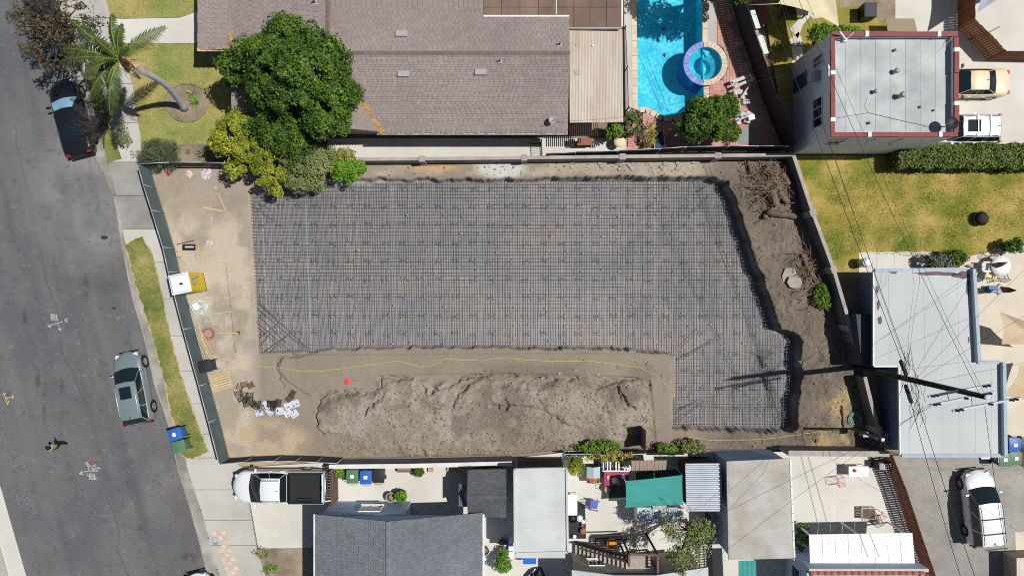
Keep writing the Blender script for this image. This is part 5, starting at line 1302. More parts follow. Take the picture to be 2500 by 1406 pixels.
def car(name, label, cat, px, py, hd, L, Wd, H, pt, sty, sunroof=False, rails=False, bars=0, glass=None, z=-.12, liner=None, group=None, shade=None):
    S_ = STY[sty]; root = thing(name, label, cat, W(px, py, z), R(hd), group, local=True)
    xf = lambda f: L / 2 - f * L
    def hw(f):
        w = Wd / 2
        if f < .14: w *= 1 - .30 * ((.14 - f) / .14) ** 2.2
        if f > .90: w *= 1 - (.16 if sty == 'sedan' else .08) * ((f - .90) / .10) ** 2
        return w
    rows = []
    fs_ = [0, .012, .03, .06, .10, .14, .2, .26, .32, .42, .5, .6, .605, .7, .8, .86, .91, .95, .98, .993, 1.0]
    for f in fs_:
        w = hw(f); zt = ip(S_['top'], f); e = 1 - max(0, (.02 - f) / .02) * .10 - max(0, (f - .985) / .015) * .06
        sec = [(.80, .24), (.96, .32), (1.0, .50), (1.0, .62), (.985, zt - .14), (.93, zt - .03), (.72, zt + .005), (.38, zt + .022), (0, zt + .028)]
        pts = [(-y * w * e, zz) for y, zz in sec] + [(y * w * e, zz) for y, zz in sec[::-1][1:]]
        kx = .26 * max(0, 1 - f / .16) - .12 * max(0, (f - .9) / .1); rows.append([(xf(f) - kx * (y / max(w, .01)) ** 2, y, zz) for y, zz in pts])
    m = MB().grid(rows, True, flip=True)
    m.add([p for p in rows[0]], [list(range(len(rows[0])))[::-1]]); m.add([p for p in rows[-1]], [list(range(len(rows[0])))])
    body = ob('body', m, pt, root)
    w0, w1, r1, r0 = S_['w0'], S_['w1'], S_['r1'], S_['r0']; wb, wr = S_['wb'] * Wd / 2, S_['wr'] * Wd / 2
    zb = lambda f: ip(S_['top'], f) - .02
    gl = glass or car_glass
    # roof
    rr_ = []
    for i in range(9):
        f = w1 + (r1 - w1) * i / 8; zz = H - .05 * (2 * i / 8 - 1) ** 2 - (.03 if i in (0, 8) else 0)
        ww = wr * (1 - .05 * (2 * i / 8 - 1) ** 2)
        rr_.append([(xf(f) + (.05 if i == 0 else 0) * (1 - abs(y)), y * ww, zz - .055 * abs(y) ** 3) for y in (-1, -.8, -.4, 0, .4, .8, 1)])
    ob('roof', MB().grid(rr_, True, flip=True), pt, root)
    def glassrow(fa, za_c, wa, bulge, row_roof, nm, fwd):
        base = [(xf(fa) + bulge * (1 - y * y), y * wa, za_c - .03 * abs(y)) for y in (-1, -.8, -.4, 0, .4, .8, 1)]
        mid = [tuple((Vector(a) * .5 + Vector(b) * .5) + Vector((.02 * fwd, 0, .02))) for a, b in zip(base, row_roof)]
        ob(nm, MB().grid([base, mid, row_roof] if fwd > 0 else [row_roof, mid, base], True, flip=True), gl if nm == 'windshield' else car_glass, root); return base
    B0 = glassrow(w0, zb(w0) + .03, wb * .97, .14, rr_[0], 'windshield', 1)
    B1 = glassrow(r0, zb(r0) + .03, wb * (.93 if sty == 'sedan' else .95), -.05 if sty == 'sedan' else -.02, rr_[-1], 'rear_window', -1)
    cuts = {'sedan': [0, .47, 1], 'suv': [0, .36, .68, 1], 'van': [0, .36, .68, 1], 'pickup': [0, .5, 1]}[sty]
    for s_, k in ((-1, 0), (1, 6)):
        lo = [Vector(B0[k]), Vector(B1[k])]; hi = [Vector(r_[k]) for r_ in rr_]
        rowa, rowb = [], []
        for i in range(9):
            t = i / 8; p = lo[0].lerp(lo[1], t); p.y = s_ * wb * 1.0 * (1 - .04 * (2 * t - 1) ** 2); rowa.append(tuple(p)); rowb.append(tuple(hi[i]))
        for a, b in zip(cuts, cuts[1:]):
            pts = []
            def at(row, t):
                i = min(int(t * 8), 7); return Vector(row[i]).lerp(Vector(row[i + 1]), t * 8 - i)
            aa = a + (.02 if a == 0 else .012); bb = b - (.03 if b == 1 else .012)
            ra = [tuple(at(rowa, aa + (bb - aa) * j / 4)) for j in range(5)]; rb = [tuple(at(rowb, aa + (bb - aa) * j / 4)) for j in range(5)]
            ra = [tuple(Vector(u).lerp(Vector(v), .06)) for u, v in zip(ra, rb)]; rb2 = [tuple(Vector(u).lerp(Vector(v), .88)) for u, v in zip(ra, rb)]
            ob('side_window', MB().grid([[(p[0], p[1] + s_ * .012, p[2]) for p in ra], [(p[0], p[1] + s_ * .012, p[2] + .003) for p in rb2]], True, flip=(s_ < 0)), car_glass, root)
        ob('side_frame', MB().grid([rowa, rowb], True, flip=(s_ < 0)), pt, root)
        # lamps, mirrors, wheels, handles
        ob('headlight', MB().box((xf(.055), s_ * hw(.03) * .74, ip(S_['top'], .03) - .07), (.22, Wd * .16, .13), -s_ * R(18)), lamp_w, root)
        if sty in ('suv', 'van'): ob('taillight', MB().box((xf(.972), s_ * hw(.97) * .95, .98), (.14, .08, .32)), lamp_r, root)
        else: ob('taillight', MB().box((xf(.978), s_ * hw(.98) * .80, .86 if sty == 'sedan' else 1.05), (.12, Wd * .12, .12 if sty == 'sedan' else .3)), lamp_r, root)
        mr = MB(); mr.box((xf(w0 + .055), s_ * (Wd / 2 + .10), zb(w0) + .10), (.11, .2, .15)); mr.box((xf(w0 + .05), s_ * (Wd / 2 - .01), zb(w0) + .06), (.06, .12, .05)); ob('mirror', mr, pt if sty != 'sedan' else trim_k, root)
        for f in (.175, .80 if sty != 'pickup' else .78):
            R_ = .33 if sty in ('sedan', 'van') else .37; yy = s_ * (Wd / 2 - .10)
            wm = MB().tube([(xf(f), yy - s_ * .12, R_), (xf(f), yy + s_ * .09, R_)], R_, 18); wh = ob('wheel', wm, tyre_m, root)
            rm = MB().tube([(xf(f), yy + s_ * .08, R_), (xf(f), yy + s_ * .108, R_)], R_ * .62, 12); ob('rim', rm, rim_m, wh)
            am = MB().tube([(xf(f), yy + s_ * .04, R_ + .03), (xf(f), yy + s_ * .103, R_ + .03)], R_ + .05, 20); ob('wheel_arch', am, trim_k, root)
        for f in ((.45, .64) if sty != 'pickup' else (.42, .54)): ob('door_handle', MB().box((xf(f), s_ * (Wd / 2 + .008), zb(f) - .12), (.16, .03, .035)), pt if sty != 'suv' else rim_m, root)
    ob('front_bumper', MB().box((xf(.004), 0, .42), (.08, Wd * .66, .16)), trim_k if sty != 'pickup' else rim_m, root)
    ob('rear_bumper', MB().box((xf(.998), 0, .45), (.08, Wd * .8, .18)), trim_k if sty != 'pickup' else rim_m, root)
    ob('wiper', MB().beam((xf(w0 - .002), -.4, zb(w0) + .07), (xf(w0 + .01), .35, zb(w0) + .09), .03), trim_k, root)
    if sunroof: ob('sunroof', MB().box((xf(w1 + .13 * (r1 - w1) + .07), 0, H + .004), (.75, Wd * .40, .03)), car_glass, root)
    if rails:
        for s_ in (-1, 1): ob('roof_rail', MB().tube([(xf(w1 + .03), s_ * wr * .92, H - .05), (xf(w1 + .06), s_ * wr * .92, H + .03), (xf(r1 - .06), s_ * wr * .92, H + .03), (xf(r1 - .03), s_ * wr * .92, H - .05)], .022, 6), trim_k if rails == 2 else rim_m, root)
    for i in range(bars):
        f = w1 + (r1 - w1) * (.35 + .35 * i); ob('roof_bar', MB().box((xf(f), 0, H + .05), (.05, wr * 1.95, .03)), trim_k if rails == 2 else rim_m, root)
    ob('aerial', MB().beam((xf(r1 - .04), 0, H - .04), (xf(r1 - .01), 0, H + .07), .03), trim_k, root)
    if sty == 'pickup':
        for s_ in (-1, 1): ob('bed_side', MB().box((xf(.80), s_ * (Wd / 2 - .065), 1.08), (.39 * L, .11, .48)), pt, root)
        ob('tailgate', MB().box((xf(.985), 0, 1.08), (.09, Wd - .05, .48)), pt, root)
        ob('bed_front', MB().box((xf(.612), 0, 1.08), (.05, Wd - .24, .46)), trim_k, root)
        ob('bed_floor', MB().box((xf(.795), 0, .88), (.36 * L, Wd - .24, .04)), liner or trim_k, root)
        for k in range(11): ob('liner_rib', MB().box((xf(.795), -.72 + k * .144, .905), (.35 * L, .05, .02)), liner or trim_k, root)
        for s_ in (-1, 1):
            ob('bed_rail', MB().box((xf(.80), s_ * (Wd / 2 - .10), 1.33), (.36 * L, .14, .03)), trim_k, root)
            ob('wheel_housing', MB().box((xf(.78), s_ * (Wd / 2 - .22), .98), (.85, .18, .2)), liner or trim_k, root)
            ob('roof_molding', MB().box((xf((w1 + r1) / 2), s_ * wr * .86, H - .03), ((r1 - w1) * L * .95, .05, .03)), trim_k, root)
        for k in range(3): ob('tail_badge_bar', MB().box((xf(.978), -.02 + .0 * k, 1.328), (.03, .3 - .1 * k, .008)), trim_k, root) if k == 0 else None
    return root
p_green = paint('green_grey_metallic', 140, 156, 158, .35, .3); p_black = paint('black_paint', 26, 28, 34); p_white = paint('white_car_paint', 228, 230, 232); p_cream = paint('cream_car_paint', 226, 208, 172, 0, .45); p_navy = paint('navy_paint', 34, 44, 66)
sunshade = pm('blue_sunshade', c(140, 178, 198), c(120, 160, 184), 2, fine=.05, rough=.3, bump=.2, bs=3)
car('parked_car', 'black sedan with pale blue windscreen shade parked by the palm', 'car', 190, 294, 105, 5.0, 1.88, 1.44, p_black, 'sedan', glass=sunshade)
car('parked_car', 'grey-green estate SUV with dark sunroof parked at the kerb', 'car', 340, 943, 101, 4.65, 1.80, 1.66, p_green, 'suv', sunroof=True, rails=1)
car('pickup_truck', 'white pickup truck with black bed parked on the driveway', 'pickup', 693, 1177, 180, 5.85, 2.02, 1.95, p_white, 'pickup', z=0, liner=flat('black_bed_liner', c(40, 41, 44), .7))
car('minivan', 'white minivan with black roof bars parked in the cracked alley', 'car', 2376, 1231, 96, 4.8, 1.9, 1.75, p_white, 'van', rails=2, bars=3, z=.0)
car('parked_car', 'cream boxy sedan backed against the red parapet house', 'car', 2353, 211, 180, 4.7, 1.78, 1.40, p_cream, 'sedan', z=.0)
car('parked_car', 'white SUV with sunroof and silver roof bars below the cream sedan', 'car', 2331, 322, 180, 4.6, 1.85, 1.66, p_white, 'suv', sunroof=True, rails=1, bars=2, z=.0)
car('parked_car', 'white car whose nose shows at the bottom edge of the street', 'car', 507, 1474, 104, 4.6, 1.8, 1.45, p_white, 'sedan')
car('parked_car', 'dark navy car half hidden under the sparse street tree', 'car', 126, 66, 106, 4.7, 1.82, 1.45, p_navy, 'sedan')

# ------------------------------------------------------------------ person walking on the street
skin_m = flat('skin', c(176, 128, 104), .6); shirt_m = flat('olive_shirt', c(150, 144, 112), .9); pants_m = flat('dark_trousers', c(32, 34, 42), .9); hair_m = flat('dark_cap', c(26, 24, 26), .8); shoe_m = flat('tan_shoes', c(186, 150, 124), .7)
def skinned(name, verts, edges, radii, mat, parent, rootv=0, sub=1):
    me = bpy.data.meshes.new(name); me.from_pydata(verts, edges, []); me.materials.append(mat)
    o = bpy.data.objects.new(name, me); finish(o, parent, None, None, None, None)
    md = o.modifiers.new('skin', 'SKIN'); md.use_smooth_shade = True
    for i, r_ in enumerate(radii): me.skin_vertices[0].data[i].radius = (r_, r_) if not isinstance(r_, tuple) else r_
    me.skin_vertices[0].data[rootv].use_root = True
    o.modifiers.new('sub', 'SUBSURF').render_levels = sub
    return o
per = thing('person', 'person in olive shirt, dark trousers and dark cap walking across the street', 'person', W(160, 1080, -.12), R(150), local=True)
# facing +X; joints
J = dict(pel=(0, 0, .92), waist=(.0, 0, 1.08), chest=(.02, 0, 1.30), neck=(.03, 0, 1.46), head=(.05, 0, 1.58), top=(.05, 0, 1.68),
         hl=(0, .10, .88), kl=(.16, .11, .50), al=(.24, .11, .09), tl=(.40, .12, .05), hr=(0, -.10, .88), kr=(-.05, -.11, .48), ar=(-.26, -.11, .13), tr=(-.13, -.12, .04),
         sl=(.02, .19, 1.40), el=(-.10, .26, 1.14), wl=(-.02, .28, .92), ml=(.02, .28, .84), sr=(.02, -.19, 1.40), er=(.14, -.25, 1.14), wr=(.30, -.24, .98), mr=(.37, -.24, .93))
def skel(names, links, rad): 
    ix = {n: i for i, n in enumerate(names)}; return [J[n] for n in names], [(ix[a], ix[b]) for a, b in links], [rad[n] for n in names]
bones = [('pel', 'waist'), ('waist', 'chest'), ('chest', 'neck'), ('neck', 'head'), ('head', 'top'), ('pel', 'hl'), ('hl', 'kl'), ('kl', 'al'), ('al', 'tl'), ('pel', 'hr'), ('hr', 'kr'), ('kr', 'ar'), ('ar', 'tr'), ('chest', 'sl'), ('sl', 'el'), ('el', 'wl'), ('wl', 'ml'), ('chest', 'sr'), ('sr', 'er'), ('er', 'wr'), ('wr', 'mr')]
rad = dict(pel=.13, waist=.12, chest=.13, neck=.055, head=.095, top=.07, hl=.085, kl=.06, al=.04, tl=.035, hr=.085, kr=.06, ar=.04, tr=.035, sl=.06, el=.045, wl=.032, ml=.035, sr=.06, er=.045, wr=.032, mr=.035)
bd = skinned('body', *skel(list(J), bones, rad), skin_m, per)
skinned('shirt', *skel(['pel', 'waist', 'chest', 'sl', 'el', 'sr', 'er'], [('pel', 'waist'), ('waist', 'chest'), ('chest', 'sl'), ('sl', 'el'), ('chest', 'sr'), ('sr', 'er')], dict(pel=.155, waist=.15, chest=.165, sl=.085, el=.06, sr=.085, er=.06)), shirt_m, per)
skinned('trousers', *skel(['pel', 'hl', 'kl', 'al', 'hr', 'kr', 'ar'], [('pel', 'hl'), ('hl', 'kl'), ('kl', 'al'), ('pel', 'hr'), ('hr', 'kr'), ('kr', 'ar')], dict(pel=.145, hl=.105, kl=.078, al=.062, hr=.105, kr=.078, ar=.062)), pants_m, per)
for a, b in (('al', 'tl'), ('ar', 'tr')):
    p, q = Vector(J[a]), Vector(J[b]); ob('shoe', MB().tube([p - Vector((.05, 0, .03)), p + Vector((.04, 0, -.03)), q, q + Vector((.05, 0, 0))], [.05, .055, .05, .03], 8), shoe_m, per)
cp = MB().lathe([(.125, 0), (.122, .05), (.09, .10), (.001, .125)], (.05, 0, 1.60), 14); cp.add([(.13, -.08, 1.61), (.26, -.06, 1.60), (.26, .06, 1.60), (.13, .08, 1.61)], [(0, 1, 2, 3)]); ob('cap', cp, hair_m, per)
ob('hair', MB().lathe([(.10, -.10), (.115, -.03), (.115, .03)], (.03, 0, 1.58), 12), hair_m, per)
for s_ in (-1, 1):
    ob('eye', MB().lathe([(.001, -.012), (.012, 0), (.001, .012)], (.145, s_ * .035, 1.575), 6), hair_m, per)
    w_, e_ = ('wl', 'ml') if s_ > 0 else ('wr', 'mr'); b = Vector(J[e_]); d = (b - Vector(J[w_])).normalized()
    for k in range(5):
        o_ = Vector((0, (-.03 + .015 * k) if k else .0, .01 * (k == 0))) + (Vector((.03, 0, 0)) if k == 0 else Vector((0, 0, 0)))
        ob('finger', MB().tube([b + o_, b + o_ + d * .05, b + o_ + d * .08 + Vector((.01, 0, -.01))], [.010, .009, .007], 5), skin_m, per)
ob('nose', MB().box((.155, 0, 1.555), (.03, .025, .04), 0, .5), skin_m, per)

# ------------------------------------------------------------------ markings sprayed on the road
def strokes(name, label, lines, mat, w=.05, cat='road marking', z=-.1155):
    m = MB(); k = 0
    for ln in lines:
        for a, b in zip(ln, ln[1:]):
            p, q = Vector(W(*a, z)), Vector(W(*b, z)); d = (q - p)
            if d.length < 1e-5: continue
            d.normalize(); s_ = Vector((-d.y, d.x, 0)) * w / 2; e = d * w * .3; h = Vector((0, 0, .0006 * (k % 6))); k += 1
            m.add([p - e - s_ + h, q + e - s_ + h, q + e + s_ + h, p - e + s_ + h], [(0, 1, 2, 3)])
    ob(name, m, mat, label=label, cat=cat, loc=W(*lines[0][0], z))
GL = {'U': [[(0, 1), (0, .2), (.3, 0), (.7, 0), (1, .2), (1, 1)]], 'S': [[(1, .85), (.7, 1), (.2, .95), (.05, .72), (.3, .52), (.75, .45), (.95, .22), (.7, 0), (.05, .12)]], 'A': [[(0, 0), (.5, 1), (1, 0)], [(.22, .42), (.8, .42)]], 'G': [[(1, .85), (.6, 1), (.15, .8), (0, .45), (.2, .08), (.7, 0), (1, .2), (1, .48), (.6, .48)]], '6': [[(.9, .95), (.4, .85), (.05, .45), (.2, .05), (.7, 0), (.95, .25), (.7, .5), (.1, .4)]], 'P': [[(0, 0), (0, 1), (.7, .95), (.9, .72), (.6, .5), (0, .48)]], 'L': [[(0, 1), (0, 0), (.8, 0)]], 'R': [[(0, 0), (0, 1), (.7, .95), (.85, .72), (.6, .5), (0, .5)], [(.4, .5), (.9, 0)]]}
def text(s_, px, py, h, ang, adv=.95):
    """strokes for a short word; ang turns it in the picture plane"""
    out_ = []; co, si = math.cos(ang), math.sin(ang); x = 0
    for ch in s_:
        for ln in GL[ch]:
            out_.append([(px + (x + u * h * .62) * co + v * h * si, py + (x + u * h * .62) * si - v * h * co) for u, v in ln])
        x += h * adv
    return out_
L1 = [[(122, 794), (140, 789), (153, 785)], [(141, 790), (147, 806)], [(143, 802), (147, 807), (149, 801)], [(158, 781), (165, 778)], [(160, 786), (158, 781), (161, 777)], [(165, 787), (162, 781)]] + text('USA', 142, 776, 7, R(180 + 8)) + text('SGG', 140, 768, 6, R(180 + 4)) + text('PL', 124, 793, 6, R(190))
strokes('utility_mark', 'white utility survey mark with upside-down letters in the middle of street', L1, paint_mark, .045)
L2 = [[(205, 1151), (222, 1149), (240, 1146)], [(218, 1150), (212, 1128)], [(208, 1134), (212, 1127), (216, 1133)], [(194, 1156), (202, 1152)], [(199, 1149), (194, 1156), (203, 1158)], [(236, 1141), (244, 1143)]] + text('USA', 214, 1162, 7, R(4)) + text('SGG', 217, 1169, 7, R(4)) + text('RL', 226, 1151, 8, R(-10))
strokes('utility_mark', 'white utility survey mark with arrows below the walking person', L2, paint_mark, .05)
red_paint = pm('faded_red_paint', c(132, 72, 82), c(110, 84, 90), 8, fine=.2, bump=0)
strokes('utility_mark', 'faded red scribble above the lower white survey mark', [[(217, 1130), (240, 1124)], [(218, 1134), (241, 1128)], [(222, 1124), (238, 1134)]], red_paint, .07)
strokes('utility_mark', 'faint pinkish lettering beside the lower white survey mark', text('PLUS', 217, 1140, 5, R(-6)), pm('faded_white_paint', c(170, 160, 162), fine=.1, bump=0), .035)
strokes('utility_mark', 'yellow corner shaped survey mark near the left edge of street', [[(10, 962), (18, 985)], [(14, 972), (33, 968)], [(29, 964), (33, 968), (30, 973)], [(7, 963), (14, 959)], [(18, 987), (22, 978)]], pm('yellow_paint', c(204, 184, 92), fine=.1, bump=0), .045)
rings = []
for a, b, r_ in ((53, 1190, 7), (58, 1202, 6), (46, 1212, 6), (62, 1212, 7), (52, 1225, 7), (66, 1222, 6), (76, 1226, 6), (72, 1212, 5), (64, 1237, 6), (84, 1240, 5), (88, 1248, 5), (44, 1220, 4)):
    rings.append([(a + r_ * math.cos(6.283 * k / 12), b + r_ * 1.1 * math.sin(6.283 * k / 12)) for k in range(11)])
strokes('utility_mark', 'cluster of faint white chalk loops at the lower left of street', rings, pm('faint_chalk', c(138, 139, 143), c(112, 112, 116), 14, fine=.1, bump=0), .028)
# ------------------------------------------------------------------ vegetation
def leafmat(name, a, b, d=None, isl=.35, rough=.5):
    m = pm(name, c(*a), c(*b), .9, c(*d) if d else None, .5, fine=0, isl=isl, rough=rough, bump=0, spec=.35)
    p = m.node_tree.nodes['Principled BSDF']; p.inputs['Transmission Weight'].default_value = 0
    return m
lf_ficus = leafmat('ficus_leaves', (74, 102, 36), (104, 132, 44), (54, 82, 30), .55); lf_yel = leafmat('yellow_green_leaves', (152, 158, 46), (180, 178, 62), (108, 126, 40))
lf_olive = leafmat('olive_leaves', (122, 136, 80), (148, 154, 98), (104, 118, 66)); lf_bright = leafmat('bright_leaves', (98, 140, 38), (118, 156, 46))
lf_lemon = leafmat('lemon_leaves', (74, 106, 36), (104, 134, 46), (54, 86, 30), .5); lf_hedge = leafmat('hedge_leaves', (92, 110, 50), (114, 128, 64)); lf_dull = leafmat('dull_bronze_leaves', (80, 72, 52), (64, 60, 48), (98, 90, 64), .45)
lf_bush = leafmat('rosemary_leaves', (74, 90, 62), (94, 106, 74)); lf_agave = leafmat('agave_leaves', (110, 120, 88), (132, 136, 98)); lf_grey = leafmat('grey_leaves', (128, 134, 116), (104, 112, 94)); lf_palm = leafmat('palm_leaflets', (70, 88, 42), (92, 108, 52), (52, 70, 34), .35); lf_weed = leafmat('weed_leaves', (96, 130, 42), (122, 150, 56)); lf_straw = leafmat('straw_leaves', (170, 160, 84), (140, 140, 70))
twig_m = pm('dead_twigs', c(92, 82, 84), c(74, 66, 68), 2, fine=.1, bump=0, obr=.1)
palm_trunk = pm('palm_trunk', c(204, 204, 212), c(184, 182, 186), 2, fine=.12, fs=6, bump=.6, bs=6, bd=.03, stretch=(1, 1, 4))
def leafquads(P, N_, size, seed, asp=.5):
    g_ = np.random.default_rng(seed); n = len(P)
    t = g_.normal(size=(n, 3)); N_ = N_ + g_.normal(size=(n, 3)) * .7; N_ /= np.linalg.norm(N_, axis=1)[:, None] + 1e-9
    u = np.cross(N_, t); u /= np.linalg.norm(u, axis=1)[:, None] + 1e-9; v = np.cross(N_, u)
    s_ = size * g_.uniform(.6, 1.35, n)[:, None]
    V = np.stack([P - u * s_, P + v * s_ * asp + N_ * s_ * .15, P + u * s_, P - v * s_ * asp + N_ * s_ * .15], 1)
    return V.reshape(-1, 3), np.arange(n * 4).reshape(-1, 4)
def crown_pts(blobs, clumps, per, cr, seed, shell=(.72, 1.02), zmin=None):
    """points of leaves gathered in clumps over the shells of overlapping ellipsoids"""
    g_ = np.random.default_rng(seed); PP = []; NN = []
    area = np.array([(b[1][0] * b[1][1] + b[1][0] * b[1][2] + b[1][1] * b[1][2]) for b in blobs]); cnt = (clumps * area / area.sum()).astype(int) + 1
    for (cen, rad_), k in zip(blobs, cnt):
        cen = np.array(cen); rad_ = np.array(rad_)
        d = g_.normal(size=(k, 3)); d[:, 2] = np.abs(d[:, 2]) * np.where(g_.random(k) < .78, 1, -.6); d /= np.linalg.norm(d, axis=1)[:, None]
        r_ = g_.uniform(*shell, k)[:, None] * (1 + .12 * g_.normal(size=(k, 1))); C_ = cen + d * rad_ * r_
        keep = np.ones(k, bool)
        for (c2, r2) in blobs:
            if c2 is not None and not np.allclose(c2, cen): keep &= (((C_ - np.array(c2)) / np.array(r2)) ** 2).sum(1) > .5
        C_, d = C_[keep], d[keep]; k2 = len(C_)
        crr = cr * g_.uniform(.6, 1.4, (k2, 1, 1)); o_ = g_.normal(size=(k2, per, 3)); o_ /= np.linalg.norm(o_, axis=2)[..., None]; o_ *= g_.uniform(.35, 1, (k2, per, 1)) ** .5
        o_[..., 2] *= .75
        PP.append((C_[:, None] + o_ * crr).reshape(-1, 3)); NN.append((o_ * .8 + d[:, None] * .6 + np.array([0, 0, .45])).reshape(-1, 3))
    P_ = np.concatenate(PP); N_ = np.concatenate(NN); N_ /= np.linalg.norm(N_, axis=1)[:, None]
    if zmin is not None: k = P_[:, 2] > zmin; P_, N_ = P_[k], N_[k]
    return P_, N_
def tree(name, label, base, blobs, mat, clumps, per, cr, leaf, seed, cat='tree', trunk=.16, group=None, limbs=True, shell=(.72, 1.02), asp=.5, mats2=None, barkm=None):
    root = thing(name, label, cat, base, group=group)
    P_, N_ = crown_pts(blobs, clumps, per, cr, seed, shell, base[2] + .03)
    V, F = leafquads(P_, N_, leaf, seed, asp)
    fob('crown', fmesh('crown', V, F, mat), root)
    if trunk:
        m = MB(); b = Vector(base); q = random.Random(seed); top = Vector(blobs[0][0]); fork = b.lerp(top, .45) + Vector((0, 0, .1))
        m.tube([b - Vector((0, 0, .15)), b.lerp(fork, .5) + Vector((.05, .03, 0)), fork], [trunk * 1.25, trunk, trunk * .8], 8); ob('trunk', m, barkm or bark, root)
        if limbs:
            for cen, rd in blobs:
                for k in range(3):
                    e = Vector(cen) + Vector((q.uniform(-.5, .5) * rd[0], q.uniform(-.5, .5) * rd[1], q.uniform(-.1, .4) * rd[2])); md_ = fork.lerp(e, .5) + Vector((0, 0, .2))
                    ob('limb', MB().tube([fork, md_, e], [trunk * .55, trunk * .35, trunk * .1], 6), barkm or bark, root)
    return root
def bl(px, py, z, rx, ry, rz):      # a crown lobe from its plan position, height and radii
    return (W(px, py, z), (rx, ry, rz))
def at0(px, py): return (W(px, py)[0], W(px, py)[1], 0.0)
cx, cy, _ = W(705, 195, 5.0)
tree('shade_tree', 'big dense dark green tree overhanging the brown roof', (cx, cy, 0),
     [bl(725, 190, 5.0, 2.5, 2.3, 2.3), bl(640, 155, 4.6, 1.5, 1.35, 1.5), bl(585, 165, 4.2, 1.0, .95, 1.1), bl(705, 100, 4.7, 1.35, 1.05, 1.4), bl(790, 150, 4.7, 1.35, 1.25, 1.5), bl(830, 215, 4.4, 1.0, 1.15, 1.4), bl(795, 285, 4.3, 1.45, 1.15, 1.5), bl(670, 235, 4.4, 1.3, 1.0, 1.3)], lf_ficus, 560, 150, .38, .085, 31, trunk=.3)
tree('shade_tree', 'lower dark green tree between the yellow one and the big crown', at0(708, 372),
     [bl(680, 312, 3.3, 1.35, 1.2, 1.2), bl(700, 290, 3.4, 1.0, 1.0, 1.1), bl(720, 350, 2.8, 1.2, .9, 1.0)], lf_ficus, 190, 120, .36, .08, 32, trunk=.14)
tree('yellow_tree', 'yellow-green tree spreading over the upper fence corner', at0(612, 392),
     [bl(585, 335, 3.0, 1.25, 1.15, 1.1), bl(550, 350, 2.6, .95, .9, .9), bl(610, 365, 2.6, 1.0, .9, .9), bl(590, 300, 3.0, .9, .75, .8), bl(575, 410, 2.2, .55, .5, .5), bl(640, 420, 2.4, .45, .8, .6), bl(665, 430, 2.2, .75, .6, .6), bl(675, 465, 1.8, .35, .35, .4), bl(640, 385, 2.6, .6, .5, .6)], lf_yel, 270, 95, .27, .07, 33, trunk=.12)
tree('olive_shrub', 'tall olive-grey shrub on the top edge of the pit', at0(752, 405),
     [bl(735, 395, 2.0, 1.15, .8, 1.1), bl(770, 400, 1.8, .9, .85, .9), bl(735, 445, 1.4, .95, .55, .8), bl(790, 380, 1.7, .7, .45, .7), bl(765, 445, 1.1, .6, .5, .6)], lf_olive, 230, 70, .26, .065, 34, 'shrub', .1)
tree('bright_bush', 'bright lime green bush at the left top edge of pit', at0(848, 415), [bl(846, 415, .9, .85, .85, .8), bl(872, 406, .8, .5, .4, .5)], lf_bright, 110, 80, .2, .07, 35, 'shrub', .06)
tree('pale_bush', 'pale yellowish bush behind the lime green bush', at0(845, 388), [bl(842, 384, 1.1, .7, .45, .6), bl(815, 400, 1.0, .5, .5, .5)], lf_straw, 60, 50, .22, .06, 36, 'shrub', .05)
tree('street_tree', 'sparse bronze-leaved street tree over the navy car', at0(172, 75),
     [bl(150, 60, 5.2, 1.7, 1.9, 1.3), bl(95, 30, 5.0, 1.3, 1.2, 1.0), bl(190, 120, 4.8, 1.1, 1.2, 1.0), bl(90, 120, 4.6, 1.0, .9, .8), bl(170, 10, 5.2, 1.5, 1.2, 1.0), bl(60, 60, 4.8, .8, .8, .7), bl(125, 165, 4.4, .8, .5, .6), bl(215, 60, 4.8, .8, .9, .7), bl(40, 20, 4.8, .5, .7, .6)], lf_dull, 165, 32, .32, .085, 37, trunk=.15, shell=(.3, 1.05))
tree('lemon_tree', 'rounded green citrus tree at the foot of the pool', at0(1712, 300), [bl(1722, 290, 2.2, 1.35, 1.1, 1.1), bl(1765, 262, 2.1, .8, .75, .8), bl(1690, 310, 2.0, .85, .75, .8), bl(1768, 320, 2.0, .75, .65, .8), bl(1700, 265, 2.0, .7, .5, .7)], lf_lemon, 260, 110, .27, .07, 38, trunk=.1)
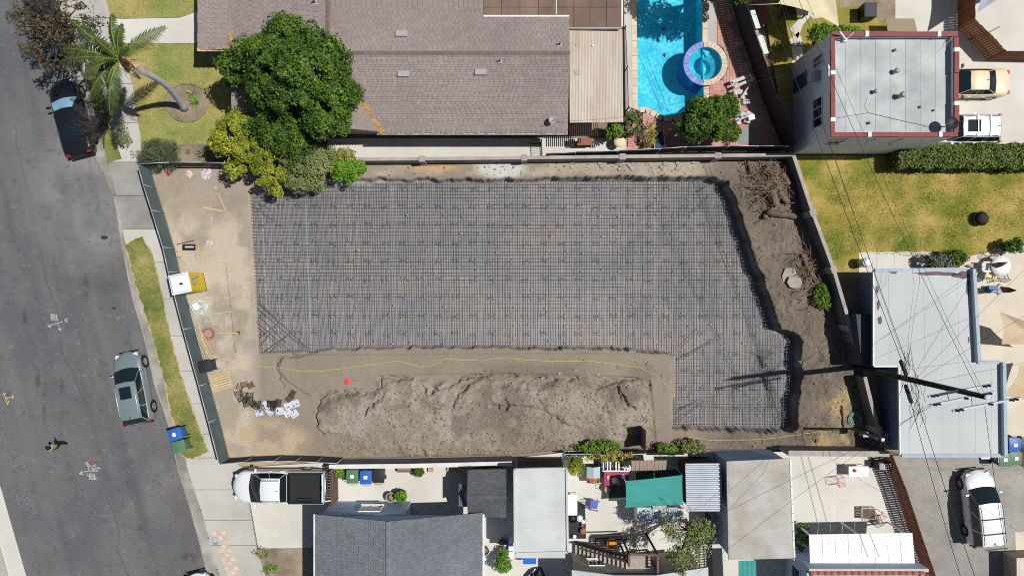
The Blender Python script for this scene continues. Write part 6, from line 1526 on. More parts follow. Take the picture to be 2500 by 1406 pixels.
# round rosemary bush and spiky plants in the front bed
P_, N_ = crown_pts([(W(392, 378, .7), (1.25, 1.0, .85))], 260, 36, .2, 40, (.6, 1.0), .03); V, F = leafquads(P_, N_, .09, 40, .14)
rb = thing('round_bush', 'round grey-green needle bush at the pavement corner', 'shrub', at0(392, 378)); fob('foliage', fmesh('foliage', V, F, lf_bush), rb)
tw = MB(); q = random.Random(4); b0 = Vector(at0(392, 378))
for k in range(40):
    a = q.uniform(0, 6.28); e = q.uniform(.2, 1.3); d = Vector((math.cos(a) * math.cos(e), math.sin(a) * math.cos(e), math.sin(e))) * q.uniform(.7, 1.1); tw.tube([b0, b0 + d * .6, b0 + d], [.02, .012, .005], 4, cap=False)
ob('stems', tw, bark, rb)
def spiky(label, px, py, r_, n, mat, seed, up=.6, w=.05, name='spiky_plant', base=None):
    q = random.Random(seed); b0 = Vector(base or at0(px, py)); m = MB()
    for k in range(n):
        a = 6.283 * k / n + q.uniform(-.3, .3); e = q.uniform(.15, 1.2); L = r_ * q.uniform(.7, 1.15); d = Vector((math.cos(a) * math.cos(e), math.sin(a) * math.cos(e), math.sin(e) * up)); s_ = Vector((-math.sin(a), math.cos(a), 0)) * w * .5
        p1, p2 = b0 + d * L * .5 + Vector((0, 0, .06)), b0 + d * L; b1 = b0 + Vector((0, 0, .05)); m.add([b1 - s_ * .7, b1 + s_ * .7, p1 + s_, p2, p1 - s_], [(0, 1, 2, 4), (4, 2, 3)])
    ob(name, m, mat, label=label, cat='plant', loc=tuple(b0))
spiky('spiky grey-green plant right of the round bush', 500, 378, .75, 46, lf_agave, 1)
spiky('small spiky plant in the bare bed between bush and yellow tree', 460, 370, .35, 22, lf_agave, 2)
spiky('spiky green plant beside the palm trunk', 478, 250, .6, 26, lf_weed, 3)
spiky('low reddish green plant at the top of the palm bed', 470, 228, .55, 30, lf_olive, 4)
for k, (a, b, s_, l) in enumerate([(1958, 885, .35, 'green weed tuft on the edge of pit above the pole shadow'), (1950, 962, .32, 'green weed tuft on the pit edge below the pole shadow'), (1943, 1020, .3, 'lowest green weed tuft on the right pit edge'), (2085, 955, .35, 'weed tuft in dry grass by the lower block wall')]):
    spiky(l, a, b, s_, 34, lf_weed, 20 + k, .5, .06, 'weed_tuft', WG(a, b))
def bushlet(label, px, py, z, r_, mat, seed, n=60, per=40, leaf=.06, name='shrub', cat='shrub', base=None):
    b0 = base or at0(px, py); cen = W(px, py, z); tree(name, label, b0, [(cen, r_)], mat, n, per, .16, leaf, seed, cat, .0)
bushlet('green leafy weeds growing by the branch heap', 2005, 722, .35, (.5, .75, .4), lf_weed, 50, base=WG(2005, 722))
bushlet('tall green weeds over the rail fence below the spoil heap', 1465, 1090, .6, (1.3, .35, .5), lf_weed, 51, 70)
bushlet('yellow flowering shrubs along the low rail fence', 1490, 1112, .8, (1.5, .3, .5), lf_straw, 52, 70)
bushlet('green weeds right of the plywood panel', 1628, 1096, .4, (.65, .3, .4), lf_weed, 53, 45)
bushlet('dull olive weeds on the lower bank', 1690, 1090, .35, (.9, .4, .35), lf_olive, 54, 60)
bushlet('grey leafy shrub at the top of blue-grey house patio', 2296, 640, .9, (1.0, .5, .5), lf_grey, 55, 80)
bushlet('green shrub behind the grey leafy shrub', 2330, 630, .8, (.6, .5, .5), lf_ficus, 56, 60)
bushlet('dark shrub at the far right edge of lawn', 2472, 600, .7, (.6, .4, .5), lf_ficus, 57, 60)
bushlet('leafy vine running along the top of red parapet house', 2050, 82, 2.4, (1.6, .35, .4), lf_weed, 58, 110, 40, .07, 'vine', 'vine', at0(2050, 100))
bushlet('bushy vine clump at the corner above the parapet house', 2003, 88, 2.4, (.8, .6, .6), lf_weed, 59, 90, 40, .07, 'vine', 'vine', at0(2003, 110))
bushlet('yellow green shrub in the planter by white garage', 1405, 1135, .8, (.45, .6, .5), lf_yel, 60, 50)
bushlet('leafy green plant hanging by the patio barbecue', 1500, 318, 1.2, (.5, .45, .5), lf_weed, 61, 50)
bushlet('thin climbing shrub along the iron pool fence', 1545, 300, .8, (.5, .9, .5), lf_olive, 62, 60)
bushlet('sparse dry shrub on the brick paving by pool fence', 1585, 330, .6, (.4, .8, .4), lf_straw, 63, 40, 20)
bushlet('lime green shrub beside the blue tubs at the bottom', 1228, 1375, .9, (.5, .5, .5), lf_bright, 64, 50)
bushlet('dark bush in the shade of the white corrugated awning', 1955, 1310, .8, (.6, .8, .6), lf_ficus, 65, 50)
bushlet('tuft of grass behind the bins at the timber gate', 832, 1150, .4, (.45, .3, .35), lf_weed, 66, 40)
bushlet('grass tuft at the corner of the bottom planting bed', 640, 1348, .06, (.5, .35, .07), lf_olive, 67, 16, 30, .04)
bushlet('green weeds in the bottom planting bed', 655, 1392, .06, (.6, .5, .07), lf_weed, 68, 16, 30, .04)
# clipped hedge
g_ = np.random.default_rng(70); hx0, hx1, hy0, hy1 = WX(2198, 1.4), WX(2560, 1.4), WY(405, 1.4), WY(355, 1.4); n = 20000
P_ = np.stack([g_.uniform(hx0, hx1, n), g_.uniform(hy0, hy1, n), g_.uniform(.1, 1.45, n)], 1); f = g_.integers(0, 5, n)
P_[f < 2, 2] = 1.4; P_[f == 2, 1] = hy0; P_[f == 3, 1] = hy1; P_[f == 4, 0] = np.where(g_.random((f == 4).sum()) < .5, hx0, hx1)
P_ += (fbm(P_[:, 0], P_[:, 1], 1.5, 3)[:, None] - .5) * np.array([.1, .35, .35]) + g_.normal(size=(n, 3)) * .07
N_ = np.tile(np.array([0, -.2, 1.0]), (n, 1)); V, F = leafquads(P_, N_, .07, 71, .6)
hg = thing('clipped_hedge', 'long clipped green hedge between the white house and dry lawn', 'hedge', ((hx0 + hx1) / 2, (hy0 + hy1) / 2, 0)); fob('foliage', fmesh('foliage', V, F, lf_hedge), hg)
ob('branch_core', MB().box(((hx0 + hx1) / 2, (hy0 + hy1) / 2, .6), (hx1 - hx0 - .5, hy1 - hy0 - .45, 1.1)), bark, hg)
# leaning palm
pbase = Vector(at0(450, 265)); ptop = Vector(W(318, 165, 7.3)); pc_ = Vector(W(292, 145, 7.9))
pl = thing('palm_tree', 'leaning palm with grey ringed trunk on the front lawn', 'palm', tuple(pbase))
pts = []; rs = []
for i in range(22):
    t = i / 21; p = pbase.lerp(ptop, t); bow = math.sin(math.pi * t) ; p += Vector((.25 * bow, .35 * bow, 0)); pts.append(p); rs.append((.21 - .07 * t) * (1.05 if i % 2 else .97) + (.08 if i == 0 else 0))
ob('trunk', MB().tube(pts, rs, 10), palm_trunk, pl)
ob('crownshaft', MB().tube([ptop - Vector((0, 0, .2)), ptop.lerp(pc_, .5), pc_], [.17, .24, .12], 10), pm('orange_sheath', c(172, 110, 66), c(140, 96, 64), 4, fine=.15, bump=.4), pl)
fl = MB(); q = random.Random(9)
for k in range(34):
    a = q.uniform(0, 6.28); p = ptop + Vector((.18 * math.cos(a), .18 * math.sin(a), -.1)); fl.tube([p, p + Vector((.35 * math.cos(a), .35 * math.sin(a), -.2)), p + Vector((.5 * math.cos(a), .5 * math.sin(a), -.75))], [.014, .01, .006], 4, cap=False)
ob('flower_stalks', fl, pm('dry_stalk', c(206, 178, 148), fine=.1, bump=0), pl)
tips = [(178, 52, 8.2), (276, 36, 8.4), (408, 68, 7.6), (150, 156, 6.6), (158, 122, 7.2), (222, 248, 6.8), (274, 284, 6.9), (318, 120, 9.6), (232, 92, 9.3), (262, 215, 7.6), (205, 190, 7.2), (300, 60, 8.9), (345, 195, 6.4), (240, 150, 9.3)]
for k, (a, b, zt) in enumerate(tips):
    e = Vector(W(a, b, zt)); s0 = pc_.copy(); L = (e - s0).length; m = MB(); rp = []; nseg = 14
    for i in range(nseg + 1):
        t = i / nseg; p = s0.lerp(e, t); p.z += .55 * math.sin(math.pi * t * .9) * L / 3.2; rp.append(p)
    m.tube(rp, [.05 - .04 * i / nseg for i in range(nseg + 1)], 5, cap=False)
    fr = ob('frond', m, leafmat('palm_rib', (128, 140, 56), (112, 126, 50)) if 'palm_rib' not in MATS else MATS['palm_rib'], pl)
    lm = MB(); q = random.Random(k)
    for i in range(36):
        t = .12 + .88 * i / 36; j = min(int(t * nseg), nseg - 1); p = rp[j].lerp(rp[j + 1], t * nseg - j); d = (rp[j + 1] - rp[j]).normalized(); s_ = d.cross(Vector((0, 0, 1))).normalized()
        ll = .62 * math.sin(math.pi * (.12 + .82 * t)) * q.uniform(.85, 1.1) * min(1, L / 3)
        for sg in (-1, 1):
            tip = p + s_ * sg * ll * .85 + d * ll * .45 - Vector((0, 0, ll * q.uniform(.4, .9))); wv = d * .028
            md_ = p.lerp(tip, .5) + Vector((0, 0, ll * .12)); lm.add([p - wv, p + wv, md_ + wv * 1.2, tip, md_ - wv * 1.2], [(0, 1, 2, 4), (4, 2, 3)])
    ob('leaflets', lm, lf_palm, fr)
# dead twiggy shrub leaning over the black car
tb = at0(262, 312); dead = thing('bare_shrub', 'bare twiggy dead shrub leaning over the black sedan', 'shrub', tb)
q = random.Random(12); b0 = Vector(tb)
for s_ in range(9):
    m = MB()
    for k in range(15):
        a = R(180) + q.gauss(0, 1.15); e = q.uniform(.5, 1.25); L = q.uniform(1.0, 2.1); d = Vector((math.cos(a) * math.cos(e), math.sin(a) * math.cos(e), math.sin(e))); p1 = b0 + d * L * .45 + Vector((0, 0, .1)); p2 = b0 + d * L + Vector((q.uniform(-.2, .2), q.uniform(-.2, .2), -.1))
        m.tube([b0, p1, p2], [.018, .011, .005], 4, cap=False)
        for j in range(5):
            t = q.uniform(.45, 1); p = p1.lerp(p2, t); m.tube([p, p + d * .25 + Vector((q.uniform(-.3, .3), q.uniform(-.3, .3), q.uniform(-.1, .2)))], [.007, .004], 3, cap=False)
    ob('branch', m, twig_m, dead)
P_, N_ = crown_pts([(W(285, 250, .9), (.75, .6, .6)), (W(300, 330, .8), (.55, .7, .5)), (W(250, 260, 1.0), (.5, .6, .4))], 70, 26, .22, 72, (.4, 1), .05); V, F = leafquads(P_, N_, .06, 73); fob('foliage', fmesh('foliage', V, F, lf_olive), dead)
# small tree over the bottom yard
bt = tree('yard_tree', 'thin tree with sparse leaves and bare branches above the bottom yard', at0(1672, 1268), [bl(1690, 1320, 3.8, .9, 1.2, .9), bl(1660, 1360, 3.6, .9, .8, .7), bl(1720, 1290, 3.6, .6, .7, .6), bl(1640, 1290, 3.6, .8, .6, .5)], lf_olive, 130, 34, .26, .07, 39, trunk=.12, shell=(.4, 1.05))
m = MB(); q = random.Random(31); s0 = Vector(W(1690, 1290, 3.2))
for k in range(46):
    a = q.uniform(R(90), R(270)); d = Vector((math.cos(a), math.sin(a) * .9, q.uniform(-.1, .5))); L = q.uniform(.8, 2.4); p1 = s0 + d * L * .5 + Vector((q.uniform(-.2, .2), q.uniform(-.2, .2), .1)); p2 = s0 + d * L; m.tube([s0, p1, p2], [.016, .011, .005], 4, cap=False)
    for j in range(3): p = p1.lerp(p2, q.random()); m.tube([p, p + d * .3 + Vector((q.uniform(-.3, .3), q.uniform(-.3, .3), .05))], [.006, .003], 3, cap=False)
ob('bare_branches', m, twig_m, bt)
# tree just beyond the top of the frame whose shade lies on the pool
tree('shade_tree', 'leafy tree at the top edge casting shade over the pool', at0(1790, -40), [bl(1745, -55, 3.8, 1.7, 1.2, 1.1), bl(1800, -40, 3.6, 1.3, .9, 1.0), bl(1690, -60, 3.6, 1.2, .9, .8)], lf_ficus, 170, 60, .34, .1, 41, trunk=.14)
# grass
LG_R = [(1948, 385), (2180, 405), (2500, 412), (2500, 545), (2460, 600), (2360, 640), (2270, 632), (2095, 618), (2030, 640), (1990, 520)]
blades([[(270, -60), (258, 0), (270, 44), (296, 46), (440, 43), (476, 30), (476, -60)], LAWN2], 330, .05, blade_g, 'grass', 'short dry grass on the front lawn around the palm')
blades([GS1, GS2], 380, .06, blade_g, 'grass', 'dry kerbside grass on the parkway strips', z=.022, seed=8)
blades([LG_R, [(1845, 60), (1920, 60), (1930, 160), (1870, 175)]], 300, .055, blade_d, 'grass', 'patchy dry grass on the right back lawns', z=.012, seed=9)
# ------------------------------------------------------------------ neighbours' yards: ground
sheet('bottom_yard', [(592, 1141), (800, 1128), (1252, 1118), (1380, 1104), (1780, 1104), (2168, 1100), (2300, 1406), (2360, 1620), (760, 1620), (652, 1406), (629, 1330), (613, 1240)], -.012, pale_concrete)
yd = bpy.data.objects['bottom_yard']
for q_ in ([(1928, 1113), (2033, 1113), (2036, 1212), (1931, 1212)], [(2040, 1113), (2170, 1113), (2190, 1211), (2042, 1212)], [(1931, 1219), (2036, 1219), (2040, 1330), (1934, 1330)], [(2043, 1219), (2194, 1218), (2225, 1330), (2046, 1330)], [(828, 1146), (1000, 1146), (1000, 1230), (828, 1230)], [(1001, 1146), (1150, 1146), (1150, 1230), (1001, 1230)], [(617, 1236), (770, 1236), (770, 1332), (632, 1332)], [(600, 1146), (770, 1146), (770, 1235), (616, 1235)]): ob('yard_slab', MB().prism(P2(q_), -.08, -.004), pale_concrete, yd)
sheet('edge_slab', [(2478, 1298), (2760, 1290), (2760, 1365), (2480, 1358)], .012, cream_patio)
sheet('planting_bed', [(624, 1338), (775, 1336), (775, 1620), (745, 1620), (655, 1408)], .004, soil)
sheet('alley', [(2172, 1112), (2760, 1112), (2760, 1640), (2330, 1640)], .0, cracked)
sheet('alley_gutter', [(2180, 1139), (2760, 1144), (2760, 1152), (2185, 1147)], .004, old_concrete)
PATR = [(2330, 664), (2372, 625), (2440, 606), (2760, 540), (2760, 1111), (2442, 1111), (2430, 884), (2370, 884)]
sheet('patio', PATR, .0, cream_patio)
sheet('shaded_yard', [(1990, 622), (2096, 620), (2330, 664), (2370, 884), (2210, 1112), (2160, 1098), (2095, 870), (2035, 660)], -.01, soil)
lw = sheet('back_lawn', [(1942, 380), (2180, 380), (2760, 400), (2760, 545), (2440, 606), (2372, 625), (2330, 664), (2096, 662), (2030, 662), (1985, 520)], -.004, lawn_dry)
for k, (a, b) in enumerate(zip([2097, 2140, 2184, 2228], [2139.5, 2183.5, 2227.5, 2272])): ob('patio_slab', MB().prism(P2([(a, 616), (b, 614), (b, 668), (a, 668)]), -.08, .016), pale_concrete, lw)
sheet('east_driveway', [(2186, -200), (2760, -200), (2760, 352), (1950, 352), (1950, 240), (2186, 240)], .0, pale_concrete)
sheet('upper_yard', [(1830, -200), (2186, -200), (2186, 240), (1952, 352), (1920, 352)], -.004, lawn_dry)
gp = struct('garden_path')
for q_ in ([(1928, 72), (1966, 30), (1985, 32), (1960, 62), (1948, 95)], [(1925, 100), (1950, 78), (1962, 110), (1935, 112)], [(1932, 114), (1958, 114), (1962, 150), (1936, 146)], [(1934, 148), (1962, 152), (1966, 240), (1936, 240)], [(1978, 38), (2002, 30), (2010, 42), (1985, 48)]): ob('path_slab', MB().prism(P2(q_), -.08, .012), pale_concrete, gp)
sheet('straw_patch', [(2040, -100), (2186, -100), (2186, 46), (2150, 50), (2110, 12), (2050, 20)], .002, soil)
sheet('dark_side_yard', [(1906, 250), (1952, 250), (1952, 376), (1925, 376)], .004, soil)
# checker pavers and gutter box of the lower pavement
pv = struct('checker_paving'); ca, cb = flat('pink_paver', c(206, 172, 160), .85, obr=.08), flat('buff_paver', c(200, 194, 176), .85, obr=.08)
for j in range(12):
    for i in range(3):
        y = 1297 + j * 10.6; x = 516 + j * 3.9 + i * 11.2
        if (i, j) in ((0, 2), (1, 2), (0, 3)): continue
        ob('paver', MB().prism(P2([(x, y), (x + 10.4, y - 1.5), (x + 14, y + 8.4), (x + 3.6, y + 9.9)]), -.05, .014 + .003 * ((i * 7 + j * 3) % 3)), ca if (i + j) % 2 else cb, pv)
ob('meter_lid', MB().prism(P2([(517, 1313), (529, 1311), (533, 1327), (521, 1329)]), -.02, .02), gutter_m, label='small water meter lid set in the checkered pavement', cat='lid', loc=W(525, 1320))
ob('blue_disc', MB().lathe([(.12, 0), (.12, .01)], W(525, 1319, .02), 12), flat('pale_blue', c(150, 196, 216)), label='pale blue disc on the pavement meter lid', cat='marker', loc=W(525, 1319, .02))

# ------------------------------------------------------------------ pool
caustic_plaster = pm('pool_caustic_plaster', c(88, 200, 224), c(130, 222, 236), 4, c(74, 190, 216), .8, fine=.16, fs=7, rough=.8, bump=.0, det=2, lo=.44, hi=.58)  # brighter mottling paints the water's caustic ripples into the plaster colour
water = bpy.data.materials.new('pool_water'); water.use_nodes = True; N_w = water.node_tree.nodes; L_w = water.node_tree.links
for n_ in list(N_w): N_w.remove(n_)
wo = N_w.new('ShaderNodeOutputMaterial'); wt = N_w.new('ShaderNodeBsdfTransparent'); wt.inputs['Color'].default_value = (.72, .95, .975, 1); wg = N_w.new('ShaderNodeBsdfGlossy'); wg.inputs['Roughness'].default_value = .04
wm_ = N_w.new('ShaderNodeMixShader'); wf = N_w.new('ShaderNodeFresnel'); wf.inputs['IOR'].default_value = 1.33; wb_ = N_w.new('ShaderNodeBump'); wb_.inputs['Strength'].default_value = .35; wb_.inputs['Distance'].default_value = .05
wv = N_w.new('ShaderNodeTexNoise'); wv.inputs['Scale'].default_value = 5; wv.inputs['Detail'].default_value = 3
wtc = N_w.new('ShaderNodeTexCoord'); L_w.new(wtc.outputs['Object'], wv.inputs['Vector']); L_w.new(wv.outputs['Fac'], wb_.inputs['Height']); L_w.new(wb_.outputs['Normal'], wg.inputs['Normal']); L_w.new(wb_.outputs['Normal'], wf.inputs['Normal'])
L_w.new(wf.outputs['Fac'], wm_.inputs[0]); L_w.new(wt.outputs[0], wm_.inputs[1]); L_w.new(wg.outputs[0], wm_.inputs[2]); L_w.new(wm_.outputs[0], wo.inputs['Surface'])
PWL = [(1553, -150), (1714, -150), (1715, 120), (1717, 240), (1690, 262), (1664, 276), (1640, 283), (1618, 282), (1604, 275), (1592, 266), (1578, 262), (1557, 262)]
pool = thing('swimming_pool', 'bright turquoise swimming pool with a rounded lower end', 'pool', W(1635, 60, 0))
pw = P2(PWL); m = MB(); n = len(pw)
m.add([(p[0], p[1], .0) for p in pw] + [(p[0], p[1], -1.5) for p in pw], [(i, (i + 1) % n, n + (i + 1) % n, n + i) for i in range(n)] + [list(range(n, 2 * n))])
ob('basin', m, caustic_plaster, pool)
ob('water', MB().add([(p[0], p[1], -.1) for p in pw], [list(range(n))[::-1]]), water, pool)
for px, py in ((1612, 248), (1638, 247), (1690, 253)): ob('pool_light', MB().lathe([(.1, 0), (.08, .04), (.001, .05)], W(px, py, -1.49), 12), white_p, pool)
for px, py in ((1620, 72), (1607, 100), (1622, 135)): 
    x, y, _ = W(px, py, -1.48); st = MB(); [st.beam((x, y, -1.47), (x + .14 * math.cos(k * 1.257), y + .14 * math.sin(k * 1.257), -1.47), .05, .02) for k in range(5)]; ob('floor_jet', st, flat('dark_teal', c(20, 84, 120)), pool)
def ring_stones(root, line, out_px, step, z, mat, name='coping_stone', h=.1):
    for (a, b), (d, e) in along(line, step):
        ux, uy = d - a, e - b; L = math.hypot(ux, uy); nx_, ny_ = -uy / L * out_px, ux / L * out_px; g0 = .35 / L
        ob(name, MB().prism(P2([(a + ux * g0, b + uy * g0), (d - ux * g0, e - uy * g0), (d - ux * g0 + nx_, e - uy * g0 + ny_), (a + ux * g0 + nx_, b + uy * g0 + ny_)]), z - h, z), mat, root)
ring_stones(pool, [(1553, -150), (1555, 100), (1557, 266)], 13, 18, .025, coping_m)
ring_stones(pool, [(1545, 262), (1578, 262), (1592, 267), (1605, 276), (1620, 283), (1642, 284), (1666, 277), (1692, 263), (1719, 241)], 13, 14, .028, coping_m)
ring_stones(pool, [(1718, 242), (1717, 205)], 13, 14, .025, coping_m); ring_stones(pool, [(1715, 108), (1714, -150)], 12, 18, .025, coping_m)
spa = thing('hot_tub', 'round raised spa with blue tiled rim overlapping the pool', 'spa', W(1722, 156, 0))
sx, sy, _ = W(1722, 156, .3); m = MB()
m.lathe([(1.36, -1.5), (1.36, .258)], (sx, sy, 0), 40, cap=False); ob('shell', m, flat('blue_tile_wall', c(70, 96, 168), .3), spa)
m = MB().lathe([(1.06, .26), (1.06, -.15), (.62, -.15), (.62, -.7), (.001, -.7)], (sx, sy, 0), 40, cap=False); ob('basin', m, caustic_plaster, spa)
ob('water', MB().lathe([(1.058, .14), (.001, .14)], (sx, sy, 0), 40, cap=False), water, spa)
tile_b = pm('blue_rim_tile', c(104, 124, 196), c(150, 160, 206), 3, fine=.1, obr=.15, rough=.35, bump=.1)
for k in range(30):
    a0, a1 = 6.283 * k / 30, 6.283 * (k + 1) / 30 - .012; am = math.degrees((a0 + a1) / 2); blue = 100 < am < 262; q_ = []
    for t in (a0, (a0 + a1) / 2, a1): q_.append((sx + 1.40 * math.cos(t), sy + 1.40 * math.sin(t)))
    for t in (a1, (a0 + a1) / 2, a0): q_.append((sx + 1.05 * math.cos(t), sy + 1.05 * math.sin(t)))
    ob('rim_tile' if blue else 'coping_stone', MB().prism(q_, .26, .31 if blue else .35), tile_b if blue else coping_m, spa)
for dx in (-.16, .22): ob('jet_light', MB().lathe([(.09, 0), (.06, .03), (.001, .035)], (sx + dx, sy - .05, -.69), 12), white_p, spa)
ob('step', MB().prism([(sx - .1, sy + 1.0), (sx + .45, sy + .95), (sx + .2, sy + .5)], -.15, -.02), caustic_plaster, spa)
sheet('pool_deck', [(1521, -160), (1540, -160), (1544, 262), (1544, 300), (1528, 300)], .012, concrete)
sheet('pool_deck', [(1727, -160), (1752, -160), (1751, 112), (1727, 104)], .012, concrete)
BR = [(1528, 300), (1546, 277), (1578, 276), (1590, 281), (1604, 292), (1622, 298), (1644, 298), (1672, 290), (1698, 276), (1722, 258), (1732, 243), (1732, 206), (1762, 196), (1776, 170), (1776, 140), (1765, 118), (1752, 108), (1752, -160), (1800, -160), (1918, 372), (1528, 376)]
br = sheet('brick_paving', BR, -.005, stone_m)
bq = P2(BR); V = []; F = []; q = random.Random(5); bw = .185
lo = np.array(bq).min(0); hi = np.array(bq).max(0); gx_ = np.arange(lo[0], hi[0], bw); gy_ = np.arange(lo[1], hi[1], bw); GX, GY = np.meshgrid(gx_, gy_); ok = sdist(GX + bw / 2, GY + bw / 2, bq) < -.06
for x, y in zip(GX[ok], GY[ok]):
    k = len(V); h = .012 + q.uniform(-.004, .004); x1, y1 = x + bw - .014, y + bw - .014
    V += [(x, y, -.01), (x1, y, -.01), (x1, y1, -.01), (x, y1, -.01), (x, y, h), (x1, y, h), (x1, y1, h), (x, y1, h)]; F += [(k + 4, k + 5, k + 6, k + 7), (k, k + 1, k + 5, k + 4), (k + 1, k + 2, k + 6, k + 5), (k + 2, k + 3, k + 7, k + 6), (k + 3, k, k + 4, k + 7)]
fob('bricks', fmesh('bricks', V, F, brick_m), br, kind='stuff')
sheet('rubble_base', [(1795, 330), (1840, 290), (1845, 352), (1800, 352)], .02, old_concrete)

# ------------------------------------------------------------------ board fences and iron fences
def board_fence(name, label, pts, h, mat, bw=.14, gap=.012, both=True, rail=True, jitter=.0):
    a0 = W(*pts[0], h); root = thing(name, label, 'fence', (a0[0], a0[1], 0)); q = random.Random(3); me = {}
    for p, r_ in zip(pts, pts[1:]):
        a, b = Vector(W(*p, h)[:2]), Vector(W(*r_, h)[:2]); L = (b - a).length; d = (b - a) / L; k = int(L / (bw + gap)); an = math.atan2(d.y, d.x)
        key = round(h, 2)
        if key not in me: me[key] = MB().box((0, 0, h / 2), (bw, .022, h)).mesh('board', mat)
        for i in range(k):
            c_ = a + d * (L * (i + .5) / k); inst('board', me[key], root, (c_.x, c_.y, q.uniform(-.02, .02)), an, ((L / k - gap) / bw, 1, 1 + q.uniform(-.01, .01)))
        if rail:
            nrm = Vector((-d.y, d.x)) * .035
            for zz in (.35, h - .4): ob('rail', MB().wall(a + nrm, b + nrm, zz, zz + .09, .04), mat, root)
    return root
board_fence('board_fence', 'tall dark board fence shading the pool side', [(1795, -80), (1821, 4), (1841, 71), (1871, 156), (1894, 225), (1946, 352)], 2.1, wood_dk, .12, .008)
board_fence('board_fence', 'curved reddish brown board fence in the upper right corner', [(2381, -60), (2381, 48), (2400, 66), (2430, 96), (2456, 125), (2600, 128)], 1.65, wood_rb)
board_fence('board_fence', 'dark red-brown board fence between pale yard and alley', [(2180, 1112), (2215, 1200), (2245, 1290), (2285, 1406), (2330, 1540)], 1.6, wood_rb, .12, .03)
board_fence('timber_gate', 'brown timber gate behind the pickup bed', [(806, 1147), (808, 1240)], 1.8, wood_br, .16, .02)
board_fence('board_fence', 'dark low board fence along the lower bank behind the shrubs', [(1380, 1112), (1577, 1106)], 1.0, wood_dk, .14, .01)
board_fence('board_fence', 'narrow dark board fence under the lower right bank', [(1580, 1110), (1672, 1109)], 1.1, wood_dk, .14, .01)
board_fence('plywood_panel', 'tall plywood panel standing out into the dirt above the shrubs', [(1577, 1052), (1577, 1104)], 1.9, wood_br, .3, .001)
board_fence('board_fence', 'dark picket fence right of the thin yard tree', [(1735, 1260), (1742, 1406), (1745, 1480)], 1.3, wood_dk, .08, .08)
def iron_fence(label, pts, h, mat, sp=.12, cat='fence', name='iron_fence'):
    a0 = W(*pts[0]); root = thing(name, label, cat, a0); me = MB().box((0, 0, h / 2), (.018, .018, h)).mesh('picket', mat)
    for p, r_ in zip(pts, pts[1:]):
        a, b = Vector(W(*p)), Vector(W(*r_)); L = (b - a).length; k = int(L / sp)
        for i in range(k): c_ = a.lerp(b, (i + .5) / k); inst('picket', me, root, tuple(c_), 0)
        for zz in (.12, h - .1): ob('rail', MB().beam(a + Vector((0, 0, zz)), b + Vector((0, 0, zz)), .035), mat, root)
        ob('post', MB().beam(a, a + Vector((0, 0, h + .05)), .06), mat, root)
iron_fence('black iron picket fence between patio cover and pool deck', [(1519, 84), (1523, 180), (1526, 275), (1559, 290), (1559, 356)], 1.4, trim_k)
iron_fence('thin white rail fence over the shrubs below the spoil heap', [(1376, 1100), (1480, 1099), (1576, 1100)], 1.0, galv, .5)
iron_fence('dark slatted side gate under the brown roof eave', [(1295, 352), (1320, 352), (1322, 386)], 1.3, trim_k, .1, 'gate', 'iron_gate')

# ------------------------------------------------------------------ utility pole and cables
ub = W(2085, 895); ut = (ub[0], ub[1], 12.3)
up = thing('utility_pole', 'tall leaning-looking dark utility pole with three pale crossarms', 'utility pole', (ub[0], ub[1], 0))
dark_pole = pm('creosote_pole', c(44, 38, 36), c(58, 48, 44), 2, fine=.1, bump=.4, stretch=(3, 3, .5)); arm_m = pm('pale_crossarm', c(198, 206, 222), c(182, 190, 208), 3, fine=.06, bump=.1); ins_m = flat('insulator', c(52, 60, 96), .3)
ob('shaft', MB().tube([(ub[0], ub[1], -.2), (ub[0], ub[1], 5), ut], [.19, .165, .125], 12), dark_pole, up)
ob('pole_top', MB().lathe([(.125, 0), (.12, .03), (.001, .05)], ut, 12), arm_m, up)
ends = []
for (a, b), (d, e), z in (((2266, 968), (2424, 938), 10.45), ((2271, 989), (2427, 957), 10.0), ((2325, 1003), (2491, 971), 11.9)):
    p, q_ = Vector(W(a, b, z)), Vector(W(d, e, z)); am = ob('crossarm', MB().beam(p, q_, .10, .12), arm_m, up); ends.append((p, q_))
    for t in (.06, .12, .55, .86, .92): 
        o_ = p.lerp(q_, t); ob('insulator', MB().lathe([(.03, 0), (.06, .05), (.045, .09), (.065, .13), (.001, .2)], tuple(o_ + Vector((0, 0, .05))), 8), ins_m, am)
    mid = p.lerp(q_, .5); ob('arm_brace', MB().beam(p.lerp(q_, .3), (ub[0], ub[1], z - .7), .03), galv, up)
for k in range(12): ob('step_bolt', MB().beam((ub[0], ub[1], 4 + k * .55), (ub[0] + (.28 if k % 2 else -.28), ub[1] + .05, 4 + k * .55), .022), galv, up)
for k, (a, b, d, e) in enumerate(((2198, 878, 2214, 918), (2210, 938, 2226, 985))): 
    p, q_ = Vector(W(a, b, 7.2)), Vector(W(d, e, 7.2)); sp_ = ob('splice_case', MB().tube([p, p.lerp(q_, .1), p.lerp(q_, .9), q_], [.04, .11, .11, .04], 8), black_pl, label=('upper' if k == 0 else 'lower') + ' black cable splice case hanging beside the utility pole', cat='splice case', loc=tuple(p))
def loops(label, px, py, z, seed):
    q = random.Random(seed); p = Vector(W(px, py, z)); m = MB()
    for k in range(16):
        a = p + Vector((q.uniform(-.35, .35), q.uniform(-1.1, 1.1), q.uniform(-.2, .3))); m.tube([a, a + Vector((q.uniform(-.2, .2), -.3, .1)), a + Vector((q.uniform(-.2, .2), -.7, 0)), a + Vector((q.uniform(-.3, .3), -1.1, .1))], .012, 4)
    ob('cable_loops', m, black_pl, label=label, cat='cable', loc=tuple(p))
loops('tangle of black cable loops around the upper splice case', 2216, 890, 7.2, 1); loops('tangle of black cable loops below the pole shaft', 2232, 960, 7.2, 2)
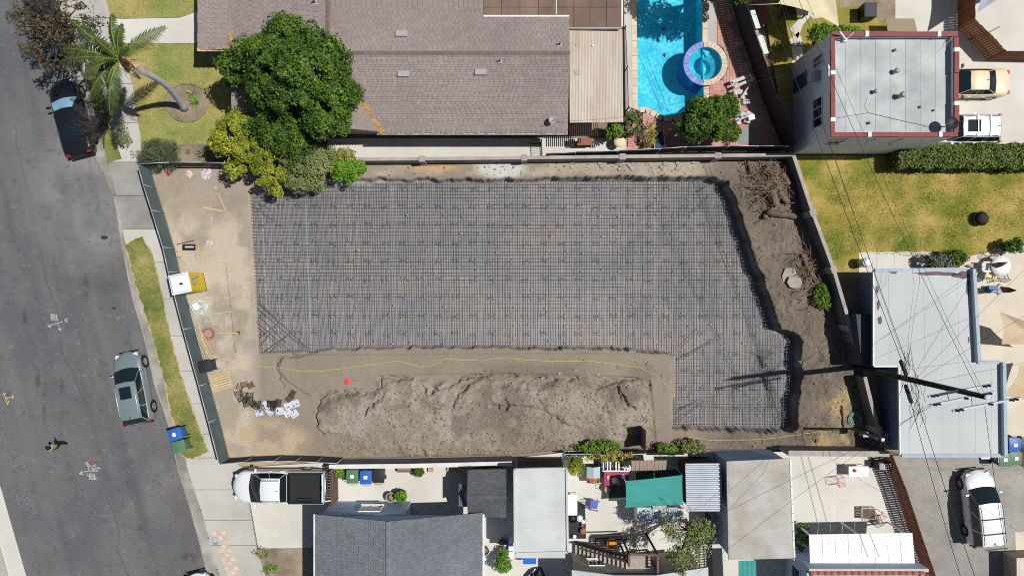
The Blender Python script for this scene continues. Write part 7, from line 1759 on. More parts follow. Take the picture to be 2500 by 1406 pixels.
def pline(label, pts, r=.014, sag=.1): wire(label, [W(*p) for p in pts], r * .75, black_pl, sag=sag)
pline('thick cable from the splice case to the upper left over the dark fence', [(1860, -30, 7.4), (2204, 886, 7.2)], .022)
pline('second cable beside the thick one running to the upper left', [(1893, -30, 7.6), (2214, 886, 7.3)], .018)
pline('third thin cable running to the upper left of the parapet house', [(1902, -30, 8.0), (2180, 800, 7.4), (2216, 890, 7.2)], .012)
pline('high cable crossing the parapet roof and back lawn diagonally', [(1938, -30, 12.2), (2112, 379, 12.0), (2392, 962, 11.9)], .016)
pline('thin high cable parallel to the diagonal one over the lawn', [(1958, -30, 12.2), (2240, 620, 12), (2402, 958, 11.9)], .01)
pline('cable from the splice case down across the alley left of minivan', [(2224, 984, 7.2), (2352, 1430, 7.5)], .022)
pline('cable running down across the alley close to the minivan', [(2240, 980, 7.3), (2388, 1430, 7.6)], .022)
pline('high cable running down over the minivan to the lower right', [(2404, 990, 11.9), (2470, 1430, 12.2)], .016)
pline('service drop from the pole to the top right of the blue-grey house', [(2222, 930, 7.2), (2372, 690, 3.0)], .01)
pline('service drop fanning right over the middle of the blue-grey roof', [(2226, 935, 7.2), (2520, 640, 5)], .01)
pline('service drop fanning to the right edge above the tan sails', [(2228, 938, 7.2), (2520, 760, 5)], .01)
pline('service drop fanning flat to the right edge of picture', [(2230, 942, 7.2), (2530, 880, 5)], .01)
pline('thin service drop from upper splice case up the blue-grey roof', [(2214, 890, 7.2), (2232, 700, 4.5), (2226, 600, 4.2)], .009)
pline('second thin service drop going up beside the first', [(2218, 890, 7.2), (2245, 690, 4.5), (2248, 590, 4.2)], .009)
pline('service drop from the crossarm down left over the taupe garage', [(2270, 990, 10), (1990, 1180, 6), (1700, 1400, 4.5)], .011)
pline('second service drop running down left across the pale yard', [(2275, 992, 10), (2060, 1110, 6.5), (1772, 1250, 4)], .011)
pline('thin cable from temporary pole head to the crossarm', [(2154, 1072, 4.6), (2270, 985, 10)], .01)
pline('cable from brown roof dish towards the pool yard', [(1352, 298, 3.1), (1530, 285, 4.2), (1800, 210, 5), (1960, 170, 5.2)], .01, .2)
pline('thin lower cable from the alley pole line across the driveway', [(2270, 1115, 7.3), (2400, 1240, 6), (2540, 1330, 5)], .01)
# antenna masts on the parapet house
an = thing('roof_antenna', 'white bracket antenna on the left wall of parapet house', 'antenna', W(2018, 172, 4.9)); x, y, z = W(2016, 172, 5.4); x0_ = ex0
ob('mast', MB().tube([(x0_ + .1, y, 4.9), (x0_ - .35, y, 5.6)], .025, 6), galv, an)
for k in range(4): ob('element', MB().beam((x0_ - .1 - .07 * k, y - .3, 5.2 + .1 * k), (x0_ - .1 - .07 * k, y + .3, 5.2 + .1 * k), .015), galv, an)
an = thing('roof_bracket', 'white angled sail bracket on the upper left parapet corner', 'bracket', W(2055, 90, 5.2)); p = Vector(W(2065, 97, 5.0))
ob('strut', MB().beam(p, W(2050, 78, 5.6), .07), white_p, an); ob('strut', MB().beam(p, W(2084, 80, 5.3), .06), white_p, an); ob('foot', MB().box((p.x, p.y, 4.86), (.2, .2, .2)), white_p, an)

# ------------------------------------------------------------------ shade sails and cloths
def sail(name, label, corners, mat, bow=.14, n=9, sagz=.25, cat='shade sail'):
    """cloth with hollow edges spanned between corner points"""
    C_ = [Vector(p) for p in corners]; cen = sum(C_, Vector()) / len(C_); m = MB(); edge = []
    for a, b in zip(C_, C_[1:] + C_[:1]):
        for i in range(n):
            t = i / n; p = a.lerp(b, t); k = bow * 4 * t * (1 - t); edge.append(p.lerp(cen, k))
    rings = [edge, [p.lerp(cen, .4) - Vector((0, 0, sagz * .4)) for p in edge], [p.lerp(cen, .75) - Vector((0, 0, sagz * .8)) for p in edge]]; N_ = len(edge)
    vs = [tuple(p) for r_ in rings for p in r_] + [tuple(cen - Vector((0, 0, sagz)))]; fs = []
    for r_ in range(2):
        for i in range(N_): fs.append((r_ * N_ + i, r_ * N_ + (i + 1) % N_, (r_ + 1) * N_ + (i + 1) % N_, (r_ + 1) * N_ + i))
    for i in range(N_): fs.append((2 * N_ + i, 2 * N_ + (i + 1) % N_, 3 * N_))
    m.add(vs, fs, True); root = thing(name, label, cat, (cen.x, cen.y, 0)); ob('cloth', m, mat, root)
    return root
sail_c = pm('cream_sailcloth', c(226, 214, 176), c(214, 202, 164), 1.2, fine=.04, bump=.15, bs=6); sail_t = pm('tan_sailcloth', c(206, 184, 152), c(192, 170, 138), 1.2, fine=.04, bump=.15, bs=6); sail_g = pm('lilac_grey_sail', c(176, 174, 192), c(158, 158, 178), 1, fine=.04, bump=.1)
s1 = sail('shade_sail', 'cream shade sail reaching down to the parapet house corner', [W(1900, 10, 2.8), W(2048, 66, 3.0), W(2040, -140, 3.4), W(1960, -150, 3.2)], sail_c, .10)
for a, b in (((1826, 13, 2.4), (1900, 10, 2.8)), ((2048, 66, 3.0), (2062, 92, 4.9))): ob('tension_rope', MB().tube([W(*a), W(*b)], .015, 5), white_p, s1)
sail('shade_sail', 'lilac grey shade sail in the upper right corner', [W(2385, 32, 2.6), W(2560, -60, 2.8), W(2400, -100, 2.8)], sail_g, .16)
sail('shade_sail', 'upper tan shade sail right of the blue-grey house', [W(2440, 760, 2.6), W(2445, 840, 2.4), W(2620, 850, 2.8), W(2560, 800, 2.8)], sail_t, .10)
sail('shade_sail', 'lower tan shade sail right of the blue-grey house', [W(2446, 965, 2.4), W(2600, 1010, 2.8), W(2620, 890, 2.8), W(2490, 890, 2.6)], sail_t, .12)
teal = pm('teal_shade_cloth', c(72, 158, 150), c(60, 142, 136), .8, fine=.06, fs=60, bump=.2, bs=5, stretch=(.4, 2, 1))
ts = sail('shade_cloth', 'teal shade cloth stretched over the bottom yard', [W(1527, 1174, 2.2), W(1666, 1159, 2.3), W(1668, 1232, 2.3), W(1528, 1238, 2.2)], teal, .015, 9, .12)
for a, b in ((1527, 1174), (1666, 1159), (1668, 1232), (1528, 1238)): p = W(a, b, 2.2); ob('pole', MB().tube([(p[0], p[1], 0), p], .025, 6), galv, ts)
dk_mat = pm('dark_green_mat', c(76, 92, 82), c(64, 80, 72), 1.2, fine=.08, bump=.2)
for l, q_ in (('dark green ground mat left of the teal shade cloth', [(1487, 1184), (1527, 1183), (1530, 1222), (1486, 1222)]), ('dark green ground mat above the teal shade cloth', [(1553, 1152), (1616, 1146), (1660, 1146), (1660, 1176), (1553, 1176)])): ob('ground_mat', MB().prism(P2(q_), -.01, .012), dk_mat, label=l, cat='mat', loc=W(*q_[0]))
m = thing('green_canopy', 'teal plastic canopy at the bottom edge below taupe garage', 'canopy', W(1825, 1390)); corrugated(m, 'canopy_sheet', [W(1803, 1368, 2.4), W(1846, 1367, 2.4), W(1848, 1480, 2.3), W(1803, 1480, 2.3)], False, .3, .02, teal, 1)
# ------------------------------------------------------------------ bins, furniture and small things in the yards
for px, py, rz, m_, lid, l in ((869, 1153, 180, bin_green, True, 'green wheelie bin leftmost of three under the white garden wall'), (901, 1155, 180, bin_blue, True, 'blue wheelie bin in the middle under the white garden wall'), (931, 1152, 180, bin_black, False, 'black wheelie bin rightmost of three under the white garden wall'),
    (2450, 1076, 0, bin_blue, True, 'blue wheelie bin against the blue-grey house corner'), (2476, 1078, 0, bin_black, False, 'black wheelie bin at the right edge beside the blue one'), (2426, 1113, 180, bin_green, True, 'left green wheelie bin at the alley edge'), (2452, 1110, 180, bin_green, True, 'right green wheelie bin at the alley edge'), (2480, 1113, 180, flat('brown_bin', c(112, 70, 56), .8), False, 'brown-filled open bin at the right end of the alley bins')):
    wheelie('wheelie_bin', l, px, py, R(rz), m_, lid_label=lid, group=None)
def pot(label, px, py, r_, h, mat, plant=None, z=0.0, seed=1):
    x, y, z = W(px, py, z); p = thing('plant_pot', label, 'pot', (x, y, z)); ob('pot_body', MB().lathe([(r_ * .72, 0), (r_, h), (r_ * 1.06, h), (r_ * 1.06, h + .04), (r_ * .92, h + .04), (r_ * .9, h - .05)], (x, y, z), 14), mat, p)
    ob('soil_fill', MB().lathe([(r_ * .9, h - .04), (.001, h - .03)], (x, y, z), 14), soil, p)
    if plant:
        P_, N_ = crown_pts([((x, y, z + h + r_ * .7), (r_ * 1.05, r_ * 1.05, r_ * .9))], 30, 40, .1, seed); V, F = leafquads(P_, N_, .05, seed); fob('foliage', fmesh('foliage', V, F, plant), p)
terr = flat('terracotta', c(170, 104, 76), .8); grey_pot = flat('grey_pot', c(176, 174, 170), .7)
pot('pale round pot at the foot of the blue gable wall', 957, 1208, .3, .5, grey_pot); pot('potted lime green plant beside the pale round pot', 983, 1203, .33, .45, black_pl, lf_bright, seed=3)
pot('clipped round shrub in a pot under the garden wall', 1024, 1145, .3, .3, black_pl, lf_lemon, seed=4)
pot('brown pot beside the shed in the shade', 1227, 1318, .22, .35, terr); pot('dark pot by the gable house right gutter', 1184, 1338, .26, .4, black_pl)
pot('potted green plant below the blue tub', 1230, 1342, .28, .3, grey_pot, lf_weed, seed=6); pot('small pot at the top of right patio', 2320, 640, .2, .3, terr); pot('small dark pot at the far right of the patio', 2450, 606, .18, .3, black_pl)
x, y, _ = W(990, 1142); bxp = thing('planter_box', 'long brown timber planter under the garden wall', 'planter', (x, y, 0))
for sx_, sy_, dx, dy in ((0, -.16, .95, .04), (0, .16, .95, .04), (-.46, 0, .04, .28), (.46, 0, .04, .28)): ob('side_board', MB().box((x + sx_, y + sy_, .18), (dx, dy, .36)), wood_br, bxp)
ob('soil_fill', MB().box((x, y, .14), (.88, .28, .2)), soil, bxp)
for k, (px, py, l) in enumerate(((1053, 1141, 'small slatted wooden crate under the garden wall'), (1102, 1138, 'wider slatted wooden crate at the shadow edge'))):
    x, y, _ = W(px, py); p = thing('wooden_crate', l, 'crate', (x, y, 0)); w_ = .35 + .15 * k
    for i in range(4): ob('slat', MB().box((x, y - .21 + i * .14, .2), (w_, .09, .02)), wood, p)
    for i in (-1, 1): ob('bearer', MB().box((x + i * w_ * .4, y, .1), (.05, .5, .18)), wood, p)
def chair(label, px, py, rz, mat, z=0.0, wire_=False, name='garden_chair', group=None, sc=1.0):
    p = thing(name, label, 'chair', W(px, py, z), R(rz), group, local=True); s_ = sc
    if wire_:
        for k in range(6): ob('seat_wire', MB().beam((-.2 * s_ + .08 * k * s_, -.2 * s_, .44), (-.2 * s_ + .08 * k * s_, .2 * s_, .44), .012), mat, p); ob('back_wire', MB().beam((-.2 * s_ + .08 * k * s_, .2 * s_, .46), (-.2 * s_ + .08 * k * s_, .28 * s_, .86), .012), mat, p)
        ob('frame', MB().tube([(-.24, -.24, .44), (.24, -.24, .44), (.24, .22, .44), (.24, .3, .88), (-.24, .3, .88), (-.24, .22, .44), (-.24, -.24, .44)], .016, 6), mat, p)
    else:
        ob('seat', MB().box((0, 0, .43), (.5 * s_, .48 * s_, .05)), mat, p)
        for k in range(5): ob('back_slat', MB().beam((-.2 * s_ + .1 * k * s_, .24 * s_, .45), (-.2 * s_ + .1 * k * s_, .38 * s_, .92), .07, .02), mat, p)
    for a in (-1, 1):
        for b in (-1, 1): ob('leg', MB().beam((a * .22 * s_, b * .2 * s_, .42), (a * .24 * s_, b * .24 * s_, 0), .03), mat, p)
        ob('armrest', MB().tube([(a * .25 * s_, -.22 * s_, .43), (a * .27 * s_, -.2 * s_, .64), (a * .27 * s_, .26 * s_, .66)], .018, 6) if wire_ else MB().beam((a * .29 * s_, -.3 * s_, .62), (a * .29 * s_, .3 * s_, .66), .08, .025), mat, p)
    return p
adir = pm('weathered_red_timber', c(142, 104, 94), c(122, 88, 80), 3, fine=.08, bump=.2); pinkm = flat('pink_metal', c(212, 150, 146), .5); blk_met = flat('black_metal', c(40, 38, 40), .5); bluefab = flat('blue_fabric', c(92, 108, 176), .8)
chair('reddish slatted armchair on the grass under the cream sail', 1862, 52, 30, adir, sc=1.35, name='slatted_armchair'); chair('reddish slatted armchair partly cut by the top edge', 1852, 14, 30, adir, sc=1.35, name='slatted_armchair')
chair('pink wire chair beside the white table', 2045, 1170, 100, pinkm, wire_=True); chair('pink wire chair by the stool in the pale yard', 2140, 1255, 40, pinkm, wire_=True); chair('black wire chair next to the pink one in pale yard', 2128, 1262, 200, blk_met, wire_=True)
chair('blue folding chair beside the dark mat', 1448, 1226, 80, bluefab); chair('white patio chair left of the round table', 2395, 652, 90, white_pl); chair('cream patio chair below the round table', 2405, 670, 160, sail_c); chair('dark wire chair above the round table', 2412, 628, 330, blk_met, wire_=True); chair('dark wire chair right of the cream patio chair', 2432, 676, 200, blk_met, wire_=True)
x, y, _ = W(2424, 650); rt_ = thing('round_table', 'round white patio table under the folded brown parasol', 'table', (x, y, 0)); ob('table_top', MB().lathe([(.62, .7), (.62, .74), (.2, .745)], (x, y, 0), 26), white_pl, rt_); ob('pedestal', MB().lathe([(.28, 0), (.26, .05), (.05, .08), (.05, .7)], (x, y, 0), 12), white_pl, rt_)
def parasol(label, a, b, z0, z1, mat):
    p, q_ = Vector(W(*a, z0)), Vector(W(*b, z1)); r_ = thing('folded_parasol', label, 'parasol', (p.x, p.y, 0)); ob('pole', MB().tube([(p.x, p.y, 0), p, q_], .022, 6), galv, r_)
    d = (q_ - p); s_ = d.cross(Vector((0, 0, 1))).normalized()
    for k in range(6): t = -.5 + k / 5; ob('cloth_fold', MB().tube([q_, q_.lerp(p, .5) + s_ * t * .22 + Vector((0, 0, .06 * (k % 2))), p + s_ * t * .34 + Vector((0, 0, .08 * (k % 2)))], [.02, .07, .05], 6), mat, r_)
parasol('folded brown parasol lying over the round table', (2424, 650), (2460, 640), 1.1, 2.2, pm('brown_canvas', c(134, 104, 92), c(112, 86, 76), 3, fine=.08, bump=.2)); parasol('folded maroon parasol at the right edge of patio', (2445, 707), (2482, 709), 1.0, 2.4, pm('maroon_canvas', c(120, 46, 62), c(98, 36, 52), 3, fine=.08, bump=.2))
x, y, _ = W(2414, 706); cb_ = thing('cooler_box', 'blue cooler box with white handle on the patio', 'cooler', (x, y, 0)); ob('box_body', MB().prism([(x - .24, y - .2), (x + .24, y - .2), (x + .24, y + .2), (x - .24, y + .2)], 0, .42, [(x - .28, y - .23), (x + .28, y - .23), (x + .28, y + .23), (x - .28, y + .23)]), flat('cooler_blue', c(44, 92, 148), .5), cb_); ob('handle', MB().tube([(x - .2, y - .24, .36), (x - .2, y - .1, .5), (x + .1, y - .1, .5), (x + .1, y - .24, .36)], .02, 6), white_pl, cb_)
ob('parasol_base', MB().box((W(2438, 706)[0], W(2438, 706)[1], .06), (.5, .5, .12), .7), vent_m, label='grey square parasol base next to the cooler box', cat='parasol base', loc=W(2438, 706))
x, y, _ = W(2082, 1143); wt_ = thing('folding_table', 'white folding table with red bag in the pale yard', 'table', (x, y, 0)); ob('table_top', MB().box((x, y, .73), (1.25, .66, .04)), white_pl, wt_)
for a in (-1, 1):
    for b in (-1, 1): ob('leg', MB().beam((x + a * .5, y + b * .26, .72), (x + a * .54, y + b * .29, 0), .035), galv, wt_)
crumple('red_bag', 'small red bag lying on the white folding table', 2083, 1140, .12, MATS['red_fabric'], .1, 31, 'bag')
for o in SC.objects:
    if o.name == 'red_bag': o.location = W(2086, 1148, .76)
x, y, _ = W(2144, 1130); bb = thing('barbecue', 'black barbecue with crates against the red-brown fence', 'barbecue', (x, y, 0)); ob('cabinet', MB().box((x, y, .4), (.9, .5, .8)), trim_k, bb); ob('grill_tray', MB().box((x, y, .84), (.8, .42, .06)), flat('brown_tray', c(140, 96, 84)), bb)
for k in range(6): ob('grill_bar', MB().box((x - .3 + k * .12, y, .88), (.04, .4, .02)), galv, bb)
x, y, _ = W(2112, 1248); lt = thing('louvre_table', 'low table with brown slatted top in the pale yard', 'table', (x, y, 0))
for k in range(6): ob('slat', MB().box((x, y - .25 + k * .1, .42), (.75, .085, .025)), wood_br, lt)
for sx_, sy_, dx, dy in ((0, -.34, .9, .06), (0, .34, .9, .06), (-.42, 0, .06, .62), (.42, 0, .06, .62)): ob('frame_bar', MB().box((x + sx_, y + sy_, .42), (dx, dy, .04)), flat('buff_frame', c(186, 166, 140)), lt)
for a in (-1, 1):
    for b in (-1, 1): ob('leg', MB().box((x + a * .4, y + b * .32, .2), (.05, .05, .4)), wood_br, lt)
def tub(label, px, py, r_, h, mat, z=0.0, name='round_tub', cat='tub', fill=None):
    x, y, z = W(px, py, z); p = thing(name, label, cat, (x, y, z)); ob('shell', MB().lathe([(r_ * .85, 0), (r_, h), (r_ * 1.05, h), (r_ * .95, h + .01), (r_ * .93, h - .04)], (x, y, z), 18), mat, p); ob('lid' if not fill else 'fill', MB().lathe([(r_ * .94, h - .03), (r_ * .4, h + .02), (.001, h + .03)], (x, y, z), 18), fill or mat, p)
tub('white water drum standing on the patio slab', 2102, 642, .32, .9, white_pl, name='water_drum', cat='drum'); tub('grey metal stool in front of the wire chairs', 2138, 1268, .17, .5, galv, name='round_stool', cat='stool')
x, y, _ = W(2387, 535); fp = thing('fire_pit', 'round dark mesh fire pit on the back lawn', 'fire pit', (x, y, 0)); ob('bowl', MB().lathe([(.001, .1), (.3, .12), (.40, .34), (.44, .34)], (x, y, 0), 22), blk_met, fp); ob('mesh_dome', MB().lathe([(.4, .36), (.34, .52), (.15, .62), (.001, .64)], (x, y, 0), 14), flat('dark_mesh', c(52, 44, 44), .8), fp)
for k in range(4): ob('leg', MB().beam((x + .3 * math.cos(k * 1.571), y + .3 * math.sin(k * 1.571), .2), (x + .42 * math.cos(k * 1.571), y + .42 * math.sin(k * 1.571), 0), .03), blk_met, fp)
ob('rim_ring', MB().tube([(x + .46 * math.cos(6.283 * k / 20), y + .46 * math.sin(6.283 * k / 20), .35) for k in range(21)], .015, 5), blk_met, fp)
# bottom yard: maroon table with dishes, stool, white board, dark mat with pots
x, y, _ = W(1501, 1158); mt = thing('cloth_table', 'table under a maroon cloth crowded with plates', 'table', (x, y, 0)); mar = pm('maroon_cloth', c(152, 52, 84), c(176, 84, 112), 4, fine=.1, bump=.4, bs=6); ob('table_top', MB().box((x, y, .72), (1.5, .92, .04)), wood_br, mt); ob('cloth', MB().prism([(x - .78, y - .49), (x + .78, y - .49), (x + .78, y + .49), (x - .78, y + .49)], .52, .745), mar, mt)
for a in (-1, 1):
    for b in (-1, 1): ob('leg', MB().box((x + a * .65, y + b * .38, .26), (.06, .06, .52)), wood_br, mt)
for k, (dx, dy, r_, m_, l) in enumerate(((-.5, .05, .13, card, 'round woven tray at the left of maroon table'), (.42, .1, .14, white_pl, 'white round plate at the right of maroon table'), (.1, -.3, .1, grey_pot, 'grey bowl near the lower edge of maroon table'), (-.2, -.25, .09, white_pl, 'small white bowl at the lower left of maroon table'))):
    ob('plate', MB().lathe([(.001, .0), (r_ * .7, .005), (r_, .04), (r_ * .9, .04), (r_ * .6, .02)], (x + dx, y + dy, .75), 14), m_, label=l, cat='plate', loc=(x + dx, y + dy, .75))
crumple('white_cloth', 'crumpled white cloth on the maroon table', 1500, 1168, .2, white_pl, .1, 41, 'cloth')
for o in SC.objects:
    if o.name == 'white_cloth': o.location = (x - .1, y - .15, .76)
x, y, _ = W(1480, 1188); stl = thing('cane_chair', 'round-backed cane chair left of the dark green mat', 'chair', (x, y, 0)); ob('seat', MB().lathe([(.22, .43), (.22, .46), (.001, .47)], (x, y, 0), 16), card, stl); ob('back_hoop', MB().tube([(x - .2, y - .1, .46), (x - .28, y, .8), (x - .2, y + .2, .85), (x, y + .22, .46)], .02, 6), blk_met, stl)
for k in range(4): ob('leg', MB().beam((x + .17 * math.cos(.785 + k * 1.571), y + .17 * math.sin(.785 + k * 1.571), .44), (x + .22 * math.cos(.785 + k * 1.571), y + .22 * math.sin(.785 + k * 1.571), 0), .03), blk_met, stl)
x, y, _ = W(1393, 1223); wbd = thing('trestle_table', 'bare white table against the pale garage wall', 'table', (x, y, 0)); ob('table_top', MB().box((x + .0, y, .74), (.72, 1.3, .035)), white_pl, wbd)
for a in (-1, 1):
    for b in (-1, 1): ob('leg', MB().box((x + a * .3, y + b * .58, .36), (.04, .04, .72)), galv, wbd)
ob('ground_mat', MB().prism(P2([(1386, 1245), (1404, 1218), (1428, 1232), (1431, 1314), (1387, 1314)]), -.01, .014), pm('black_mat', c(54, 58, 60), c(44, 48, 50), 1, fine=.1, bump=.3), label='black ground mat crowded with pots beside the pale garage', cat='mat', loc=W(1400, 1280))
tub('dark round tub on the black mat', 1397, 1262, .28, .3, trim_k); tub('white round basin on the black mat', 1415, 1263, .2, .15, white_pl); tub('orange pot at the left edge of black mat', 1391, 1250, .16, .25, terr); tub('pale patterned pot at the right of black mat', 1423, 1292, .18, .3, grey_pot, fill=terr); tub('white bucket at the lower left of black mat', 1402, 1306, .12, .25, white_pl); tub('small orange pot on the right of black mat', 1421, 1280, .1, .2, terr); tub('small white basin at the right edge of black mat', 1424, 1272, .13, .12, white_pl)
x, y, _ = W(1445, 1150); pots = thing('kennel', 'small kennel with pale green gable roof and red tile front', 'kennel', (x, y, 0)); ob('kennel_body', MB().box((x, y, .4), (.7, 1.0, .8)), wood_dk, pots)
for s_ in (-1, 1): ob('roof_side', slab3([(x, y + .5, 1.0), (x + s_ * .42, y + .5, .8), (x + s_ * .42, y - .2, .8), (x, y - .2, 1.0)], .03), flat('pale_green_sheet', c(170, 190, 188), .6) if 'pale_green_sheet' not in MATS else MATS['pale_green_sheet'], pots); ob('front_tiles', slab3([(x, y - .2, .95), (x + s_ * .42, y - .2, .78), (x + s_ * .42, y - .55, .7), (x, y - .55, .85)], .03), terr, pots)
x, y, z = W(1585, 1134, 1.9); an2 = thing('lean_roof', 'narrow tan tiled lean-to roof above the dark green mat', 'roof', (x, y, 0)); shp = [W(1540, 1124, 2.0), W(1628, 1123, 2.0), W(1626, 1146, 1.8), W(1542, 1148, 1.8)]; ob('roof', slab3(shp, .06), pm('tan_tiles', c(166, 146, 134), c(150, 130, 120), 3, fine=.1, obr=.05, bump=.3), an2)
for a, b in ((1545, 1142), (1622, 1141)): p_ = W(a, b, 1.75); ob('post', MB().beam((p_[0], p_[1], 0), p_, .07), wood_br, an2)
for k in range(9): p_ = Vector(shp[0]).lerp(Vector(shp[1]), (k + .5) / 9); q_ = Vector(shp[3]).lerp(Vector(shp[2]), (k + .5) / 9); ob('tile_row', MB().beam(p_ + Vector((0, 0, .02)), q_ + Vector((0, 0, .02)), .2, .02), MATS['tan_tiles'], an2)
x, y, _ = W(1499, 1128); shelf = thing('display_shelf', 'white slatted shelf with dark gaps above the maroon table', 'shelf', (x, y, 0))
for k in range(9): ob('slat', MB().box((x - .72 + k * .18, y, .9), (.07, .55, .03)), white_pl if k % 3 else trim_k, shelf)
ob('front_board', MB().box((x, y - .32, .85), (1.7, .08, .12)), white_pl, shelf)
for a in (-1, 1): ob('upright', MB().box((x + a * .8, y, .44), (.06, .5, .88)), white_pl, shelf)
gh = thing('cold_frame', 'pale glazed cold frame roof below the teal shade cloth', 'cold frame', W(1605, 1262)); gp_ = flat('pale_glazing', c(196, 214, 214), .3)
for k in range(3): ob('glazing_panel', slab3([W(1556 + k * 38, 1238, 1.8), W(1593 + k * 38, 1238, 1.8), W(1593 + k * 38, 1266, 1.6), W(1556 + k * 38, 1267, 1.6)], .03), gp_, gh)
for k in range(3): ob('ridge_bar', MB().beam(W(1554, 1268 + k * 5, 1.6), W(1672, 1264 + k * 5, 1.6), .06), white_pl, gh)
gq = P2([(1558, 1240), (1666, 1240), (1666, 1275), (1558, 1276)], 1.5); ob('frame_wall', MB().prism(gq, 0, 1.5), stucco_w, gh)
ob('louvre', slab3([W(1592, 1233, 2.0), W(1626, 1232, 2.0), W(1632, 1242, 2.0), W(1596, 1243, 2.0)], .03), corr_w, gh)
crumple('cushion_heap', 'white cushion on a dark chair under the teal shade edge', 1538, 1248, .25, white_pl, .25, 44, 'cushion')
# dark timber stair and landing
tread_m = pm('grey_tread', c(176, 166, 154), c(158, 148, 138), 3, fine=.08, bump=.2, obr=.06); st = thing('timber_stair', 'dark timber stair with pale treads climbing to a landing', 'stair', W(1470, 1350))
a0, a1 = Vector(W(1408, 1342, .3)), Vector(W(1532, 1378, 2.6)); d = (a1 - a0); sd_ = Vector((0, 1, 0))
for k in range(13): p_ = a0.lerp(a1, k / 12); ob('tread', MB().box((p_.x, p_.y, p_.z), (.2, .85, .045)), tread_m, st)
for s_ in (-1, 1):
    ob('stringer', MB().beam(a0 + sd_ * s_ * .46 - Vector((.1, 0, .15)), a1 + sd_ * s_ * .46 - Vector((0, 0, .12)), .06, .26), wood_dk, st); ob('handrail', MB().beam(a0 + sd_ * s_ * .48 + Vector((0, 0, .9)), a1 + sd_ * s_ * .48 + Vector((0, 0, .9)), .1, .05), wood_br, st)
    for k in range(12): p_ = a0.lerp(a1, k / 11) + sd_ * s_ * .48; ob('baluster', MB().beam(p_, p_ + Vector((0, 0, .9)), .035), wood_dk, st)
l0, l1 = W(1536, 1352, 2.6), W(1588, 1398, 2.6)
for k in range(9): y_ = l0[1] + (l1[1] - l0[1]) * (k + .5) / 9; ob('landing_board', MB().box(((l0[0] + l1[0]) / 2, y_, 2.6), (l1[0] - l0[0], abs(l1[1] - l0[1]) / 9 - .012, .04)), tread_m, st)
for px, py in ((1536, 1352), (1606, 1354), (1606, 1396), (1536, 1380)): p_ = W(px, py, 3.5); ob('post', MB().beam((p_[0], p_[1], 0), p_, .1), wood_dk, st)
for a, b in (((1536, 1352), (1606, 1354)), ((1606, 1354), (1606, 1398)), ((1536, 1352), (1536, 1380))):
    ob('handrail', MB().beam(W(*a, 3.5), W(*b, 3.5), .13, .06), wood_br, st)
    for k in range(6): p_ = Vector(W(*a, 3.5)).lerp(Vector(W(*b, 3.5)), (k + .5) / 6); ob('baluster', MB().beam(p_, p_ - Vector((0, 0, .9)), .035), wood_dk, st)
bn = thing('garden_bench', 'dark slatted bench under the timber stair', 'bench', W(1490, 1318))
for k in range(5): ob('slat', MB().beam(W(1452, 1310 + k * 4, .45), W(1530, 1308 + k * 4, .45), .07, .03), trim_k, bn)
ob('back_rail', MB().beam(W(1452, 1308, .85), W(1530, 1306, .85), .09, .05), trim_k, bn)
for a in (1455, 1527):
    for b in (1311, 1325): p_ = W(a, b, .44); ob('leg', MB().beam((p_[0], p_[1], 0), p_, .06), trim_k, bn)
tub('orange round pouf on the bench', 1492, 1322, .3, .3, flat('orange_fabric', c(204, 140, 50), .8), .46, 'round_pouf', 'pouf')
# below the pale garage: blue container, tarp, tubs
x, y, _ = W(1292, 1352); bc = thing('storage_box', 'bright blue storage box below the pale garage eave', 'box', (x, y, 0)); blm = flat('bright_blue_plastic', c(36, 104, 204), .45); ob('box_body', MB().box((x, y, .4), (.75, .5, .8), 0, 1.06), blm, bc); ob('lid', MB().box((x, y, .83), (.84, .58, .06)), blm, bc)
for k in (-1, 1): ob('latch', MB().box((x + k * .2, y - .3, .78), (.2, .02, .05)), trim_k, bc)
x, y, _ = W(1235, 1325); tb_ = thing('blue_tub', 'small blue tub in front of white bottles by the shed', 'tub', (x, y, 0)); ob('shell', MB().box((x, y, .2), (.32, .3, .4), 0, 1.1), blm, tb_); ob('handle', MB().box((x, y, .42), (.2, .05, .03)), white_pl, tb_)
x, y, _ = W(1243, 1325); wb2 = thing('water_bottles', 'stack of white plastic boxes against the pale garage', 'box', (x + .1, y, 0))
for k in range(3): ob('box_body', MB().box((x + .12, y - .5 + k * .45, .35), (.3, .4, .7)), white_pl, wb2)
crumple('dark_tarp', 'dark domed tarpaulin at the bottom edge below the pale garage', 1308, 1408, .95, pm('grey_tarp', c(74, 74, 80), c(60, 60, 66), 2, fine=.1, bump=.4, bs=6), .9, 45, 'tarp')
ob('glass_table', MB().prism(P2([(1224, 1266), (1231, 1263), (1233, 1298), (1226, 1299), (1222, 1285)], .8), .74, .78), gp_, label='pale green curved table top beside the pale garage', cat='table', loc=W(1228, 1280, .76))
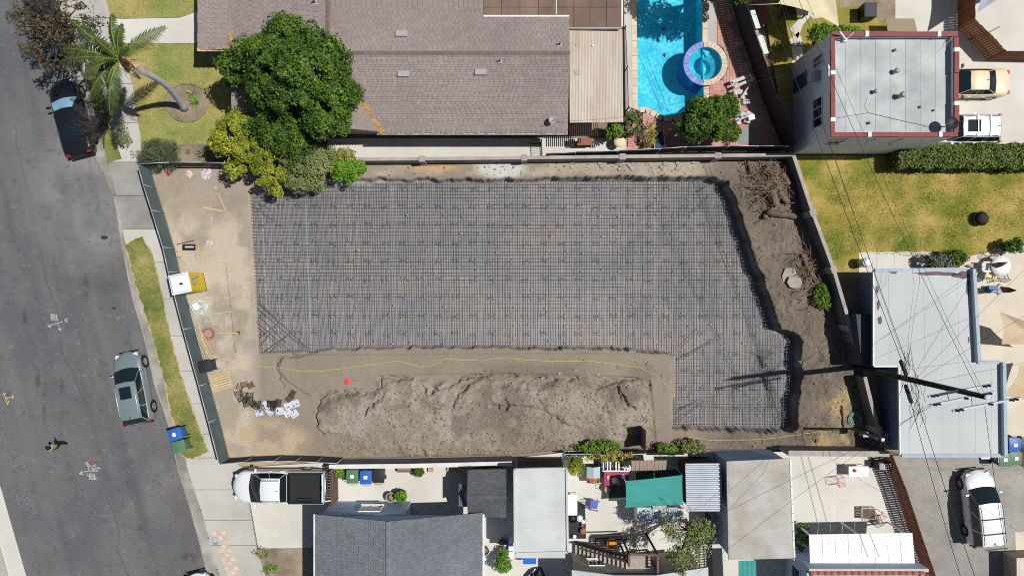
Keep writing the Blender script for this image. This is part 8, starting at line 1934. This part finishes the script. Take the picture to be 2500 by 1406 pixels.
# pool yard clutter
wh_m = pm('weathered_white', c(206, 206, 204), c(176, 176, 172), 3, fine=.08, bump=.2)
q = random.Random(77)
jn = [('long white plank propped beside the citrus tree', (1775, 210), (1825, 192), .22), ('grey plank lying below the white plank', (1782, 222), (1832, 200), .18), ('white ladder rail standing up the rubbish heap', (1778, 208), (1800, 270), .09), ('white pipe lying across the rubbish heap', (1790, 262), (1822, 215), .08), ('white pipe at the lower end of rubbish heap', (1795, 300), (1830, 285), .08)]
for l, a, b, w_ in jn: plank(a[0], a[1], b[0], b[1], w_, l, wh_m, .05, 'plank', None, 'white_plank', .4)
for o in SC.objects:
    if o.name.startswith('white_plank'): o.location.z = .5
for k in range(22):
    x, y, _ = W(q.uniform(1795, 1826), q.uniform(222, 300)); s_ = q.uniform(.1, .28); o = ob('junk_block', MB().box((x, y, s_ * .6 + .03), (s_ * 1.6, s_, s_ * 1.1), q.uniform(0, 3)), wh_m, label='pale block in the rubbish heap by the dark fence', cat='rubble', group='pale rubbish blocks by the dark fence', loc=(x, y, 0))
rank_labels('pale rubbish blocks by the dark fence')
x, y, _ = W(1828, 292); ob('white_case', MB().box((x, y, .3), (.42, .32, .5), .2, .94), white_pl, label='white plastic case at the lower end of rubbish heap', cat='case', loc=(x, y, 0))
lo_ = thing('sun_lounger', 'dark blue sun lounger on the brick paving', 'lounger', W(1606, 345), R(8), local=True); ob('frame', MB().tube([(-.34, -.55, .3), (.34, -.55, .3), (.34, .55, .45), (-.34, .55, .45), (-.34, -.55, .3)], .025, 6), white_pl, lo_); ob('sling', MB().add([(-.3, -.5, .3), (.3, -.5, .3), (.3, .5, .44), (-.3, .5, .44)], [(0, 1, 2, 3)]), flat('navy_sling', c(58, 74, 104), .8), lo_)
for a in (-1, 1):
    for b in (-1, 1): ob('leg', MB().beam((a * .33, b * .5, .36), (a * .33, b * .52, 0), .03), white_pl, lo_)
x, y, _ = W(1504, 330); gr_ = thing('barbecue', 'barbecue with white lid beside the brown roof patio', 'barbecue', (x, y, 0)); ob('cabinet', MB().box((x, y, .42), (.6, .75, .84)), trim_k, gr_); ob('lid', MB().lathe([(.36, .85), (.34, .98), (.2, 1.06), (.001, 1.08)], (x, y, 0), 16, sx=.8), wh_m, gr_); ob('side_shelf', MB().box((x - .5, y, .82), (.36, .7, .04)), trim_k, gr_)
x, y, _ = W(1508, 352); tt = thing('round_table', 'small round pale table by the patio barbecue', 'table', (x, y, 0)); ob('table_top', MB().lathe([(.36, .7), (.36, .73), (.1, .735)], (x, y, 0), 20), sail_c, tt); ob('pedestal', MB().lathe([(.2, 0), (.04, .05), (.04, .7)], (x, y, 0), 10), trim_k, tt)
x, y, _ = W(1425, 352); pt_ = thing('picnic_table', 'reddish slab table with slatted benches on the side path', 'table', (x, y, 0)); ob('table_top', MB().box((x, y, .72), (.95, .45, .05)), flat('red_slab', c(150, 92, 76), .7), pt_)
for a in (-1, 1):
    for k in range(3): ob('bench_slat', MB().box((x + a * (.65 + .13 * k), y, .42), (.09, .45, .03)), trim_k, pt_)
    ob('leg', MB().box((x + a * .4, y, .35), (.06, .4, .7)), trim_k, pt_)
for k, l in enumerate(('upper white window frame propped on the dark fence', 'lower white window frame propped on the dark fence')):
    a, b = ((1832, 28), (1846, 70)) if k == 0 else ((1851, 90), (1866, 132)); p_, q_ = Vector(W(*a, 1.5)), Vector(W(*b, 1.5)); wf_ = thing('window_frame', l, 'window frame', (p_.x, p_.y, 0)); mid = p_.lerp(q_, .5); o_ = Vector((.3, .1, -.15))
    for u, v in ((p_, q_), (p_ + o_, q_ + o_), (p_, p_ + o_), (q_, q_ + o_), (mid, mid + o_)): ob('frame_bar', MB().beam(u, v, .05), white_p, wf_)
    ob('pane', MB().add([p_ - Vector((0, 0, .01)), q_ - Vector((0, 0, .01)), q_ + o_ - Vector((0, 0, .01)), p_ + o_ - Vector((0, 0, .01))], [(0, 1, 2, 3)]), gp_, wf_)
x, y, _ = W(2108, 38); kn = thing('black_planter', 'black rectangular planter on the dry grass behind parapet house', 'planter', (x, y, 0)); ob('planter_box', MB().box((x, y, .45), (.75, .85, .9), 0, 1.04), trim_k, kn); ob('inner', MB().box((x, y, .905), (.62, .72, .02)), black_pl, kn)
ob('tan_board', MB().prism(P2([(2162, 46), (2232, 46), (2240, 80), (2168, 80)], 1.0), .96, 1.0), flat('tan_sheet', c(150, 136, 112), .8), label='tan plywood sheet lying behind the parapet house', cat='board', loc=W(2200, 62, .98))
x, y, _ = W(1940, 30); tb2 = thing('shed_table', 'dark timber table in the shade of the cream sail', 'table', (x, y, 0)); ob('table_top', MB().box((x - .3, y, .72), (1.7, 1.0, .05)), wood_dk, tb2)
for a in (-1, 1):
    for b in (-1, 1): ob('leg', MB().box((x - .3 + a * .75, y + b * .4, .35), (.08, .08, .7)), wood_dk, tb2)
ob('timber_pole', MB().beam(W(2395, 90, .9), W(2440, 66, 1.2), .08), pale_bark, label='pale timber pole leaning over the curved brown fence', cat='pole', loc=W(2415, 80, 1))
# scooter by the alley bins
x, y, _ = W(2395, 1108); sc_ = thing('scooter', 'small dark scooter parked under the blue-grey house edge', 'scooter', (x, y, 0))
for s_ in (-1, 1): ob('wheel', MB().tube([(x + s_ * .5, y - .06, .24), (x + s_ * .5, y + .06, .24)], .24, 14), tyre_m, sc_)
ob('scooter_body', MB().tube([(x - .5, y, .55), (x - .1, y, .6), (x + .2, y, .4), (x + .42, y, .75)], [.14, .17, .12, .06], 8), trim_k, sc_); ob('seat', MB().box((x - .25, y, .76), (.55, .24, .08)), white_pl, sc_); ob('handlebar', MB().beam((x + .42, y - .3, .98), (x + .42, y + .3, .98), .03), galv, sc_); ob('front_shield', MB().box((x + .4, y, .62), (.06, .3, .5)), white_pl, sc_)
# skateboard-sized litter on the street
for k, (px, py, s_, l) in enumerate(((255, 580, .17, 'dark oval metal cover on the asphalt near the kerb'), (278, 752, .1, 'flat dark patch cover on asphalt left of parkway'))):
    x, y, _ = W(px, py, -.12); ob('manhole_cover', MB().lathe([(s_, 0), (s_, .012)], (x, y, -.118), 16, sx=1.4, sy=.8), flat('dark_iron', c(62, 58, 58), .7) if 'dark_iron' not in MATS else MATS['dark_iron'], label=l, cat='cover', loc=(x, y, -.118))
